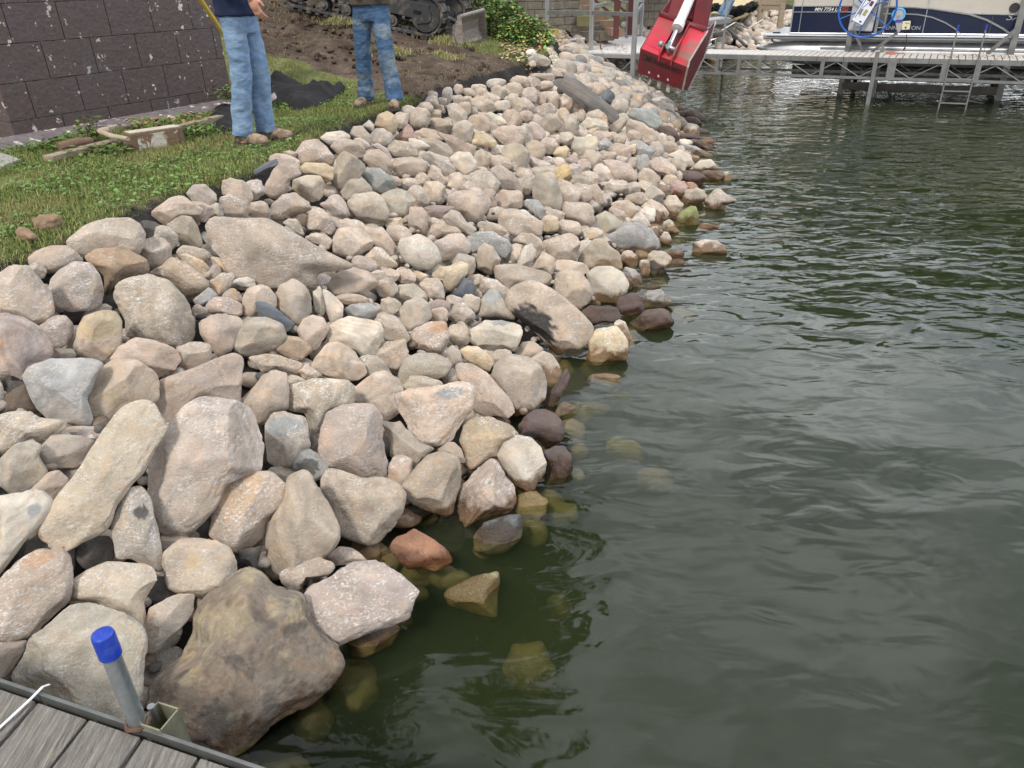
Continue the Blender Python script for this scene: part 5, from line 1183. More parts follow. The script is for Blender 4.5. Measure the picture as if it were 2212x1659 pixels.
# shovel behind the first man
sv = empty('shovel', at(592, 255, 1.185), 'shovel with a yellow fibreglass handle leaning behind the first man', 'shovel')
bl_ = Vector(at(590, 252, 1.2)); sk = Vector(at(572, 205, 1.30)); tp = Vector(aty(428, -8, 6.75)); MB().tube([sk, sk*.5+tp*.5+Vector((0, 0, .0)), tp+(tp-sk)*.1], .019, 14).done('handle', mat('yellow_fibreglass', (.72, .50, .09), rough=.45, var=.08, vs=20, dirt=(.55, .40, .14), ds=6), sv, smooth=True)
m = MB(); dirv = (bl_-sk).normalized(); sdv = dirv.cross(Vector((0, -.6, .8))).normalized(); nn = dirv.cross(sdv).normalized(); 
G_ = []
for i, t_ in enumerate(np.linspace(0, 1, 9)):
    wv_ = .105*(1 if t_ < .55 else math.sqrt(max(0, 1-((t_-.55)/.47)**2)))*(1 if t_ > .06 else .9); G_.append([m.bm.verts.new(sk+dirv*(.02+.28*t_)+sdv*(wv_*u)+nn*(.03*(1-u*u)+.01*math.sin(t_*3))) for u in np.linspace(-1, 1, 9)])
for i in range(8):
    for k in range(8): m.bm.faces.new((G_[i][k], G_[i][k+1], G_[i+1][k+1], G_[i+1][k]))
bo = m.done('blade', mat('worn_steel', (.34, .33, .34), rough=.42, metal=.7, var=.2, vs=8, dirt=(.20, .10, .06), dth=(.52, .66), ds=7), sv, smooth=True); bo.modifiers.new('t', 'SOLIDIFY').thickness = .004

# ------------------------------------------------------------------ excavator
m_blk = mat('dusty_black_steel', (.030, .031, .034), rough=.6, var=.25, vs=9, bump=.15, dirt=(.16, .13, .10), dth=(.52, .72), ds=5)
m_rub = mat('dusty_track_rubber', (.045, .045, .045), rough=.85, var=.25, vs=12, bump=.2, dirt=(.20, .165, .13), dth=(.50, .68), ds=8)
m_bladem = mat('scraped_blade_steel', (.22, .185, .165), rough=.55, metal=.35, var=.3, vs=5, bump=.3, bs=20, stretch=(1, 1, 4), dirt=(.30, .26, .24), dth=(.45, .6), ds=6)
m_red = mat('bucket_red_paint', (.50, .02, .045), rough=.42, var=.12, vs=6, bump=.08, dirt=(.17, .10, .07), dth=(.46, .62), ds=2.2)
m_dred = mat('dark_and_shaded_red', (.14, .008, .014), rough=.5, var=.2, vs=8, bump=.1, dirt=(.05, .03, .03), dth=(.5, .7), ds=3)  # darker copy of the bucket red, with the lower plate's shade painted in
m_chr = mat('chromed_rod', (.78, .78, .80), rough=.15, metal=1, var=.04); m_wh = mat('white_cylinder_paint', (.72, .72, .72), rough=.4, var=.06, vs=10, dirt=(.3, .26, .22), dth=(.62, .75), ds=6)
idl = Vector(at(912, 78.5, 1.52)); yw = R_(-15); pit = R_(11.5)
EX = Matrix.Translation(idl) @ Matrix.Rotation(yw, 4, 'Z') @ Matrix.Rotation(pit, 4, 'Y')
ex = bpy.data.objects.new('excavator', None); COL.objects.link(ex); ex.matrix_world = EX; ex.location = idl; tg(ex, 'black tracked mini excavator with dozer blade, red stick and red bucket', 'excavator')
RT = .30          # track end radius, centre of the front idler above the ground point
def track(y0, wdt, last):
    Lt = 2.25; n = 84; per = []
    for i in range(n):
        t = i/n; tot = 2*Lt+2*math.pi*RT; s = t*tot
        if s < Lt: per.append((-s, 0.0, 0, -1))
        elif s < Lt+math.pi*RT: a = (s-Lt)/RT; per.append((-Lt-math.sin(a)*RT, RT-math.cos(a)*RT, -math.sin(a), -math.cos(a)))
        elif s < 2*Lt+math.pi*RT: per.append((-Lt+(s-Lt-math.pi*RT), 2*RT, 0, 1))
        else: a = (s-2*Lt-math.pi*RT)/RT; per.append((math.sin(a)*RT, RT+math.cos(a)*RT, math.sin(a), math.cos(a)))
    m = MB(); rings = []
    for x, z, nx_, nz_ in per: rings.append([m.bm.verts.new((x-nx_*d, y0+w_, z-nz_*d)) for w_, d in ((0, .0), (wdt, .0), (wdt, .035), (0, .035))])
    for i in range(n):
        for k in range(4): m.bm.faces.new((rings[i][k], rings[i][(k+1) % 4], rings[(i+1) % n][(k+1) % 4], rings[(i+1) % n][k]))
    for i in range(0, n, 2):
        x, z, nx_, nz_ = per[i]; rt_ = Matrix(((nz_, 0, nx_), (0, 1, 0), (-nx_, 0, nz_)))
        for w_ in (.0, wdt*.5): m.box((x+nx_*.018, y0+w_+wdt*.25+(.0), z+nz_*.018), (.075, wdt*.46, .045), rt_, .008)
        m.box((x-nx_*.055, y0+wdt*.5, z-nz_*.055), (.05, .07, .06), rt_, .01)
    tr = m.done('track', m_rub, ex, local=True)
    m = MB(); m.tube([(0, y0+.05, RT), (0, y0+wdt-.05, RT)], RT-.06, 30); m.tube([(0, y0+.03, RT), (0, y0+wdt-.03, RT)], .11, 20); w1 = m.done('idler', m_blk, ex, smooth=True, local=True)
    m = MB(); m.tube([(-Lt, y0+.06, RT), (-Lt, y0+wdt-.06, RT)], RT-.07, 24); m.done('sprocket', m_blk, ex, smooth=True, local=True)
    for x in (-.55, -.95, -1.35, -1.75):
        m = MB(); m.tube([(x, y0+.06, .125), (x, y0+wdt-.06, .125)], .085, 16); m.tube([(x, y0+.04, .125), (x, y0+wdt-.04, .125)], .04, 12); m.done('roller', m_rub, ex, smooth=True, local=True)
    m = MB(); m.prism([(.05, y0+.035, RT+.16), (.05, y0+.035, RT-.10), (-.12, y0+.035, RT-.15), (-.2, y0+.035, RT-.06), (-2.0, y0+.035, RT-.06), (-2.05, y0+.035, RT+.15)], (0, wdt-.07, 0), .01)
    fr = m.done('track_frame', m_blk, ex, local=True)
    for xx in (-.13, -1.12):
        m = MB(); m.box((xx, y0+.033, RT+.02), (.14, .006, .055), None, .002); q = m.done('slot', mat('dark_slot', (.004, .004, .004), rough=.9), ex, local=True); q.parent = fr
track(0.0, .30, 0); track(1.18, .30, 1)
m = MB(); m.box((-1.1, .74, .42), (1.1, .95, .26), None, .03); m.tube([(-1.1, .74, .52), (-1.1, .74, .68)], .42, 28); m.done('undercarriage', m_blk, ex, local=True)
m = MB(); m.box((-1.25, .74, 1.0), (1.5, 1.4, .6), None, .08); m.box((-1.75, .74, 1.15), (.7, 1.4, .7), None, .12); m.done('upper_body', m_blk, ex, local=True)
m = MB(); m.box((-1.0, 1.08, 1.95), (1.15, .72, 1.3), None, .06); m.done('cab', mat('cab_glass_dark', (.02, .025, .03), rough=.12, var=.05), ex, local=True)
# dozer blade (world points read off where it stands, then linked to the machine)
nb, fb_ = Vector(at(1003, 114, 1.30)), Vector(at(1053, 90, 1.33)); lat = fb_-nb; fw = Vector((lat.y, -lat.x, 0)).normalized()
m = MB(); prof = [(-.02, .0), (-.10, .11), (-.14, .25), (-.12, .38), (-.03, .49)]; th_ = .03
ring = [nb+fw*a+up_*b_ for a, b_ in prof]+[nb+fw*(a-th_)+up_*b_ for a, b_ in prof[::-1]]; m.prism(ring, lat); m.tube([nb+fw*-.055+up_*.495, fb_+fw*-.055+up_*.495], .035, 10); m.box((nb+fb_)/2+up_*.01+fw*.0, (lat.length, .02, .10), Matrix((lat.normalized(), fw, up_)).transposed())
bd = m.done('dozer_blade', m_bladem, ex)
for p_ in (nb, fb_):
    m = MB(); m.prism([p_+fw*.0+up_*.0, p_+fw*-.02+up_*.49, p_+fw*-.16+up_*.38, p_+fw*-.19+up_*.1, p_+fw*-.12], lat.normalized()*(.02 if p_ is nb else -.02)); q = m.done('end_plate', m_bladem, ex); rep(q, bd)
cb = (nb+fb_)/2
for s_ in (-.36, .36):
    m = MB(); a_ = cb+lat.normalized()*s_+up_*.16-fw*.14; m.bar(a_, a_-fw*1.15+up_*.16, .09, .13, bev=.01); m.done('blade_arm', m_blk, ex)
m = MB(); a_ = cb-fw*.15+up_*.3; m.tube([a_, a_-fw*.6+up_*.25], .04, 12); m.tube([a_-fw*.6+up_*.25, a_-fw*.9+up_*.36], .055, 12); m.box(a_-fw*.75+up_*.18, (.5, .3, .08), Matrix((fw, lat.normalized(), up_)).transposed()); m.done('blade_cylinder', m_blk, ex, smooth=True)
# bucket, linkage and stick hang at the water's edge
def q2(x, y, Y): return Vector(aty((2300+x/4.424)/1.736, y/4.424/1.736, Y))
def lerp(a, b, t): return a*(1-t)+b*t
BL = dict(lip=q2(400, 1200, 12.75), knee=q2(447, 800, 12.62), bev=q2(505, 712, 12.72), top=q2(762, 235, 13.25)); BRr = dict(lip=q2(1140, 1490, 12.05), knee=q2(1225, 1110, 11.95), bev=q2(1250, 1010, 12.03), top=q2(1552, 515, 12.6))
wv = (BRr['lip']-BL['lip']).normalized()
def plate(a, b, c, d, name, mt, th=.022, par=None):
    n_ = (b-a).cross(d-a).normalized(); vc = Vector((0, 0, CAMH))-a
    if n_.dot(vc) > 0: n_ = -n_
    m = MB(); m.prism([a, b, c, d], n_*th, .003); return m.done(name, mt, par)
bk = plate(BL['lip'], BRr['lip'], BRr['knee'], BL['knee'], 'bucket', m_dred, par=ex)
def sub(o): o.parent = bk; o.matrix_parent_inverse = Matrix.Identity(4); return o
def world_to_ex(o):     # sub-part of the bucket keeps world coordinates
    o.parent = bk; o.matrix_parent_inverse = EX.inverted(); o.matrix_parent_inverse = (EX.inverted() @ Matrix.Identity(4)); return o
def bsub(m, name, mt, smooth=False):
    bmesh.ops.recalc_face_normals(m.bm, faces=m.bm.faces); me = bpy.data.meshes.new(name); m.bm.to_mesh(me); m.bm.free()
    if smooth: me.polygons.foreach_set('use_smooth', np.full(len(me.polygons), True))
    o = bpy.data.objects.new(name, me); COL.objects.link(o); me.materials.append(mt); o.parent = bk; o.matrix_parent_inverse = (EX @ EX.inverted()); return o
def pm(a, b, c, d, th):
    n_ = (b-a).cross(d-a).normalized(); n_ = -n_ if n_.dot(Vector((0, 0, CAMH))-a) > 0 else n_; m = MB(); m.prism([a, b, c, d], n_*th, .003); return m
def mid(k, t): return lerp(BL[k], BRr[k], t)
bsub(pm(BL['knee'], BRr['knee'], BRr['bev'], BL['bev'], .024), 'bevel_plate', m_red)
back = (BRr['top']-BRr['bev']); 
bsub(pm(BL['bev'], mid('bev', .40), mid('top', .36), BL['top'], .024), 'back_plate', m_red); bsub(pm(mid('bev', .66), BRr['bev'], BRr['top'], mid('top', .62), .024), 'back_plate', m_red)
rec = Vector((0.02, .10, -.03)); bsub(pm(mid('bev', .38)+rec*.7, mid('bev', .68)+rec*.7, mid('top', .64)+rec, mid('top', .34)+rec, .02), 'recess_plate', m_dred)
for t_, tt_ in ((.40, .36), (.66, .62)):      # raised ribs either side of the recess that end in the pin ears
    a, b = mid('knee', t_), mid('top', tt_); nrm = Vector((0, -.75, .65)).normalized(); c_ = mid('bev', t_)
    m = MB(); m.prism([mid('lip', t_)*.35+a*.65, a+nrm*.09, c_+nrm*.17, lerp(c_, b, .22)+nrm*.10, lerp(c_, b, .5)+nrm*.03, b+nrm*.05, b-nrm*.05, c_-nrm*.06, a-nrm*.03], wv*.03, .004); bsub(m, 'rib', m_red)
ear = mid('bev', .41)+Vector((0, -.75, .65)).normalized()*.12; ear2 = mid('bev', .66)+Vector((0, -.75, .65)).normalized()*.12
m = MB(); m.tube([ear-wv*.06, ear2+wv*.03], .028, 14); m.tube([ear-wv*.07, ear-wv*.02], .045, 14); bsub(m, 'pivot_pin', m_galv, True)
# side plates reach behind to the open mouth
RB = dict(lip=q2(1222, 1500, 12.75), mid=q2(1500, 930, 13.0), top=q2(1688, 355, 13.35)); dsp = RB['lip']-BRr['lip']
m = MB(); m.prism([BRr['lip'], BRr['knee'], BRr['bev'], BRr['top'], RB['top'], RB['mid'], RB['lip']], -wv*.02, .002); bsub(m, 'side_plate', m_dred)
m = MB(); sh_ = BL['lip']-BRr['lip']; m.prism([BL['lip'], BL['knee'], BL['bev'], BL['top'], BL['top']+(RB['top']-BRr['top']), BL['bev']+(RB['mid']-BRr['bev']), BL['lip']+dsp], wv*.02, .002); bsub(m, 'side_plate', m_dred)
mcut = mat('worn_edge_steel', (.38, .33, .31), rough=.5, metal=.5, var=.3, vs=20)
for P_, bx in (((RB['lip'], RB['mid'], RB['top']), (.03, .03, .05)), ((BRr['lip'], BRr['knee'], BRr['bev'], BRr['top']), (.02, .02, .05))):
    m = MB(); m.tube([q+wv*.012 for q in P_], .016, 8)
    for u, v in zip(P_[:-1], P_[1:]):
        for t_ in (.2, .5, .8): m.box(lerp(u, v, t_)+wv*.012, bx, None, .006)
    bsub(m, 'side_cutter', mcut)
m_tooth = mat('muddy_tooth_steel', (.50, .48, .44), rough=.6, metal=.3, var=.3, vs=20, dirt=(.12, .09, .07), dth=(.45, .6), ds=14); dn = (BRr['lip']-BRr['knee']).normalized()
for i in range(5):
    a = lerp(BL['lip'], BRr['lip'], .08+.21*i)+dsp*.05; m = MB(); m.prism([a-wv*.05-dn*.06, a+wv*.05-dn*.06, a+wv*.035+dn*.12, a-wv*.035+dn*.12], dsp.normalized()*.05, .008); bsub(m, 'tooth', m_tooth)
for i in range(3):
    a = lerp(BL['lip'], BRr['lip'], .26+.21*i)-dn*.07; m = MB(); m.tube([a-dsp.normalized()*.012, a+dsp.normalized()*.01], .02, 10); bsub(m, 'bolt', m_galv)
def text(body, size, org, xd, ud, mt, par, name='lettering', shear=0.0, fit=None, spacing=1.0, parinv=None, bold=0.0, xs=1.0):
    cu = bpy.data.curves.new('t', 'FONT'); cu.body = body; cu.size = size; cu.shear = shear; cu.space_character = spacing; cu.offset = bold; o_ = bpy.data.objects.new('t', cu); COL.objects.link(o_); dg = bpy.context.evaluated_depsgraph_get(); me = bpy.data.meshes.new_from_object(o_.evaluated_get(dg)); bpy.data.objects.remove(o_); bpy.data.curves.remove(cu)
    me.name = name
    if fit:
        xx_ = [v.co.x for v in me.vertices]; xs = fit/(max(xx_)-min(xx_))
    xd = Vector(xd).normalized(); nn_ = xd.cross(Vector(ud)).normalized(); ud = nn_.cross(xd); M_ = Matrix((xd*xs, ud, nn_)).transposed().to_4x4(); M_.translation = Vector(org); me.transform(M_); me.materials.clear()
    o_ = bpy.data.objects.new(name, me); COL.objects.link(o_); me.materials.append(mt)
    o_.parent = par
    if par is not None: o_.matrix_parent_inverse = (parinv if parinv is not None else wm(par).inverted())
    return o_
fup = (lerp(BL['knee'], BRr['knee'], .5)-lerp(BL['lip'], BRr['lip'], .5)); nf_ = wv.cross(fup).normalized(); 
if nf_.dot(Vector((0, 0, CAMH))-BL['lip']) < 0: nf_ = -nf_
lo = lerp(lerp(BL['lip'], BL['knee'], .60), lerp(BRr['lip'], BRr['knee'], .60), .07)+nf_*.006; le = (BRr['lip']-BL['lip']).length
text('CMPAttachments', .125, lo-fup.normalized()*.09*0, wv, fup, mat('black_lettering', (.01, .008, .008), rough=.6), bk, parinv=(EX @ EX.inverted()), bold=.002, fit=le*.86)
# cylinder through the recess
pinp = (ear+ear2)/2; rod_t = q2(1050, 560, 12.55); cyl_b = q2(1070, 500, 12.55); cyl_t = q2(1290, -60, 12.95); bdir = (cyl_t-pinp).normalized()
j = pinp+bdir*((cyl_b-pinp).length)
m = MB(); m.tube([pinp, j], .030, 16); m.done('bucket_rod', m_chr, ex, smooth=True); m = MB(); m.tube([j-bdir*.02, j+bdir*.10], .088, 20); m.tube([j+bdir*.06, j+bdir*.1, j+bdir*1.0], [.08, .075, .07], 20); m.done('bucket_cylinder', m_wh, ex, smooth=True); m = MB(); m.box(pinp+bdir*.01, (.05, .10, .16), Matrix((wv, bdir.cross(wv), bdir)).transposed(), .01); m.done('rod_end', m_galv, ex)
# hanger plates and stick
for x0, x1, x2, x3, Y, nm in ((770, 880, 1190, 985, 13.35, 'link_plate'), (1300, 1560, 1670, 1400, 12.9, 'link_plate')):
    a, b, c, d = q2(x0, 240 if x0 < 900 else 420, Y), q2(x1, 270 if x0 < 900 else 470, Y), q2(x2, -60, Y+.05), q2(x3, -60, Y+.05); m = MB(); m.prism([a, b, c, d], Vector((.0, .06, 0)), .006); m.done(nm, m_dred, ex)
m = MB(); m.bar(mid('top', .5)+Vector((0, .16, -.05)), q2(1330, -330, 13.6), .42, .30, bev=.02); m.done('stick_foot', m_dred, ex)
s_t = q2(1330, -330, 13.6); bm_ = EX @ Vector((-.4, .74, 1.1)); top_b = Vector((.9, 13.9, 4.3)); 
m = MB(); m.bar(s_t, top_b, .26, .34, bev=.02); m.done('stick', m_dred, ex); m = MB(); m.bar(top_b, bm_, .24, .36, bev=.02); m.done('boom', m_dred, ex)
m = MB(); m.tube([mid('top', .03), mid('top', .97)], .05, 12); bsub(m, 'top_rail', m_dred, True)
# ------------------------------------------------------------------ pier
m_alw = mat('pale_aluminium', (.48, .49, .50), rough=.42, metal=.7, var=.12, vs=6, bump=.06); m_deckw = mat('white_vinyl_decking', (.60, .565, .53), rough=.6, var=.10, vs=8, bump=.1, dirt=(.40, .32, .25), dth=(.62, .7), ds=7)
m_alg = mat('weathered_aluminium', (.22, .225, .225), rough=.55, metal=.5, var=.2, vs=7, bump=.08, dirt=(.20, .19, .17), dth=(.5, .7))
m_dleg = mat('submerged_leg_metal', (.085, .08, .07), rough=.55, metal=.4, var=.3, vs=9)
PF0, PF1 = Vector(at(*T('T4', -640, 438), .84)), Vector(at(*T('T4', 2212, 497), .84)); PD = (PF1-PF0).normalized(); PN = Vector((-PD.y, PD.x, 0))      # PN points away from the camera
PZ = .84; PW = .95
def pf(x, y, off=0.0):      # tile T4 point on the vertical plane of the pier's near side
    d = Vector(cray(*T('T4', x, y))); o_ = Vector((0, 0, CAMH)); n_ = PN; t_ = ((PF0+PN*off-o_).dot(n_))/d.dot(n_); return o_+d*t_
pier = empty('pier', (PF0.x, PF0.y, 0), 'long aluminium pier with white decking in front of the pontoon boat', 'pier')
s_l = -.0; s_r = (PF1-PF0).length+4
m = MB(); nb_ = int(s_r/.115)
for i in range(nb_):
    a = PF0+PD*(i*.115+.0575); m.box(a+PN*PW/2-up_*.011, (.100, PW, .024), Matrix((PD, PN, up_)).transposed(), .003)
m.done('decking', m_deckw, pier)
side = []
for off_ in (0.0, PW):
    m = MB(); m.bar(PF0+PN*off_-up_*.055, PF0+PD*s_r+PN*off_-up_*.055, .05, .085); m.bar(PF0+PN*off_-up_*.375, PF0+PD*s_r+PN*off_-up_*.375, .045, .045); m.done('side_rail', m_alg, pier)
    m = MB(); step = .445; n_ = int(s_r/step)
    for i in range(n_):
        a, b = i*step, (i+1)*step; za, zb_ = (-.36, -.11) if i % 2 == 0 else (-.11, -.36); m.tube([PF0+PD*a+PN*off_+up_*za, PF0+PD*b+PN*off_+up_*zb_], .011, 8)
    m.done('truss_web', m_alg, pier, smooth=True)
for i, xx in enumerate((20, 545, 1105, 1140, 1565, 1850)):
    a = pf(xx, 520); m = MB(); m.box(Vector((a.x, a.y, PZ-.215))-PN*.012, (.075 if i != 4 else .10, .035, .37), Matrix((PD, PN, up_)).transposed(), .004)
    q = m.done('splice_plate', m_alg, pier)
for i, xx in enumerate((-330, -150)):
    a = pf(xx, 520); m = MB(); m.box(Vector((a.x, a.y, PZ-.215))-PN*.012, (.075, .035, .37), Matrix((PD, PN, up_)).transposed(), .004); m.done('splice_plate', m_alg, pier)
m = MB()
for i in range(26): a = PF0+PD*(i*.49+.3)-PN*.0285; m.box(a-up_*.05, (.006, .004, .095), Matrix((PD, PN, up_)).transposed())
m.done('black_straps', mat('black_strap', (.01, .01, .01), rough=.7), pier)
def post(p_, ztop, zbot, w_, mt, par, nm='leg', off=Vector((0, 0, 0))):
    m = MB(); m.box(Vector((p_.x, p_.y, (ztop+zbot)/2))+off, (w_, w_*.8, ztop-zbot), Matrix((PD, PN, up_)).transposed(), .004); return m.done(nm, mt, par)
lg = pf(1000, 430, -.05); post(lg, PZ+.10, -1.2, .075, m_alg, pier); lg2 = lg+PN*(PW+.1); post(lg2, PZ+.12, -1.2, .07, m_alg, pier); post(lg+PD*4.2, PZ+.1, -1.2, .07, m_alw, pier); 
m = MB(); m.bar(lg-up_*.5, lg2-up_*.15, .03, .04); m.done('cross_brace', m_alg, pier)
# dry leaves on the decks
def leaves(n, P0, dx, dy, zf, par, sc_=.03):
    V, C_ = [], []
    for i in range(n):
        c = P0+dx*rs.rand()+dy*rs.rand(); a = rs.rand()*6.28; r = rs.uniform(.5, 1.2)*sc_; u = Vector((math.cos(a), math.sin(a), rs.uniform(-.1, .3)))*r; v = Vector((-math.sin(a), math.cos(a), rs.uniform(-.1, .3)))*r*.6
        V += [c-u, c+v+up_*.004, c+u, c-v+up_*.008]; C_ += [np.array([(.30, .17, .08), (.38, .25, .13), (.20, .11, .06)][rs.randint(3)])]*4
    V = np.array([list(v) for v in V])+[0, 0, zf]; me = npmesh('dry_leaves', V, np.arange(4*n).reshape(-1, 4), False); setcol(me, np.array(C_)); o_ = bpy.data.objects.new('dry_leaves', me); COL.objects.link(o_); me.materials.append(m_leafy); return o_
a = pf(1500, 470); o = leaves(70, Vector((a.x, a.y, PZ))+PN*.1, PD*1.3, PN*.7, .006, pier); tg(o, 'dry brown leaves gathered on the pier decking beside the ladder', 'leaves', None, 'stuff')
# swim ladder on the pier's near side
lad = empty('swim_ladder', Vector((pf(1640, 520).x, pf(1640, 520).y, -.3)), 'aluminium swim ladder with two blue-capped rails reaching into the water', 'ladder')
def lrail(xt, yt, xb, yb):
    a = pf(xt, yt, -.09); b = Vector((pf(xb, yb-300, -.16).x, pf(xb, yb-300, -.16).y, 0)); a2 = pf(xt, yt, -.07); return a2, Vector((a2.x, a2.y, -.35))-PN*.10
rails = []
for xt, yt in ((1665, 225), (1902, 218)):
    a_, b_ = lrail(xt, yt, 1525, 890); rails.append((a_, b_)); m = MB(); m.tube([a_, b_], .015, 12); r_ = m.done('rail', m_alg, lad, smooth=True); m = MB(); d_ = (b_-a_).normalized(); m.tube([a_-d_*.035, a_+d_*.06], .018, 14); cpp = m.done('cap', m_blue, lad, smooth=True); 
for t_ in (.50, .62, .74, .86):
    a, b = (lerp(r_[0], r_[1], t_) for r_ in rails); m = MB(); m.bar(a, b, .05, .02); m.done('step', m_alg, lad)
# ------------------------------------------------------------------ pontoon boat
m_nv = mat('navy_hull_panel', (.010, .016, .045), rough=.22, var=.08, vs=5); m_bg = mat('beige_hull_panel', (.50, .47, .42), rough=.35, var=.05, vs=4, stretch=(1, 1, 1)); m_sil = mat('satin_silver', (.50, .52, .55), rough=.3, metal=.75, var=.05, vs=3)
m_tube = mat('brushed_pontoon', (.58, .58, .59), rough=.35, metal=.55, var=.15, vs=3, dirt=(.3, .3, .3), dth=(.5, .8)); m_wtx = mat('white_decal', (.75, .75, .73), rough=.4, var=.02)
BO = 1.55
def bs(x, y, off=0.0): return pf(x, y, BO+off)
bt = bs(15, 255); b0 = Vector((bt.x, bt.y, 0)); boat = empty('pontoon_boat', b0, 'silver and navy pontoon boat with beige upper panels on a lift', 'boat')
zd1 = bs(1100, 292).z; zdk = zd1; LB = 7.6; BWD = 2.5
def bp(s, z, off=0.0): return b0+PD*s+PN*off+up_*z
def sz(x, y): p_ = bs(x, y); return (p_-b0).dot(PD), p_.z
# deck skirt
sk_t = sz(1100, 290)[1]; sk_b = sz(1100, 340)[1]
m = MB(); m.box(bp(LB/2+.05, (sk_t+sk_b)/2, BWD/2), (LB-.1, BWD, sk_t-sk_b), Matrix((PD, PN, up_)).transposed(), .03); m.done('deck', m_sil, boat)
m = MB(); m.box(bp(LB/2+.05, (sk_t+sk_b)/2+.01, -.004), (LB-.25, .02, .02), Matrix((PD, PN, up_)).transposed()); m.done('rub_rail', m_blk, boat)
m = MB(); m.box(bp(LB/2+.2, sk_b-.06, BWD/2), (LB-.5, BWD-.5, .12), Matrix((PD, PN, up_)).transposed(), .01); m.done('deck_beams', m_tube, boat)
rtub = .235
for off_, nm in ((.28, 0), (BWD-.38, 1)):
    zc = sk_b-.03-rtub; pts = []; rr_ = []
    for t_ in np.linspace(0, 1, 12): pts.append(bp(-.06+t_*1.0, zc+.10*(1-t_)**2, off_)); rr_.append(max(.05, rtub*math.sin(t_*math.pi/2)**.75))
    pts.append(bp(LB, zc, off_)); rr_.append(rtub); m = MB(); m.tube(pts, rr_, 26); pt_ = m.done('pontoon', m_tube, boat, smooth=True)
    m = MB()
    for dz_ in (-.02, .12): m.bar(bp(1.3, zc+dz_, off_-rtub*1.01), bp(LB-.2, zc+dz_, off_-rtub*1.01), .02, .02)
    rb = m.done('strake', m_sil, boat); rep(rb, pt_)
for off_ in (.38, BWD-.38): MB().box(bp(LB/2+.3, sk_b-.03-2*rtub-.16, off_), (LB-.9, .12, .26), Matrix((PD, PN, up_)).transposed()).done('bunk_shade_board', m_blk, boat)  # dark bunk boards added to stand in for the shade under the boat
# fence: bottom rail, navy panel, arc-topped middle trim, beige panel above
s0_, zb0 = sz(270, 250); FH = .78; fo = .06
def panel(sa, sb, za, zb2, mt, nm, off=fo, th=.02):
    m = MB(); m.box(bp((sa+sb)/2, (za+zb2)/2, off), (sb-sa, th, zb2-za), Matrix((PD, PN, up_)).transposed()); return m.done(nm, mt, boat)
zF = sk_t+.015; sg, _ = sz(1000, 200); sg2, _ = sz(1045, 200)
z1 = sz(330, 100)[1]; z2 = sz(330, 52)[1]
panel(s0_, sg-.05, zF, z1, m_nv, 'navy_panel'); panel(s0_, sg-.05, z1, z2, m_nv, 'navy_panel', off=fo+.006); panel(s0_, sg-.05, z2, zF+FH, m_bg, 'beige_panel')
panel(sg2+.05, LB-.2, zF+.30, zF+FH, m_bg, 'beige_panel', off=fo+.012)
_nv = [bp(sg2+.05, zF, fo-.012), bp(sg2+.05, sz(1045, 60)[1], fo-.012)]+[bp(*sz(x, y), fo-.012) for x, y in ((1200, 58), (1300, 62), (1450, 73), (1600, 97), (1720, 113), (1900, 119), (2212, 126))]+[bp(LB-.2, sz(2212, 126)[1], fo-.012), bp(LB-.2, zF, fo-.012)]
MB().prism(_nv, PN*.015).done('navy_panel', m_nv, boat)
for off_ in (BWD-fo,): panel(s0_, LB-.2, zF, zF+FH, m_nv, 'far_panel', off=off_)
m = MB(); m.box(bp(s0_, zF+FH/2, BWD/2), (.02, BWD-.15, FH), Matrix((PD, PN, up_)).transposed()); m.done('front_panel', m_nv, boat)
m = MB()
for a_, b_ in ((s0_, sg-.02), (sg2+.02, LB-.15)):
    m.tube([bp(a_, zF, fo-.02), bp(b_, zF, fo-.02)], .016, 8); m.tube([bp(a_, zF+FH, fo), bp(b_, zF+FH, fo)], .018, 8); m.tube([bp(a_, zF, fo-.01), bp(a_, zF+FH, fo)], .016, 8); m.tube([bp(b_, zF, fo), bp(b_, zF+FH, fo)], .018, 8)
for y_ in (z1, z2): m.bar(bp(s0_, y_, fo-.018), bp(sg-.05, y_, fo-.018), .012, .016)
s3, _ = sz(365, 100); m.bar(bp(s3, zF, fo-.02), bp(s3, zF+FH, fo-.02), .014, .014, upv=PN)
for xx in (1395,): s4, _ = sz(xx, 150); m.bar(bp(s4, zF, fo-.02), bp(s4, zF+FH, fo-.02), .014, .014, upv=PN)
def trace(P_, r_=.012): 
    pts_ = []
    for x, y in P_: s_, z_ = sz(x, y); pts_.append(bp(s_, z_, fo-.022))
    m.tube(pts_, r_, 6)
trace([(1045, 115), (1200, 116), (1330, 122), (1450, 145), (1560, 190), (1640, 240), (1700, 300)], .013); trace([(1050, 55), (1300, 62), (1450, 72), (1600, 95), (1760, 120), (1900, 165), (2040, 240), (2130, 310)], .020); trace([(1720, 112), (1900, 118), (2212, 125)], .013); trace([(2180, 260), (2200, 130)], .010)
m.done('panel_trim', m_sil, boat, smooth=True)
m = MB(); s5, z5 = sz(1400, 70); pts_ = [sz(x, y) for x, y in [(1450, 73), (1600, 96), (1760, 122), (1900, 167), (2040, 243), (2130, 305), (2400, 320), (2400, 128), (1720, 112), (1600, 60)]]
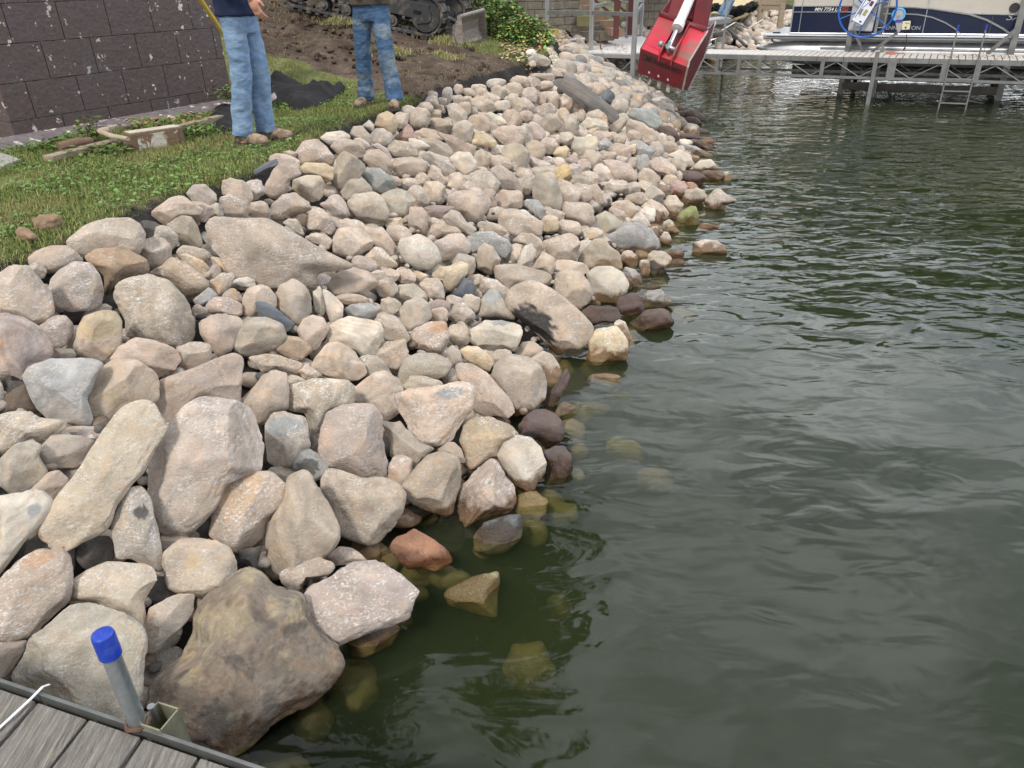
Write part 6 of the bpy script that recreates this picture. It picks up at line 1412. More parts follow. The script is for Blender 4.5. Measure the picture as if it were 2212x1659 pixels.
# gate between the two fence runs
m2 = MB()
for a_, b_ in ((sz(835, 0)[0], sz(1020, 0)[0]),):
    m2.tube([bp(a_, zF+.02, fo-.03), bp(a_, zF+FH-.08, fo-.03), bp(a_+.06, zF+FH, fo-.03), bp(b_-.06, zF+FH, fo-.03), bp(b_, zF+FH-.08, fo-.03), bp(b_, zF+.02, fo-.03)], .016, 8)
g_ = m2.done('gate_frame', m_sil, boat, smooth=True); panel(sz(845, 0)[0], sz(1010, 0)[0], zF+.03, zF+FH-.05, m_nv, 'gate_panel', off=fo-.005)
sT, zT = sz(470, 91); text('MN 7754 LG', .088, bp(sT, zT, fo-.019), PD, up_, m_wtx, boat, 'registration_number', shear=.25, bold=.0012, fit=sz(690, 90)[0]-sz(470, 90)[0])
sT, zT = sz(695, 95); m = MB(); m.box(bp(sT+.07, zT+.055, fo-.017), (.11, .004, .10), Matrix((PD, PN, up_)).transposed()); dc = m.done('year_sticker', mat('red_sticker', (.35, .03, .03), rough=.5, var=.05), boat); tx = text('24', .09, bp(sT+.02, zT+.025, fo-.022), PD, up_, mat('dark_sticker_ink', (.06, .01, .01)), boat, 'sticker_number', bold=.002)
sT, zT = sz(1032, 246); text('BENNINGTON', .098, bp(sT, zT, fo-.019), PD, up_, m_sil, boat, 'maker_lettering', bold=.0008, fit=sz(1345, 240)[0]-sz(1032, 240)[0])
sT, zT = sz(2055, 168); text('SX', .17, bp(sT, zT, fo-.022), PD, up_, m_sil, boat, 'model_lettering', shear=.3, xs=1.3)
m = MB(); sT, zT = sz(2135, 65); m.tube([bp(sT, zT, fo-.02), bp(sT, zT, fo+.01)], .085, 24); m.done('speaker_grille', m_blk, boat, smooth=True)
m = MB()
for s_ in (.35, .75): m.box(bp(s_, sk_t+.02, .12), (.16, .05, .03), Matrix((PD, PN, up_)).transposed(), .01)
m.done('deck_cleat', m_blk, boat)
for s_ in (2.2, 5.2): MB().box(bp(s_, zF+.30, 1.9), (1.6, .6, .5), Matrix((PD, PN, up_)).transposed(), .06).done('seat', m_bg, boat)
# ------------------------------------------------------------------ boat lift
lift = empty('boat_lift', Vector((bs(745, 430).x, bs(745, 430).y, -.6)), 'aluminium boat lift frame with a big blue hand wheel', 'boat lift')
LO = BO-.16-PW*0; pA = pf(745, 430, BO-.28); pB = pf(2105, 430, BO-.28)
post(pA, 1.95, -1.2, .10, m_alg, lift, 'upright'); post(pB, 2.0, -1.2, .11, m_alg, lift, 'upright'); pA2, pB2 = pA+PN*3.0, pB+PN*3.0; post(pA2, 1.9, -1.2, .10, m_dleg, lift, 'upright'); post(pB2, 1.9, -1.2, .10, m_dleg, lift, 'upright')
zc_ = .16
for a_, b_, nm in ((pA, pB, 'beam'), (pA2, pB2, 'beam'), (pA, pA2, 'cross_beam'), (pB, pB2, 'cross_beam')):
    m = MB(); m.bar(Vector((a_.x, a_.y, zc_)), Vector((b_.x, b_.y, zc_)), .08, .15, bev=.01); m.done(nm, m_blk if nm == 'cross_beam' else m_dleg, lift)
for (xa, ya, oa), (xb, yb, ob_), wd_ in (((795, 225, -.36), (875, 432, -.36), .05), ((1170, 262, -.42), (945, 435, -.36), .06), ((2140, 250, -.42), (1905, 450, -.36), .07)):
    m = MB(); m.bar(pf(xa, ya, BO+oa), pf(xb, yb, BO+ob_), wd_, .02, upv=PN); m.done('brace', m_alg, lift)
m = MB(); m.bar(Vector((pA.x, pA.y, zc_-.05))+PD*.9, Vector((pA.x, pA.y, -.35))+PD*1.25, .05, .05); m.bar(Vector((pB.x, pB.y, zc_))-PD*.6, Vector((pB.x, pB.y, -.5))-PD*1.6, .05, .05); m.done('low_brace', m_dleg, lift)
m = MB()
for xx in (740, 855, 1835):
    a_ = pf(xx, 600, BO-.3); m.tube([Vector((a_.x, a_.y, 1.5)), Vector((a_.x, a_.y, -.3))], .004, 5)
m.done('cable', mat('steel_cable', (.15, .15, .15), rough=.5, metal=.6), lift)
wo = BO-.52; ctrw = pf(912, 68, wo); Rw = (pf(1150, 68, wo)-pf(675, 68, wo)).length/2
def ring(c, R__, r_, n_=56, ax=PD, ay=up_): return [c+ax*math.cos(t)*R__+ay*math.sin(t)*R__ for t in np.linspace(0, 2*math.pi, n_+1)]
m_bw = mat('blue_wheel_paint', (.012, .10, .42), rough=.35, var=.1, vs=8); m = MB(); m.tube(ring(ctrw, Rw, 0), .019, 10, cap=False)
wh_ = m.done('hand_wheel', m_bw, lift, smooth=True)
for k in range(6):
    an = R_(90+60*k-8); e_ = ctrw+PD*math.cos(an)*Rw+up_*math.sin(an)*Rw; m = MB(); m.tube([ctrw+PN*.05, e_], .011, 8); sp = m.done('spoke', m_bw, lift, smooth=True); rep(sp, wh_)
m = MB(); m.tube([ctrw-PN*.03, ctrw+PN*.25], .04, 14); sp = m.done('hub', m_bw, lift, smooth=True); rep(sp, wh_)
# fabric canopy over the lift, mirrored dark in the water
m = MB(); e0 = pA-PD*.9-PN*.45; e1 = pB+PD*2.2-PN*.45; 
for (za, wa), (zb_2, wb) in (((3.0, 0), (4.1, 1.0)), ((4.1, 1.0), (4.5, 1.9)), ((4.5, 1.9), (4.1, 2.8)), ((4.1, 2.8), (3.0, 3.8))):
    a_, b_ = Vector((e0.x, e0.y, za))+PN*wa, Vector((e1.x, e1.y, za))+PN*wa; c_, d_ = Vector((e1.x, e1.y, zb_2))+PN*wb, Vector((e0.x, e0.y, zb_2))+PN*wb; m.prism([a_, b_, c_, d_], (0, 0, .02))
for ee, sg_ in ((e0, -1), (e1, 1)): m.prism([Vector((ee.x, ee.y, z_))+PN*w_ for z_, w_ in ((3.0, 0), (4.1, 1.0), (4.5, 1.9), (4.1, 2.8), (3.0, 3.8))], PD*.02*sg_)
m.done('canopy', mat('dark_green_canopy_cloth', (.03, .05, .03), rough=.8, var=.1), lift)
for p_ in (pA, pB, pA2, pB2): post(p_, 3.1, 1.85, .06, m_alg, lift, 'canopy_post')
# winch housing, sign board, gear and box
def board(xc, yc, ww, hh, off, ang, mt, nm, th=.02, par=None, bev=.006):
    c = pf(xc, yc, off); ca, sa = math.cos(R_(ang)), math.sin(R_(ang)); ax = PD*ca+up_*sa; ay = up_*ca-PD*sa; m = MB(); m.box(c, (ww, th, hh), Matrix((ax, PN, ay)).transposed(), bev); return m.done(nm, mt, par), c, ax, ay
board(880, 125, .46, .58, BO-.33, -2, mat('grey_winch_cover', (.42, .44, .46), rough=.5, var=.08), 'winch_cover', .12, lift, .03); board(840, 190, .11, .12, BO-.42, 0, m_wtx, 'label_plate', .01, lift)
sb_, c_, ax, ay = board(908, 55, .23, .62, wo-.05, -24, mat('white_sign', (.70, .73, .78), rough=.35, var=.04), 'instruction_sign', .02, lift)
for dx, dy, w_, h_, cl in ((-.03, .14, .07, .08, (.08, .03, .03)), (.05, .08, .06, .09, (.14, .03, .03)), (-.05, -.12, .06, .11, (.28, .28, .12)), (.04, -.10, .06, .11, (.30, .31, .15))):
    m = MB(); m.box(c_-PN*.012+ax*dx+ay*dy, (w_, .003, h_), Matrix((ax, PN, ay)).transposed()); q = m.done('picture', mat('printed_picture', cl, rough=.4, var=.5, vs=40), lift); rep(q, sb_)
m = MB(); m.box(c_-PN*.011+ay*.0-ax*.085, (.012, .003, .5), Matrix((ax, PN, ay)).transposed()); m.tube([c_-PN*.014-ax*.02+ay*-.2, c_-PN*.014-ax*.05+ay*-.03, c_-PN*.014-ax*.0+ay*.08, c_-PN*.014-ax*.03+ay*.24], .006, 5); m.box(c_-PN*.011+ay*.25+ax*.05, (.06, .003, .03), Matrix((ax, PN, ay)).transposed()); m.box(c_-PN*.011-ay*.27+ax*.05, (.05, .003, .03), Matrix((ax, PN, ay)).transposed()); q = m.done('blue_print', m_bw, lift); rep(q, sb_)
m = MB(); m.box(c_+PN*.004, (.245, .015, .635), Matrix((ax, PN, ay)).transposed(), .004); q = m.done('sign_border', m_bw, lift); rep(q, sb_)
gc = pf(1172, 122, wo+.02); m = MB(); m.tube(ring(gc, .105, 0, 32), .022, 10, cap=False); m.done('drive_gear_rim', mat('light_blue_plastic', (.08, .38, .72), rough=.4, var=.05), lift, smooth=True); m = MB(); m.tube([gc-PN*.01, gc+PN*.04], .095, 28); m.tube([gc-PN*.05, gc], .022, 14); m.done('drive_gear', m_alw, lift, smooth=True)
m = MB(); a_ = pf(1172, 175, wo); b_ = pf(1172, 265, wo); m.prism([a_-PD*.06, a_+PD*.07, b_+PD*.045-up_*-.05, b_+PD*.0-up_*.03, b_-PD*.045+up_*.05], PN*.02, .003); m.done('gear_bracket', m_alw, lift); m = MB(); m.box(a_+PD*.005-PN*.003+up_*.0, (.12, .012, .05), Matrix((PD, PN, up_)).transposed()); m.done('purple_strap', mat('violet_strap', (.05, .05, .35), rough=.6), lift)
bx_, c_, ax, ay = board(1235, 210, .14, .15, wo-.02, 4, mat('cream_box', (.62, .58, .40), rough=.5, var=.06), 'outlet_box', .09, lift, .012); text('Made', .035, c_-PN*.048+up_*.03-PD*.03, PD, up_, m_blk, lift, 'box_lettering', shear=.3); m = MB(); m.tube([c_-PN*.05-up_*.035, c_-PN*.045-up_*.035], .018, 14); m.done('socket', m_blk, lift)
cp_ = [c_-up_*.07, pf(1240, 320, wo), pf(1230, 385, wo-.02), pf(1205, 420, .6)]; m = MB(); m.tube(cp_, .008, 6); m.tube([pf(1225, 395, wo-.05), pf(1210, 418, wo-.08)], .016, 8); m.done('power_cord', m_blk, lift, smooth=True)
a = pf(1110, 438, .65); pts_ = [pf(1200, 425, .62), pf(1150, 440, .60), pf(1100, 436, .66), pf(1040, 436, .6), pf(1060, 440, .5), pf(1130, 444, .48)]; pts_ = [Vector((p_.x, p_.y, PZ+.016)) for p_ in [pf(1205, 430, .0)+PN*.75, pf(1160, 430, .0)+PN*.62, pf(1110, 430, 0)+PN*.72, pf(1050, 430, 0)+PN*.66, pf(1060, 430, 0)+PN*.5, pf(1140, 430, 0)+PN*.45]]
o = MB().tube(pts_, .009, 6).done('extension_cord', mat('orange_cord', (.62, .10, .05), rough=.5), smooth=True); tg(o, 'orange-red extension cord lying on the pier beside the white post', 'cord')
# ------------------------------------------------------------------ landing with canopy frame
LZ = .84
land = empty('landing_dock', Vector(at(*T('T3', 500, 400), 0)), 'wide white landing deck between the stone bank and retaining wall', 'dock')
c1, c2, c3, c4 = [Vector(at(*T('T3', *p_), LZ)) for p_ in ((285, 422), (1060, 442), (1130, 300), (700, 318))]; c1b = Vector(at(*T('T3', 400, 372), LZ))
m = MB(); m.prism([c1-up_*.03, c2-up_*.03, c2+PN*.95+PD*.4-up_*.03, c3-up_*.03, c4-up_*.03, c1b-up_*.03], up_*.03, .004); m.done('decking', m_deckw, land)
fd = (c2-c1).normalized(); m = MB(); m.bar(c1-up_*.065, c2-up_*.065, .05, .075); m.bar(c1+fd*.4-up_*.42, c2-up_*.42, .04, .05); m.done('side_rail', m_alw, land)
m = MB(); nseg = 6; le_ = (c2-c1).length
for i in range(nseg): a_ = c1+fd*(le_*(.1+.9*i/nseg)); b_ = c1+fd*(le_*(.1+.9*(i+1)/nseg)); m.tube([a_-up_*(.4 if i % 2 else .1), b_-up_*(.1 if i % 2 else .4)], .012, 6)
m.done('truss_web', m_alw, land, smooth=True)
for xx in (690, 730): a_ = Vector(at(*T('T3', xx, 430), LZ)); m = MB(); m.box(a_-up_*.21, (.10, .05, .36), Matrix((fd, Vector((-fd.y, fd.x, 0)), up_)).transposed(), .005); m.done('splice_plate', m_alw, land)
m = MB(); a_ = Vector(at(*T('T3', 705, 430), .3)); 
for p_ in (c1+fd*.15, c3, c4): m.tube([p_-up_*.05, p_-up_*1.2], .03, 10)
m.done('leg', m_alg, land, smooth=True)
fr_ = empty('canopy_frame', c1, 'tall silver aluminium canopy frame standing on the landing deck', 'frame')
def vpost(x, yb, zb_, ztop, w_, nm='post', x_top=None, zfoot=None):
    p_ = Vector(at(*T('T3', x, yb), zb_)); m = MB(); m.box(Vector((p_.x, p_.y, (ztop+(zfoot if zfoot is not None else zb_))/2)), (w_, w_, ztop-(zfoot if zfoot is not None else zb_)), Matrix((fd, Vector((-fd.y, fd.x, 0)), up_)).transposed(), .004); m.done(nm, m_alw, fr_); return p_
v1 = vpost(335, 405, LZ, 3.0, .075); v2 = vpost(697, 418, LZ, 3.0, .075); v3 = vpost(1052, 460, LZ, 3.0, .085, zfoot=.15); v4 = vpost(997, 315, LZ, 2.9, .07); v5 = vpost(1112, 298, LZ, 2.9, .07); v6 = vpost(1265, 180, LZ+.1, 2.9, .06)
zr = 1.6
for a_, b_, zz_ in ((v1, v2, zr), (v2, v3, zr), (v2, v4, zr+.12), (v3, v5, zr+.0), (v4, v5, zr+.1)):
    m = MB(); m.bar(Vector((a_.x, a_.y, zz_)), Vector((b_.x, b_.y, zz_)), .05, .075, bev=.004); m.done('rail', m_alg if zz_ == zr else m_alw, fr_)
o = leaves(90, c1+fd*.4, fd*1.7, Vector((.4, 2.2, 0)), .008, land, .04); tg(o, 'dry brown leaves scattered over the white landing deck', 'leaves', None, 'stuff')
st = Vector(at(*T('T3', 765, 365), 1.05)); o = MB().tube([st+up_*.18, Vector(at(*T('T3', 795, 525), .35))], .014, 8).done('rusty_stake', mat('rusty_iron', (.12, .06, .045), rough=.8, bump=.3), smooth=True); tg(o, 'rusty iron stake leaning against the landing deck edge', 'stake')
a_, b_ = Vector(at(*T('T3', 380, 500), .78)), Vector(at(*T('T3', 875, 560), .46)); o = MB().bar(a_, b_, .05, .17, bev=.006).done('board', m_wood); tg(o, 'weathered board on edge below the landing deck', 'board')
tb_ = MB(); 
# ------------------------------------------------------------------ retaining wall, steps, railing
m_blkw = mat('tan_retaining_block', (.30, .26, .21), rough=.95, var=.25, vs=5, bump=.9, bs=12, dirt=(.14, .12, .10), dth=(.55, .75), ds=1.5)
def blockwall(A_, B_, z0_, rows, nm_lab, hh_=.17, bl_2=.42, dep=.30, name='retaining_wall'):
    A_, B_ = Vector(A_), Vector(B_); d_ = (B_-A_); L_ = d_.length; d_.normalize(); nn_ = Vector((-d_.y, d_.x, 0)); r_o = Matrix((d_, nn_, up_)).transposed(); root = empty(name, (A_.x, A_.y, z0_), nm_lab, 'wall')
    m = MB()
    for r_ in range(rows):
        x = -(r_ % 2)*bl_2/2
        while x < L_:
            a_, b_ = max(x, 0), min(x+bl_2, L_)
            if b_-a_ > .06: m.box(Vector((A_.x, A_.y, z0_))+d_*(a_+b_)/2+nn_*(dep/2+rs.uniform(-.008, .008)+r_*.012)+up_*(hh_*(r_+.5)), (b_-a_-.012, dep, hh_-.008), r_o, .012)
            x += bl_2
    m.done('blocks', m_blkw, root); m = MB(); m.box(Vector((A_.x, A_.y, z0_+hh_*rows/2))+d_*L_/2+nn_*(dep*.62), (L_-.02, dep*.6, hh_*rows-.03), r_o); m.done('core', mat('dark_joint', (.05, .045, .04), rough=.95), root); return root
rw0 = Vector(at(*T('T3', -60, 260), 1.15)); rw1 = Vector(at(*T('T3', 365, 335), .98)); rw2 = Vector(at(*T('T3', 620, 318), .98))
blockwall((rw0.x, rw0.y, 0), (rw1.x, rw1.y, 0), .95, 10, 'tan block retaining wall behind the leafy bushes'); blockwall((rw1.x, rw1.y, 0), (rw2.x, rw2.y, 0), .95, 9, 'curved end of the tan block wall beside the wooden steps')
rw3 = Vector(at(*T('T3', 1040, 215), 1.0)); rw4 = Vector(at(*T('T3', 1420, 190), 1.0)); blockwall((rw3.x, rw3.y, 0), (rw4.x, rw4.y, 0), .95, 5, 'grey-tan block wall at the back, between railing and red bucket', hh_=.2)
stp = empty('wooden_steps', Vector(at(*T('T3', 900, 300), LZ)), 'stair flight with pinkish tan risers and red-brown railing', 'steps')
m_ris = mat('pinkish_riser', (.50, .34, .25), rough=.85, var=.12, vs=6, bump=.2); m_rb = mat('red_brown_stain', (.15, .045, .04), rough=.7, var=.2, vs=8, bump=.2)
for i, (xa, ya, xb, yb) in enumerate(((865, 300, 970, 235), (800, 235, 903, 170), (730, 170, 836, 108), (665, 105, 770, 45), (615, 45, 705, -15))):
    pa_, pb_ = aty(*T('T3', xa, ya), 19.6+.5*i), aty(*T('T3', xb, ya), 19.4+.5*i); hgt = 2*(aty(*T('T3', xa, yb), 19.6+.5*i).z-pa_.z)/2; m = MB(); pb2 = Vector((pb_.x, pb_.y, pa_.z)); m.prism([pa_, pb2, pb2+up_*hgt, pa_+up_*hgt], Vector((-.12, .48, 0)), .006); m.done('step', m_ris, stp)
for xb_, yb_, xt_, Yp in ((905, 322, 940, 19.2), (1020, 290, 1045, 20.6)):
    p_ = aty(*T('T3', xb_, yb_), Yp); m = MB(); m.box((p_.x, p_.y, p_.z+.65), (.12, .12, 1.3), None, .006); m.done('newel_post', m_rb, stp)
pa_, pb_ = aty(*T('T3', 940, 30), 19.4), aty(*T('T3', 700, -160), 21.5); m = MB(); m.bar(pa_, pb_, .05, .1); m.bar(pa_-up_*.35, pb_-up_*.35, .04, .07)
pa_, pb_ = aty(*T('T3', 1050, 20), 20.8), aty(*T('T3', 830, -170), 23); m.bar(pa_, pb_, .05, .1); m.bar(pa_-up_*.35, pb_-up_*.35, .04, .07); m.done('handrail', m_rb, stp)
for i, (x, y, w_) in enumerate(((740, 300, .9), (740, 250, .8), (690, 215, .7))):
    p_ = aty(*T('T3', x, y), 19.9+.25*i); m = MB(); m.box((p_.x, p_.y+.2, p_.z), (w_, .5, .22), None, .02); o = m.done('stacked_blocks', m_blkw, stp)
p_ = aty(*T('T3', 650, 175), 19.7); o = MB().box(p_, (.42, .25, .22), None, .01).done('loose_block', mat('mossy_block', (.26, .24, .12), rough=.95, bump=.6)); tg(o, 'mossy loose block resting at the left of the steps', 'block')
p_ = aty(*T('T3', 380, 268), 17.8); o = MB().box(p_, (.26, .12, .13), None, .008).done('timber_offcut', mat('yellow_timber_end', (.36, .30, .10), rough=.9)); tg(o, 'yellowish timber offcut stuck out of the block wall', 'timber')
o = MB().tube([at(*T('T3', 420, 345), 1.0), at(*T('T3', 645, 322), 1.0)], .03, 8).done('white_pipe', mat('white_pvc', (.65, .66, .68), rough=.4), smooth=True); tg(o, 'white pipe lying on tan gravel by the block wall', 'pipe')
# gravel bed and beach of small stones
def gravel(pts, n, z, r, lab, cols, name='gravel'):
    W = np.array([list(at(x, y, z))[:2] for x, y in pts]); mn, mxx = W.min(0), W.max(0); v_, f_, c_, nv_ = [], [], [], 0; k_ = 0
    bm0 = bmesh.new(); bmesh.ops.create_icosphere(bm0, subdivisions=1, radius=1); S = np.array([v.co[:] for v in bm0.verts]); F0 = np.array([[v.index for v in f.verts] for f in bm0.faces]); bm0.free()
    while k_ < n:
        q = rs.uniform(mn, mxx); ins = False
        for a, b in zip(W, np.roll(W, -1, 0)):
            if (a[1] > q[1]) != (b[1] > q[1]) and q[0] < (b[0]-a[0])*(q[1]-a[1])/(b[1]-a[1]+1e-12)+a[0]: ins = not ins
        if not ins: k_ += .2; continue
        k_ += 1; rr_ = r*rs.uniform(.6, 1.4); zz_ = max(H1(*q), z-.15) + rr_*.3; v_.append(S*(rr_*np.array([rs.uniform(.8, 1.3), rs.uniform(.8, 1.3), rs.uniform(.5, .9)]))*(1+.12*rs.randn(len(S), 1))+[q[0], q[1], zz_]); f_.append(F0+nv_); nv_ += len(S); c_.append(np.tile(np.array(cols[rs.randint(len(cols))])*(1+.12*rs.randn()), (len(S), 1)))
    me = npmesh(name, np.vstack(v_), np.vstack(f_)); setcol(me, np.clip(np.vstack(c_), .02, .8)); o = link(name, me, M_STONE); tg(o, lab, 'gravel', None, 'stuff')
gravel([T('T3', *p_) for p_ in ((370, 350), (640, 322), (720, 335), (560, 380), (370, 400))], 1100, .98, .035, 'tan gravel between block wall and landing deck', [(.45, .34, .22), (.5, .42, .3), (.36, .27, .18)])
gravel([T('T3', *p_) for p_ in ((255, 430), (345, 480), (480, 500), (620, 560), (600, 600), (420, 560), (300, 500), (240, 470))], 1300, 1.0, .035, 'cream pea gravel sloping below the landing deck', [(.6, .55, .42), (.5, .42, .28), (.62, .58, .5)], 'pea_gravel')

# ------------------------------------------------------------------ leafy bush, third worker, far bank things
def bush(c, r, n, lab, cols, name='leafy_bush', size=.06, cat='bush', group=None, stems=8, down=True):
    V, F_, C_, nv = [], [], [], 0; c = Vector(c)
    for i in range(n):
        d = rs.randn(3); d /= np.linalg.norm(d); rr_ = rs.uniform(.35, 1)**.5; q = np.array([d[0]*r[0]*rr_, d[1]*r[1]*rr_, abs(d[2])*r[2]*rr_ if down else d[2]*r[2]*rr_]); k = 1+.35*vnoise(np.array([q*2.2+c[0]]))[0]; q = q*k
        a = rs.randn(3); a /= np.linalg.norm(a); b = np.cross(a, [0, 0, 1.0]); b /= np.linalg.norm(b)+1e-9; a = np.cross(b, [.3*rs.randn(), .3*rs.randn(), 1]); a /= np.linalg.norm(a); a[2] -= .35; s_ = size*rs.uniform(.6, 1.3)
        V += [q, q+a*s_*.45+b*s_*.42, q+a*s_, q+a*s_*.45-b*s_*.42]; F_.append([nv, nv+1, nv+2, nv+3]); nv += 4; C_ += [np.array(cols[rs.randint(len(cols))])*(1+.22*rs.randn())]*4
    me = npmesh('foliage', V, F_, False); setcol(me, np.clip(C_, .008, .6)); root = empty(name, c, lab, cat, group)
    o = bpy.data.objects.new('foliage', me); COL.objects.link(o); me.materials.append(m_leafy); o.parent = root
    m = MB()
    for i in range(stems): m.tube([(rs.randn()*r[0]*.3, rs.randn()*r[1]*.3, -.05), (rs.randn()*r[0]*.5, rs.randn()*r[1]*.5, r[2]*rs.uniform(.5, .9))], [.008, .004], 5)
    s_ = m.done('stems', m_wood2, None); s_.location = s_.location; s_.parent = root; return root
GL = [(.11, .23, .05), (.17, .30, .08), (.07, .14, .035), (.24, .36, .11)]; GY = GL*2+[(.36, .38, .10), (.36, .22, .08)]
for (x, y, z, r, n, lab, cl) in ((1030, 42, 1.4, (.75, .5, .95), 3800, 'tall green leafy bush behind the dozer blade', GL), (1085, 62, 1.3, (.75, .5, .85), 3800, 'yellow-green bush in front of the tan block wall', GY), (1128, 82, 1.2, (.70, .45, .60), 3000, 'low spreading bush ending near the landing deck, with fallen yellow leaves', GY)):
    p = at(x, y+22, z); p.z = H1(p.x, p.y); bush(p, r, n, lab, cl, group='bushes along the block wall')
for (x0, x1, yv, lab) in ((1045, 1085, 2, 'green hosta leaves on top of the far block wall, left part'), (1150, 1410, 2, 'green plants above the far wall, beside the red bucket')):
    p = aty(*T('T3', x1, 12), 24.0); p.z = 1.75; bush(p, (1.3, .5, .9), 1800, lab, GL, name='wall_plant', cat='plant', group='plants above the block wall')
V, C_ = [], []
for i in range(500):      # fallen leaves on the far grass
    p = at(rs.uniform(1080, 1165), rs.uniform(95, 132), 1.22); a = rs.rand()*6.28; r = rs.uniform(.02, .045); q = np.array([p.x, p.y, H1(p.x, p.y)+.04]); u = np.array([math.cos(a), math.sin(a), rs.uniform(0, .4)])*r; v = np.array([-math.sin(a), math.cos(a), .1])*r*.7; V += [q-u, q+v, q+u, q-v]; C_ += [np.array([(.42, .33, .16), (.30, .17, .08), (.5, .46, .3)][rs.randint(3)])]*4
me = npmesh('fallen_leaves', V, np.arange(2000).reshape(-1, 4), False); setcol(me, np.array(C_)); o = link('fallen_leaves', me, m_leafy); tg(o, 'pale fallen leaves on the grass below the bushes', 'leaves', None, 'stuff')
# short truss section and white frame beside the far stones
s0, s1 = aty(*T('T3', 1690, 190), 21.2), aty(*T('T3', 1862, 172), 21.2); fp = empty('dock_section', s0-up_*.8, 'short white aluminium dock section standing behind the red bucket', 'dock'); d_ = (s1-s0); dn_ = d_.normalized(); nn_ = Vector((-dn_.y, dn_.x, 0))
m = MB(); m.bar(s0-dn_*.8, s1, .06, .10); m.bar(s0-dn_*.8-up_*.22, s1-up_*.22, .05, .05); m.bar(s0-dn_*.8+nn_*1.0, s1+nn_*1.0, .06, .1); m.box((s0+s1)/2+nn_*.5+up_*.05-dn_*.4, (d_.length+.8, 1.0, .03), Matrix((dn_, nn_, up_)).transposed())
for i in range(6): a_ = s0+dn_*(-.8+i*.36); m.tube([a_-up_*(.22 if i % 2 else .05), a_+dn_*.36-up_*(.05 if i % 2 else .22)], .02, 5)
m.done('truss', m_alw, fp); m = MB(); m.tube([s1-up_*1.1+dn_*-.15, s1+up_*1.4-dn_*.15], .03, 8); m.done('pole', m_alw, fp, smooth=True)
a_, b_ = aty(*T('T3', 1840, 245), 20.5), aty(*T('T3', 1990, 385), 18.8); m = MB(); m.tube([a_, b_], .035, 8); o = m.done('dark_pipe', m_blk, smooth=True); tg(o, 'dark pipe lying down the far stone bank to the water', 'pipe')
fw0 = aty(*T('T3', 1660, 400), 18.3); m = MB(); q = [aty(*T('T3', x, y), 18.3) for x, y in ((1655, 400), (1730, 385), (1735, 320), (1690, 335))]; m.tube(q+[q[0]], .022, 6); m.tube([q[0], aty(*T('T3', 1700, 360), 18.3)], .015, 6); o = m.done('metal_bracket', m_alw, smooth=True); tg(o, 'small white metal bracket frame on the stones behind the pier', 'bracket')
# straw erosion mat, fabric and posts on the far bank
p0 = [T('T3', *q) for q in ((1700, 110), (1850, 115), (2000, 70), (2060, 30), (2030, -20), (1700, -20))]
zc = [1.18, 1.18, 1.2, 1.25, 1.45, 1.45]; m = MB(); pv = [aty(x, y, Y) for (x, y), Y in zip(p0, (24, 25, 27, 29, 33, 30))]; m.prism(pv, (0, .15, -.25)); o = m.done('straw_mat', mat('straw_blanket', (.52, .42, .24), rough=.95, var=.2, vs=10, bump=.8, bs=30)); tg(o, 'golden straw erosion mat on the far bank behind the kneeling worker', 'straw mat')
for (x, y, Y, r, lab) in ((1735, 60, 23.6, .22, 'black fabric heap at left, by the kneeling worker on the far bank'), (1890, 95, 24.0, .26, 'middle black fabric heap above the far stones'), (2020, 60, 25.5, .28, 'right black fabric heap above the far stones')):
    p = aty(*T('T3', x, y), Y); v_, f_, _c = blob((0, 0, 0), r*1.7, r*.8, r*.45, 'k', 4, rs); v_ = v_*(1+.55*fbm(v_*7+x, 3)[:, None]); me = npmesh('fabric_heap', v_, f_); o = link('fabric_heap', me, m_fab); o.location = p; tg(o, lab, 'landscape fabric', 'black fabric bundles on the far bank')
p = aty(*T('T4', 30, 60), 30); wf = empty('fence', p-up_*1.2, 'weathered timber stair posts above the far stones, left of the boat', 'fence')
for xx, Y in ((25, 28.5), (200, 27.5), (75, 30)):
    a_ = aty(*T('T4', xx, 105), Y); m = MB(); m.box((a_.x, a_.y, a_.z+.5), (.16, .16, 1.9), None, .01); m.done('post', m_wood, wf)
for yy in (15, 55):
    a_, b_ = aty(*T('T4', -20, yy), 28.7), aty(*T('T4', 205, yy+5), 27.7); m = MB(); m.bar(a_, b_, .06, .17); m.done('rail', m_wood, wf)
# kneeling worker: only a leg and shoe in view
p = aty(*T('T3', 1770, 150), 22.3); gz = p.z
R3 = person(Vector((p.x, p.y, gz-.02)), R_(-10), 'crouching worker in blue jeans behind the red bucket', [(.0, .14), (.12, -.14)], 0, m_navy, m_den1, [((.22, -.2, 1.30), (.35, -.26, 1.0), (.45, -.1, .8), (.4, .2, -.9), (.2, 1, 0)), ((.22, .2, 1.30), (.35, .26, 1.0), (.45, .1, .8), (.4, -.2, -.9), (.2, -1, 0))], lean=(.22, 0), knees=[Vector((.16, .15, .46)), Vector((.26, -.15, .46))])
for ft in ((.0, .14), (.12, -.14)):
    b, s = boot(R3, (ft[0], ft[1], 0), 0, 1); fix_sole(b, s, R3)
# thin black rod standing in the water by the pier
a_ = at(*T('T3', 1778, 735), 0); o = MB().tube([a_-up_*.9, a_+up_*.35, aty(*T('T3', 1762, 555), a_.y)], .012, 6).done('stake', m_blk, smooth=True); tg(o, 'thin black rod standing in the water left of the pier legs', 'stake')
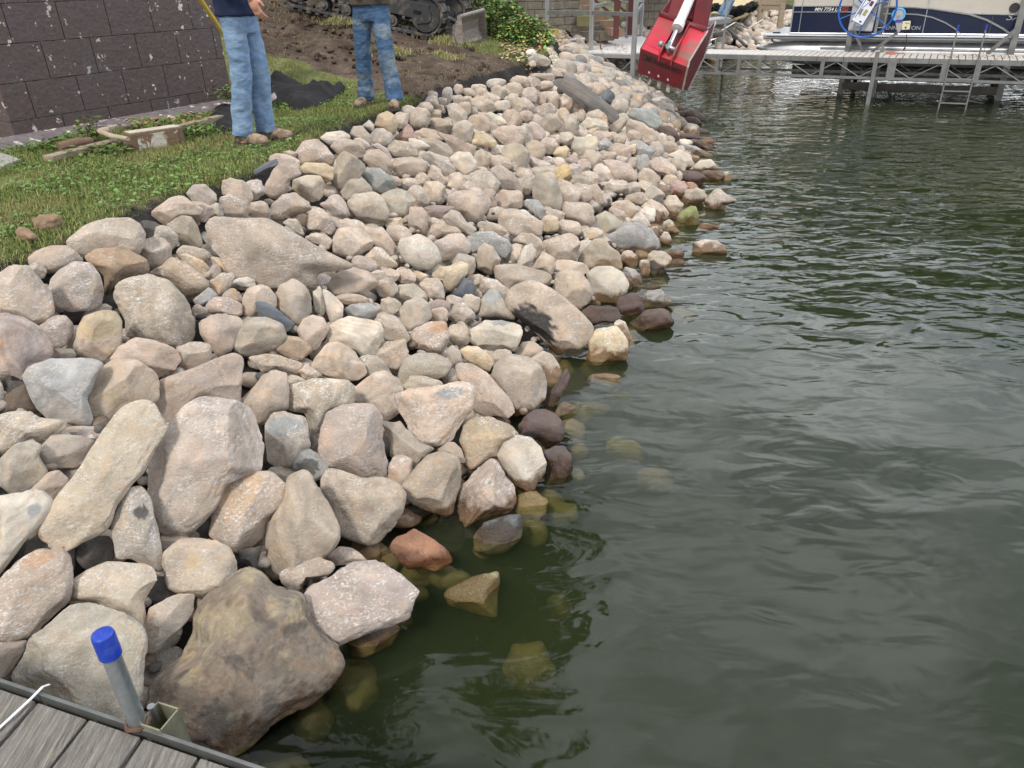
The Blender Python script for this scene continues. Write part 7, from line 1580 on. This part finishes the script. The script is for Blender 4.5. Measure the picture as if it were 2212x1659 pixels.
# ------------------------------------------------------------------ trees that shade and mirror in the lake
m_bark = mat('bark', (.12, .09, .07), rough=.95, var=.3, bump=.9, bs=12, stretch=(4, 4, 1)); m_tleaf = mat('tree_leaf', attr=True, rough=.7, var=.15, spec=.2)
def tree(x, y, h, cz, r, n, lab, seed, size=.22, group='trees round the lake', trunk=.22, base=1.2):
    t_ = np.random.RandomState(seed); root = empty('tree', (x, y, base), lab, 'tree', group); nb = 46; cen = []
    for i in range(nb):
        d = t_.randn(3); d /= np.linalg.norm(d); cen.append(np.array([0, 0, cz])+d*np.array(r)*t_.uniform(.35, .95))
    m = MB(); m.tube([(0, 0, -.3), (.1, 0, cz*.5), (0, .1, cz)], [trunk, trunk*.7, trunk*.35], 12)
    for q in cen[::3]: m.tube([(0, .05, cz*.55), tuple(q*.5+np.array([0, 0, cz*.38])), tuple(q)], [trunk*.35, trunk*.2, .02], 6)
    tk = m.done('trunk', m_bark, None, smooth=True); tk.location = tk.location; tk.parent = root
    ci = t_.randint(nb, size=n); d = t_.randn(n, 3); d /= np.linalg.norm(d, axis=1)[:, None]; rad = t_.uniform(.5, 1.15, nb)*np.mean(r)*.34; Q = np.array(cen)[ci]+d*(rad[ci]*t_.rand(n)**.4)[:, None]*[1, 1, .7]
    a = t_.randn(n, 3); a /= np.linalg.norm(a, axis=1)[:, None]; b = np.cross(a, t_.randn(n, 3)); b /= np.linalg.norm(b, axis=1)[:, None]; s_ = size*t_.uniform(.6, 1.3, (n, 1)); V = np.stack([Q-a*s_*.5, Q+b*s_*.38, Q+a*s_*.5, Q-b*s_*.38], 1).reshape(-1, 3)
    c = np.array([(.06, .10, .03), (.08, .13, .035), (.045, .075, .022)])[t_.randint(3, size=n)]*(1+.2*t_.randn(n, 1)); me = npmesh('crown', V, np.arange(4*n).reshape(-1, 4), False); setcol(me, np.repeat(np.clip(c, .01, .4), 4, 0)); o = bpy.data.objects.new('crown', me); COL.objects.link(o); me.materials.append(m_tleaf); o.parent = root
tree(-3.4, 15.5, 15, 10.5, (5.2, 4.4, 4.6), 34000, 'big shade tree on the bank beyond the digger', 1, .26, base=1.8)
for i, (x, y, h, cz, r, n) in enumerate(((10, 50, 15, 8, (6, 5, 6), 9000), (20, 46, 16, 9, (7, 5, 7), 9000), (31, 44, 15, 8, (7, 5, 6.5), 9000), (42, 43, 15, 8, (7, 5, 6.5), 8000), (1, 52, 18, 10, (6, 5, 8), 9000), (54, 42, 15, 8, (8, 5, 6.5), 8000))):
    tree(x, y, h, cz, r, n, ['broad tree behind the far bank, seen only mirrored', 'second shoreline tree past the boat', 'third shoreline tree past the boat', 'fourth shoreline tree past the boat', 'tall tree above the retaining wall', 'farthest shoreline tree on the right'][i], 20+i, .55, trunk=.35, base=1.0)
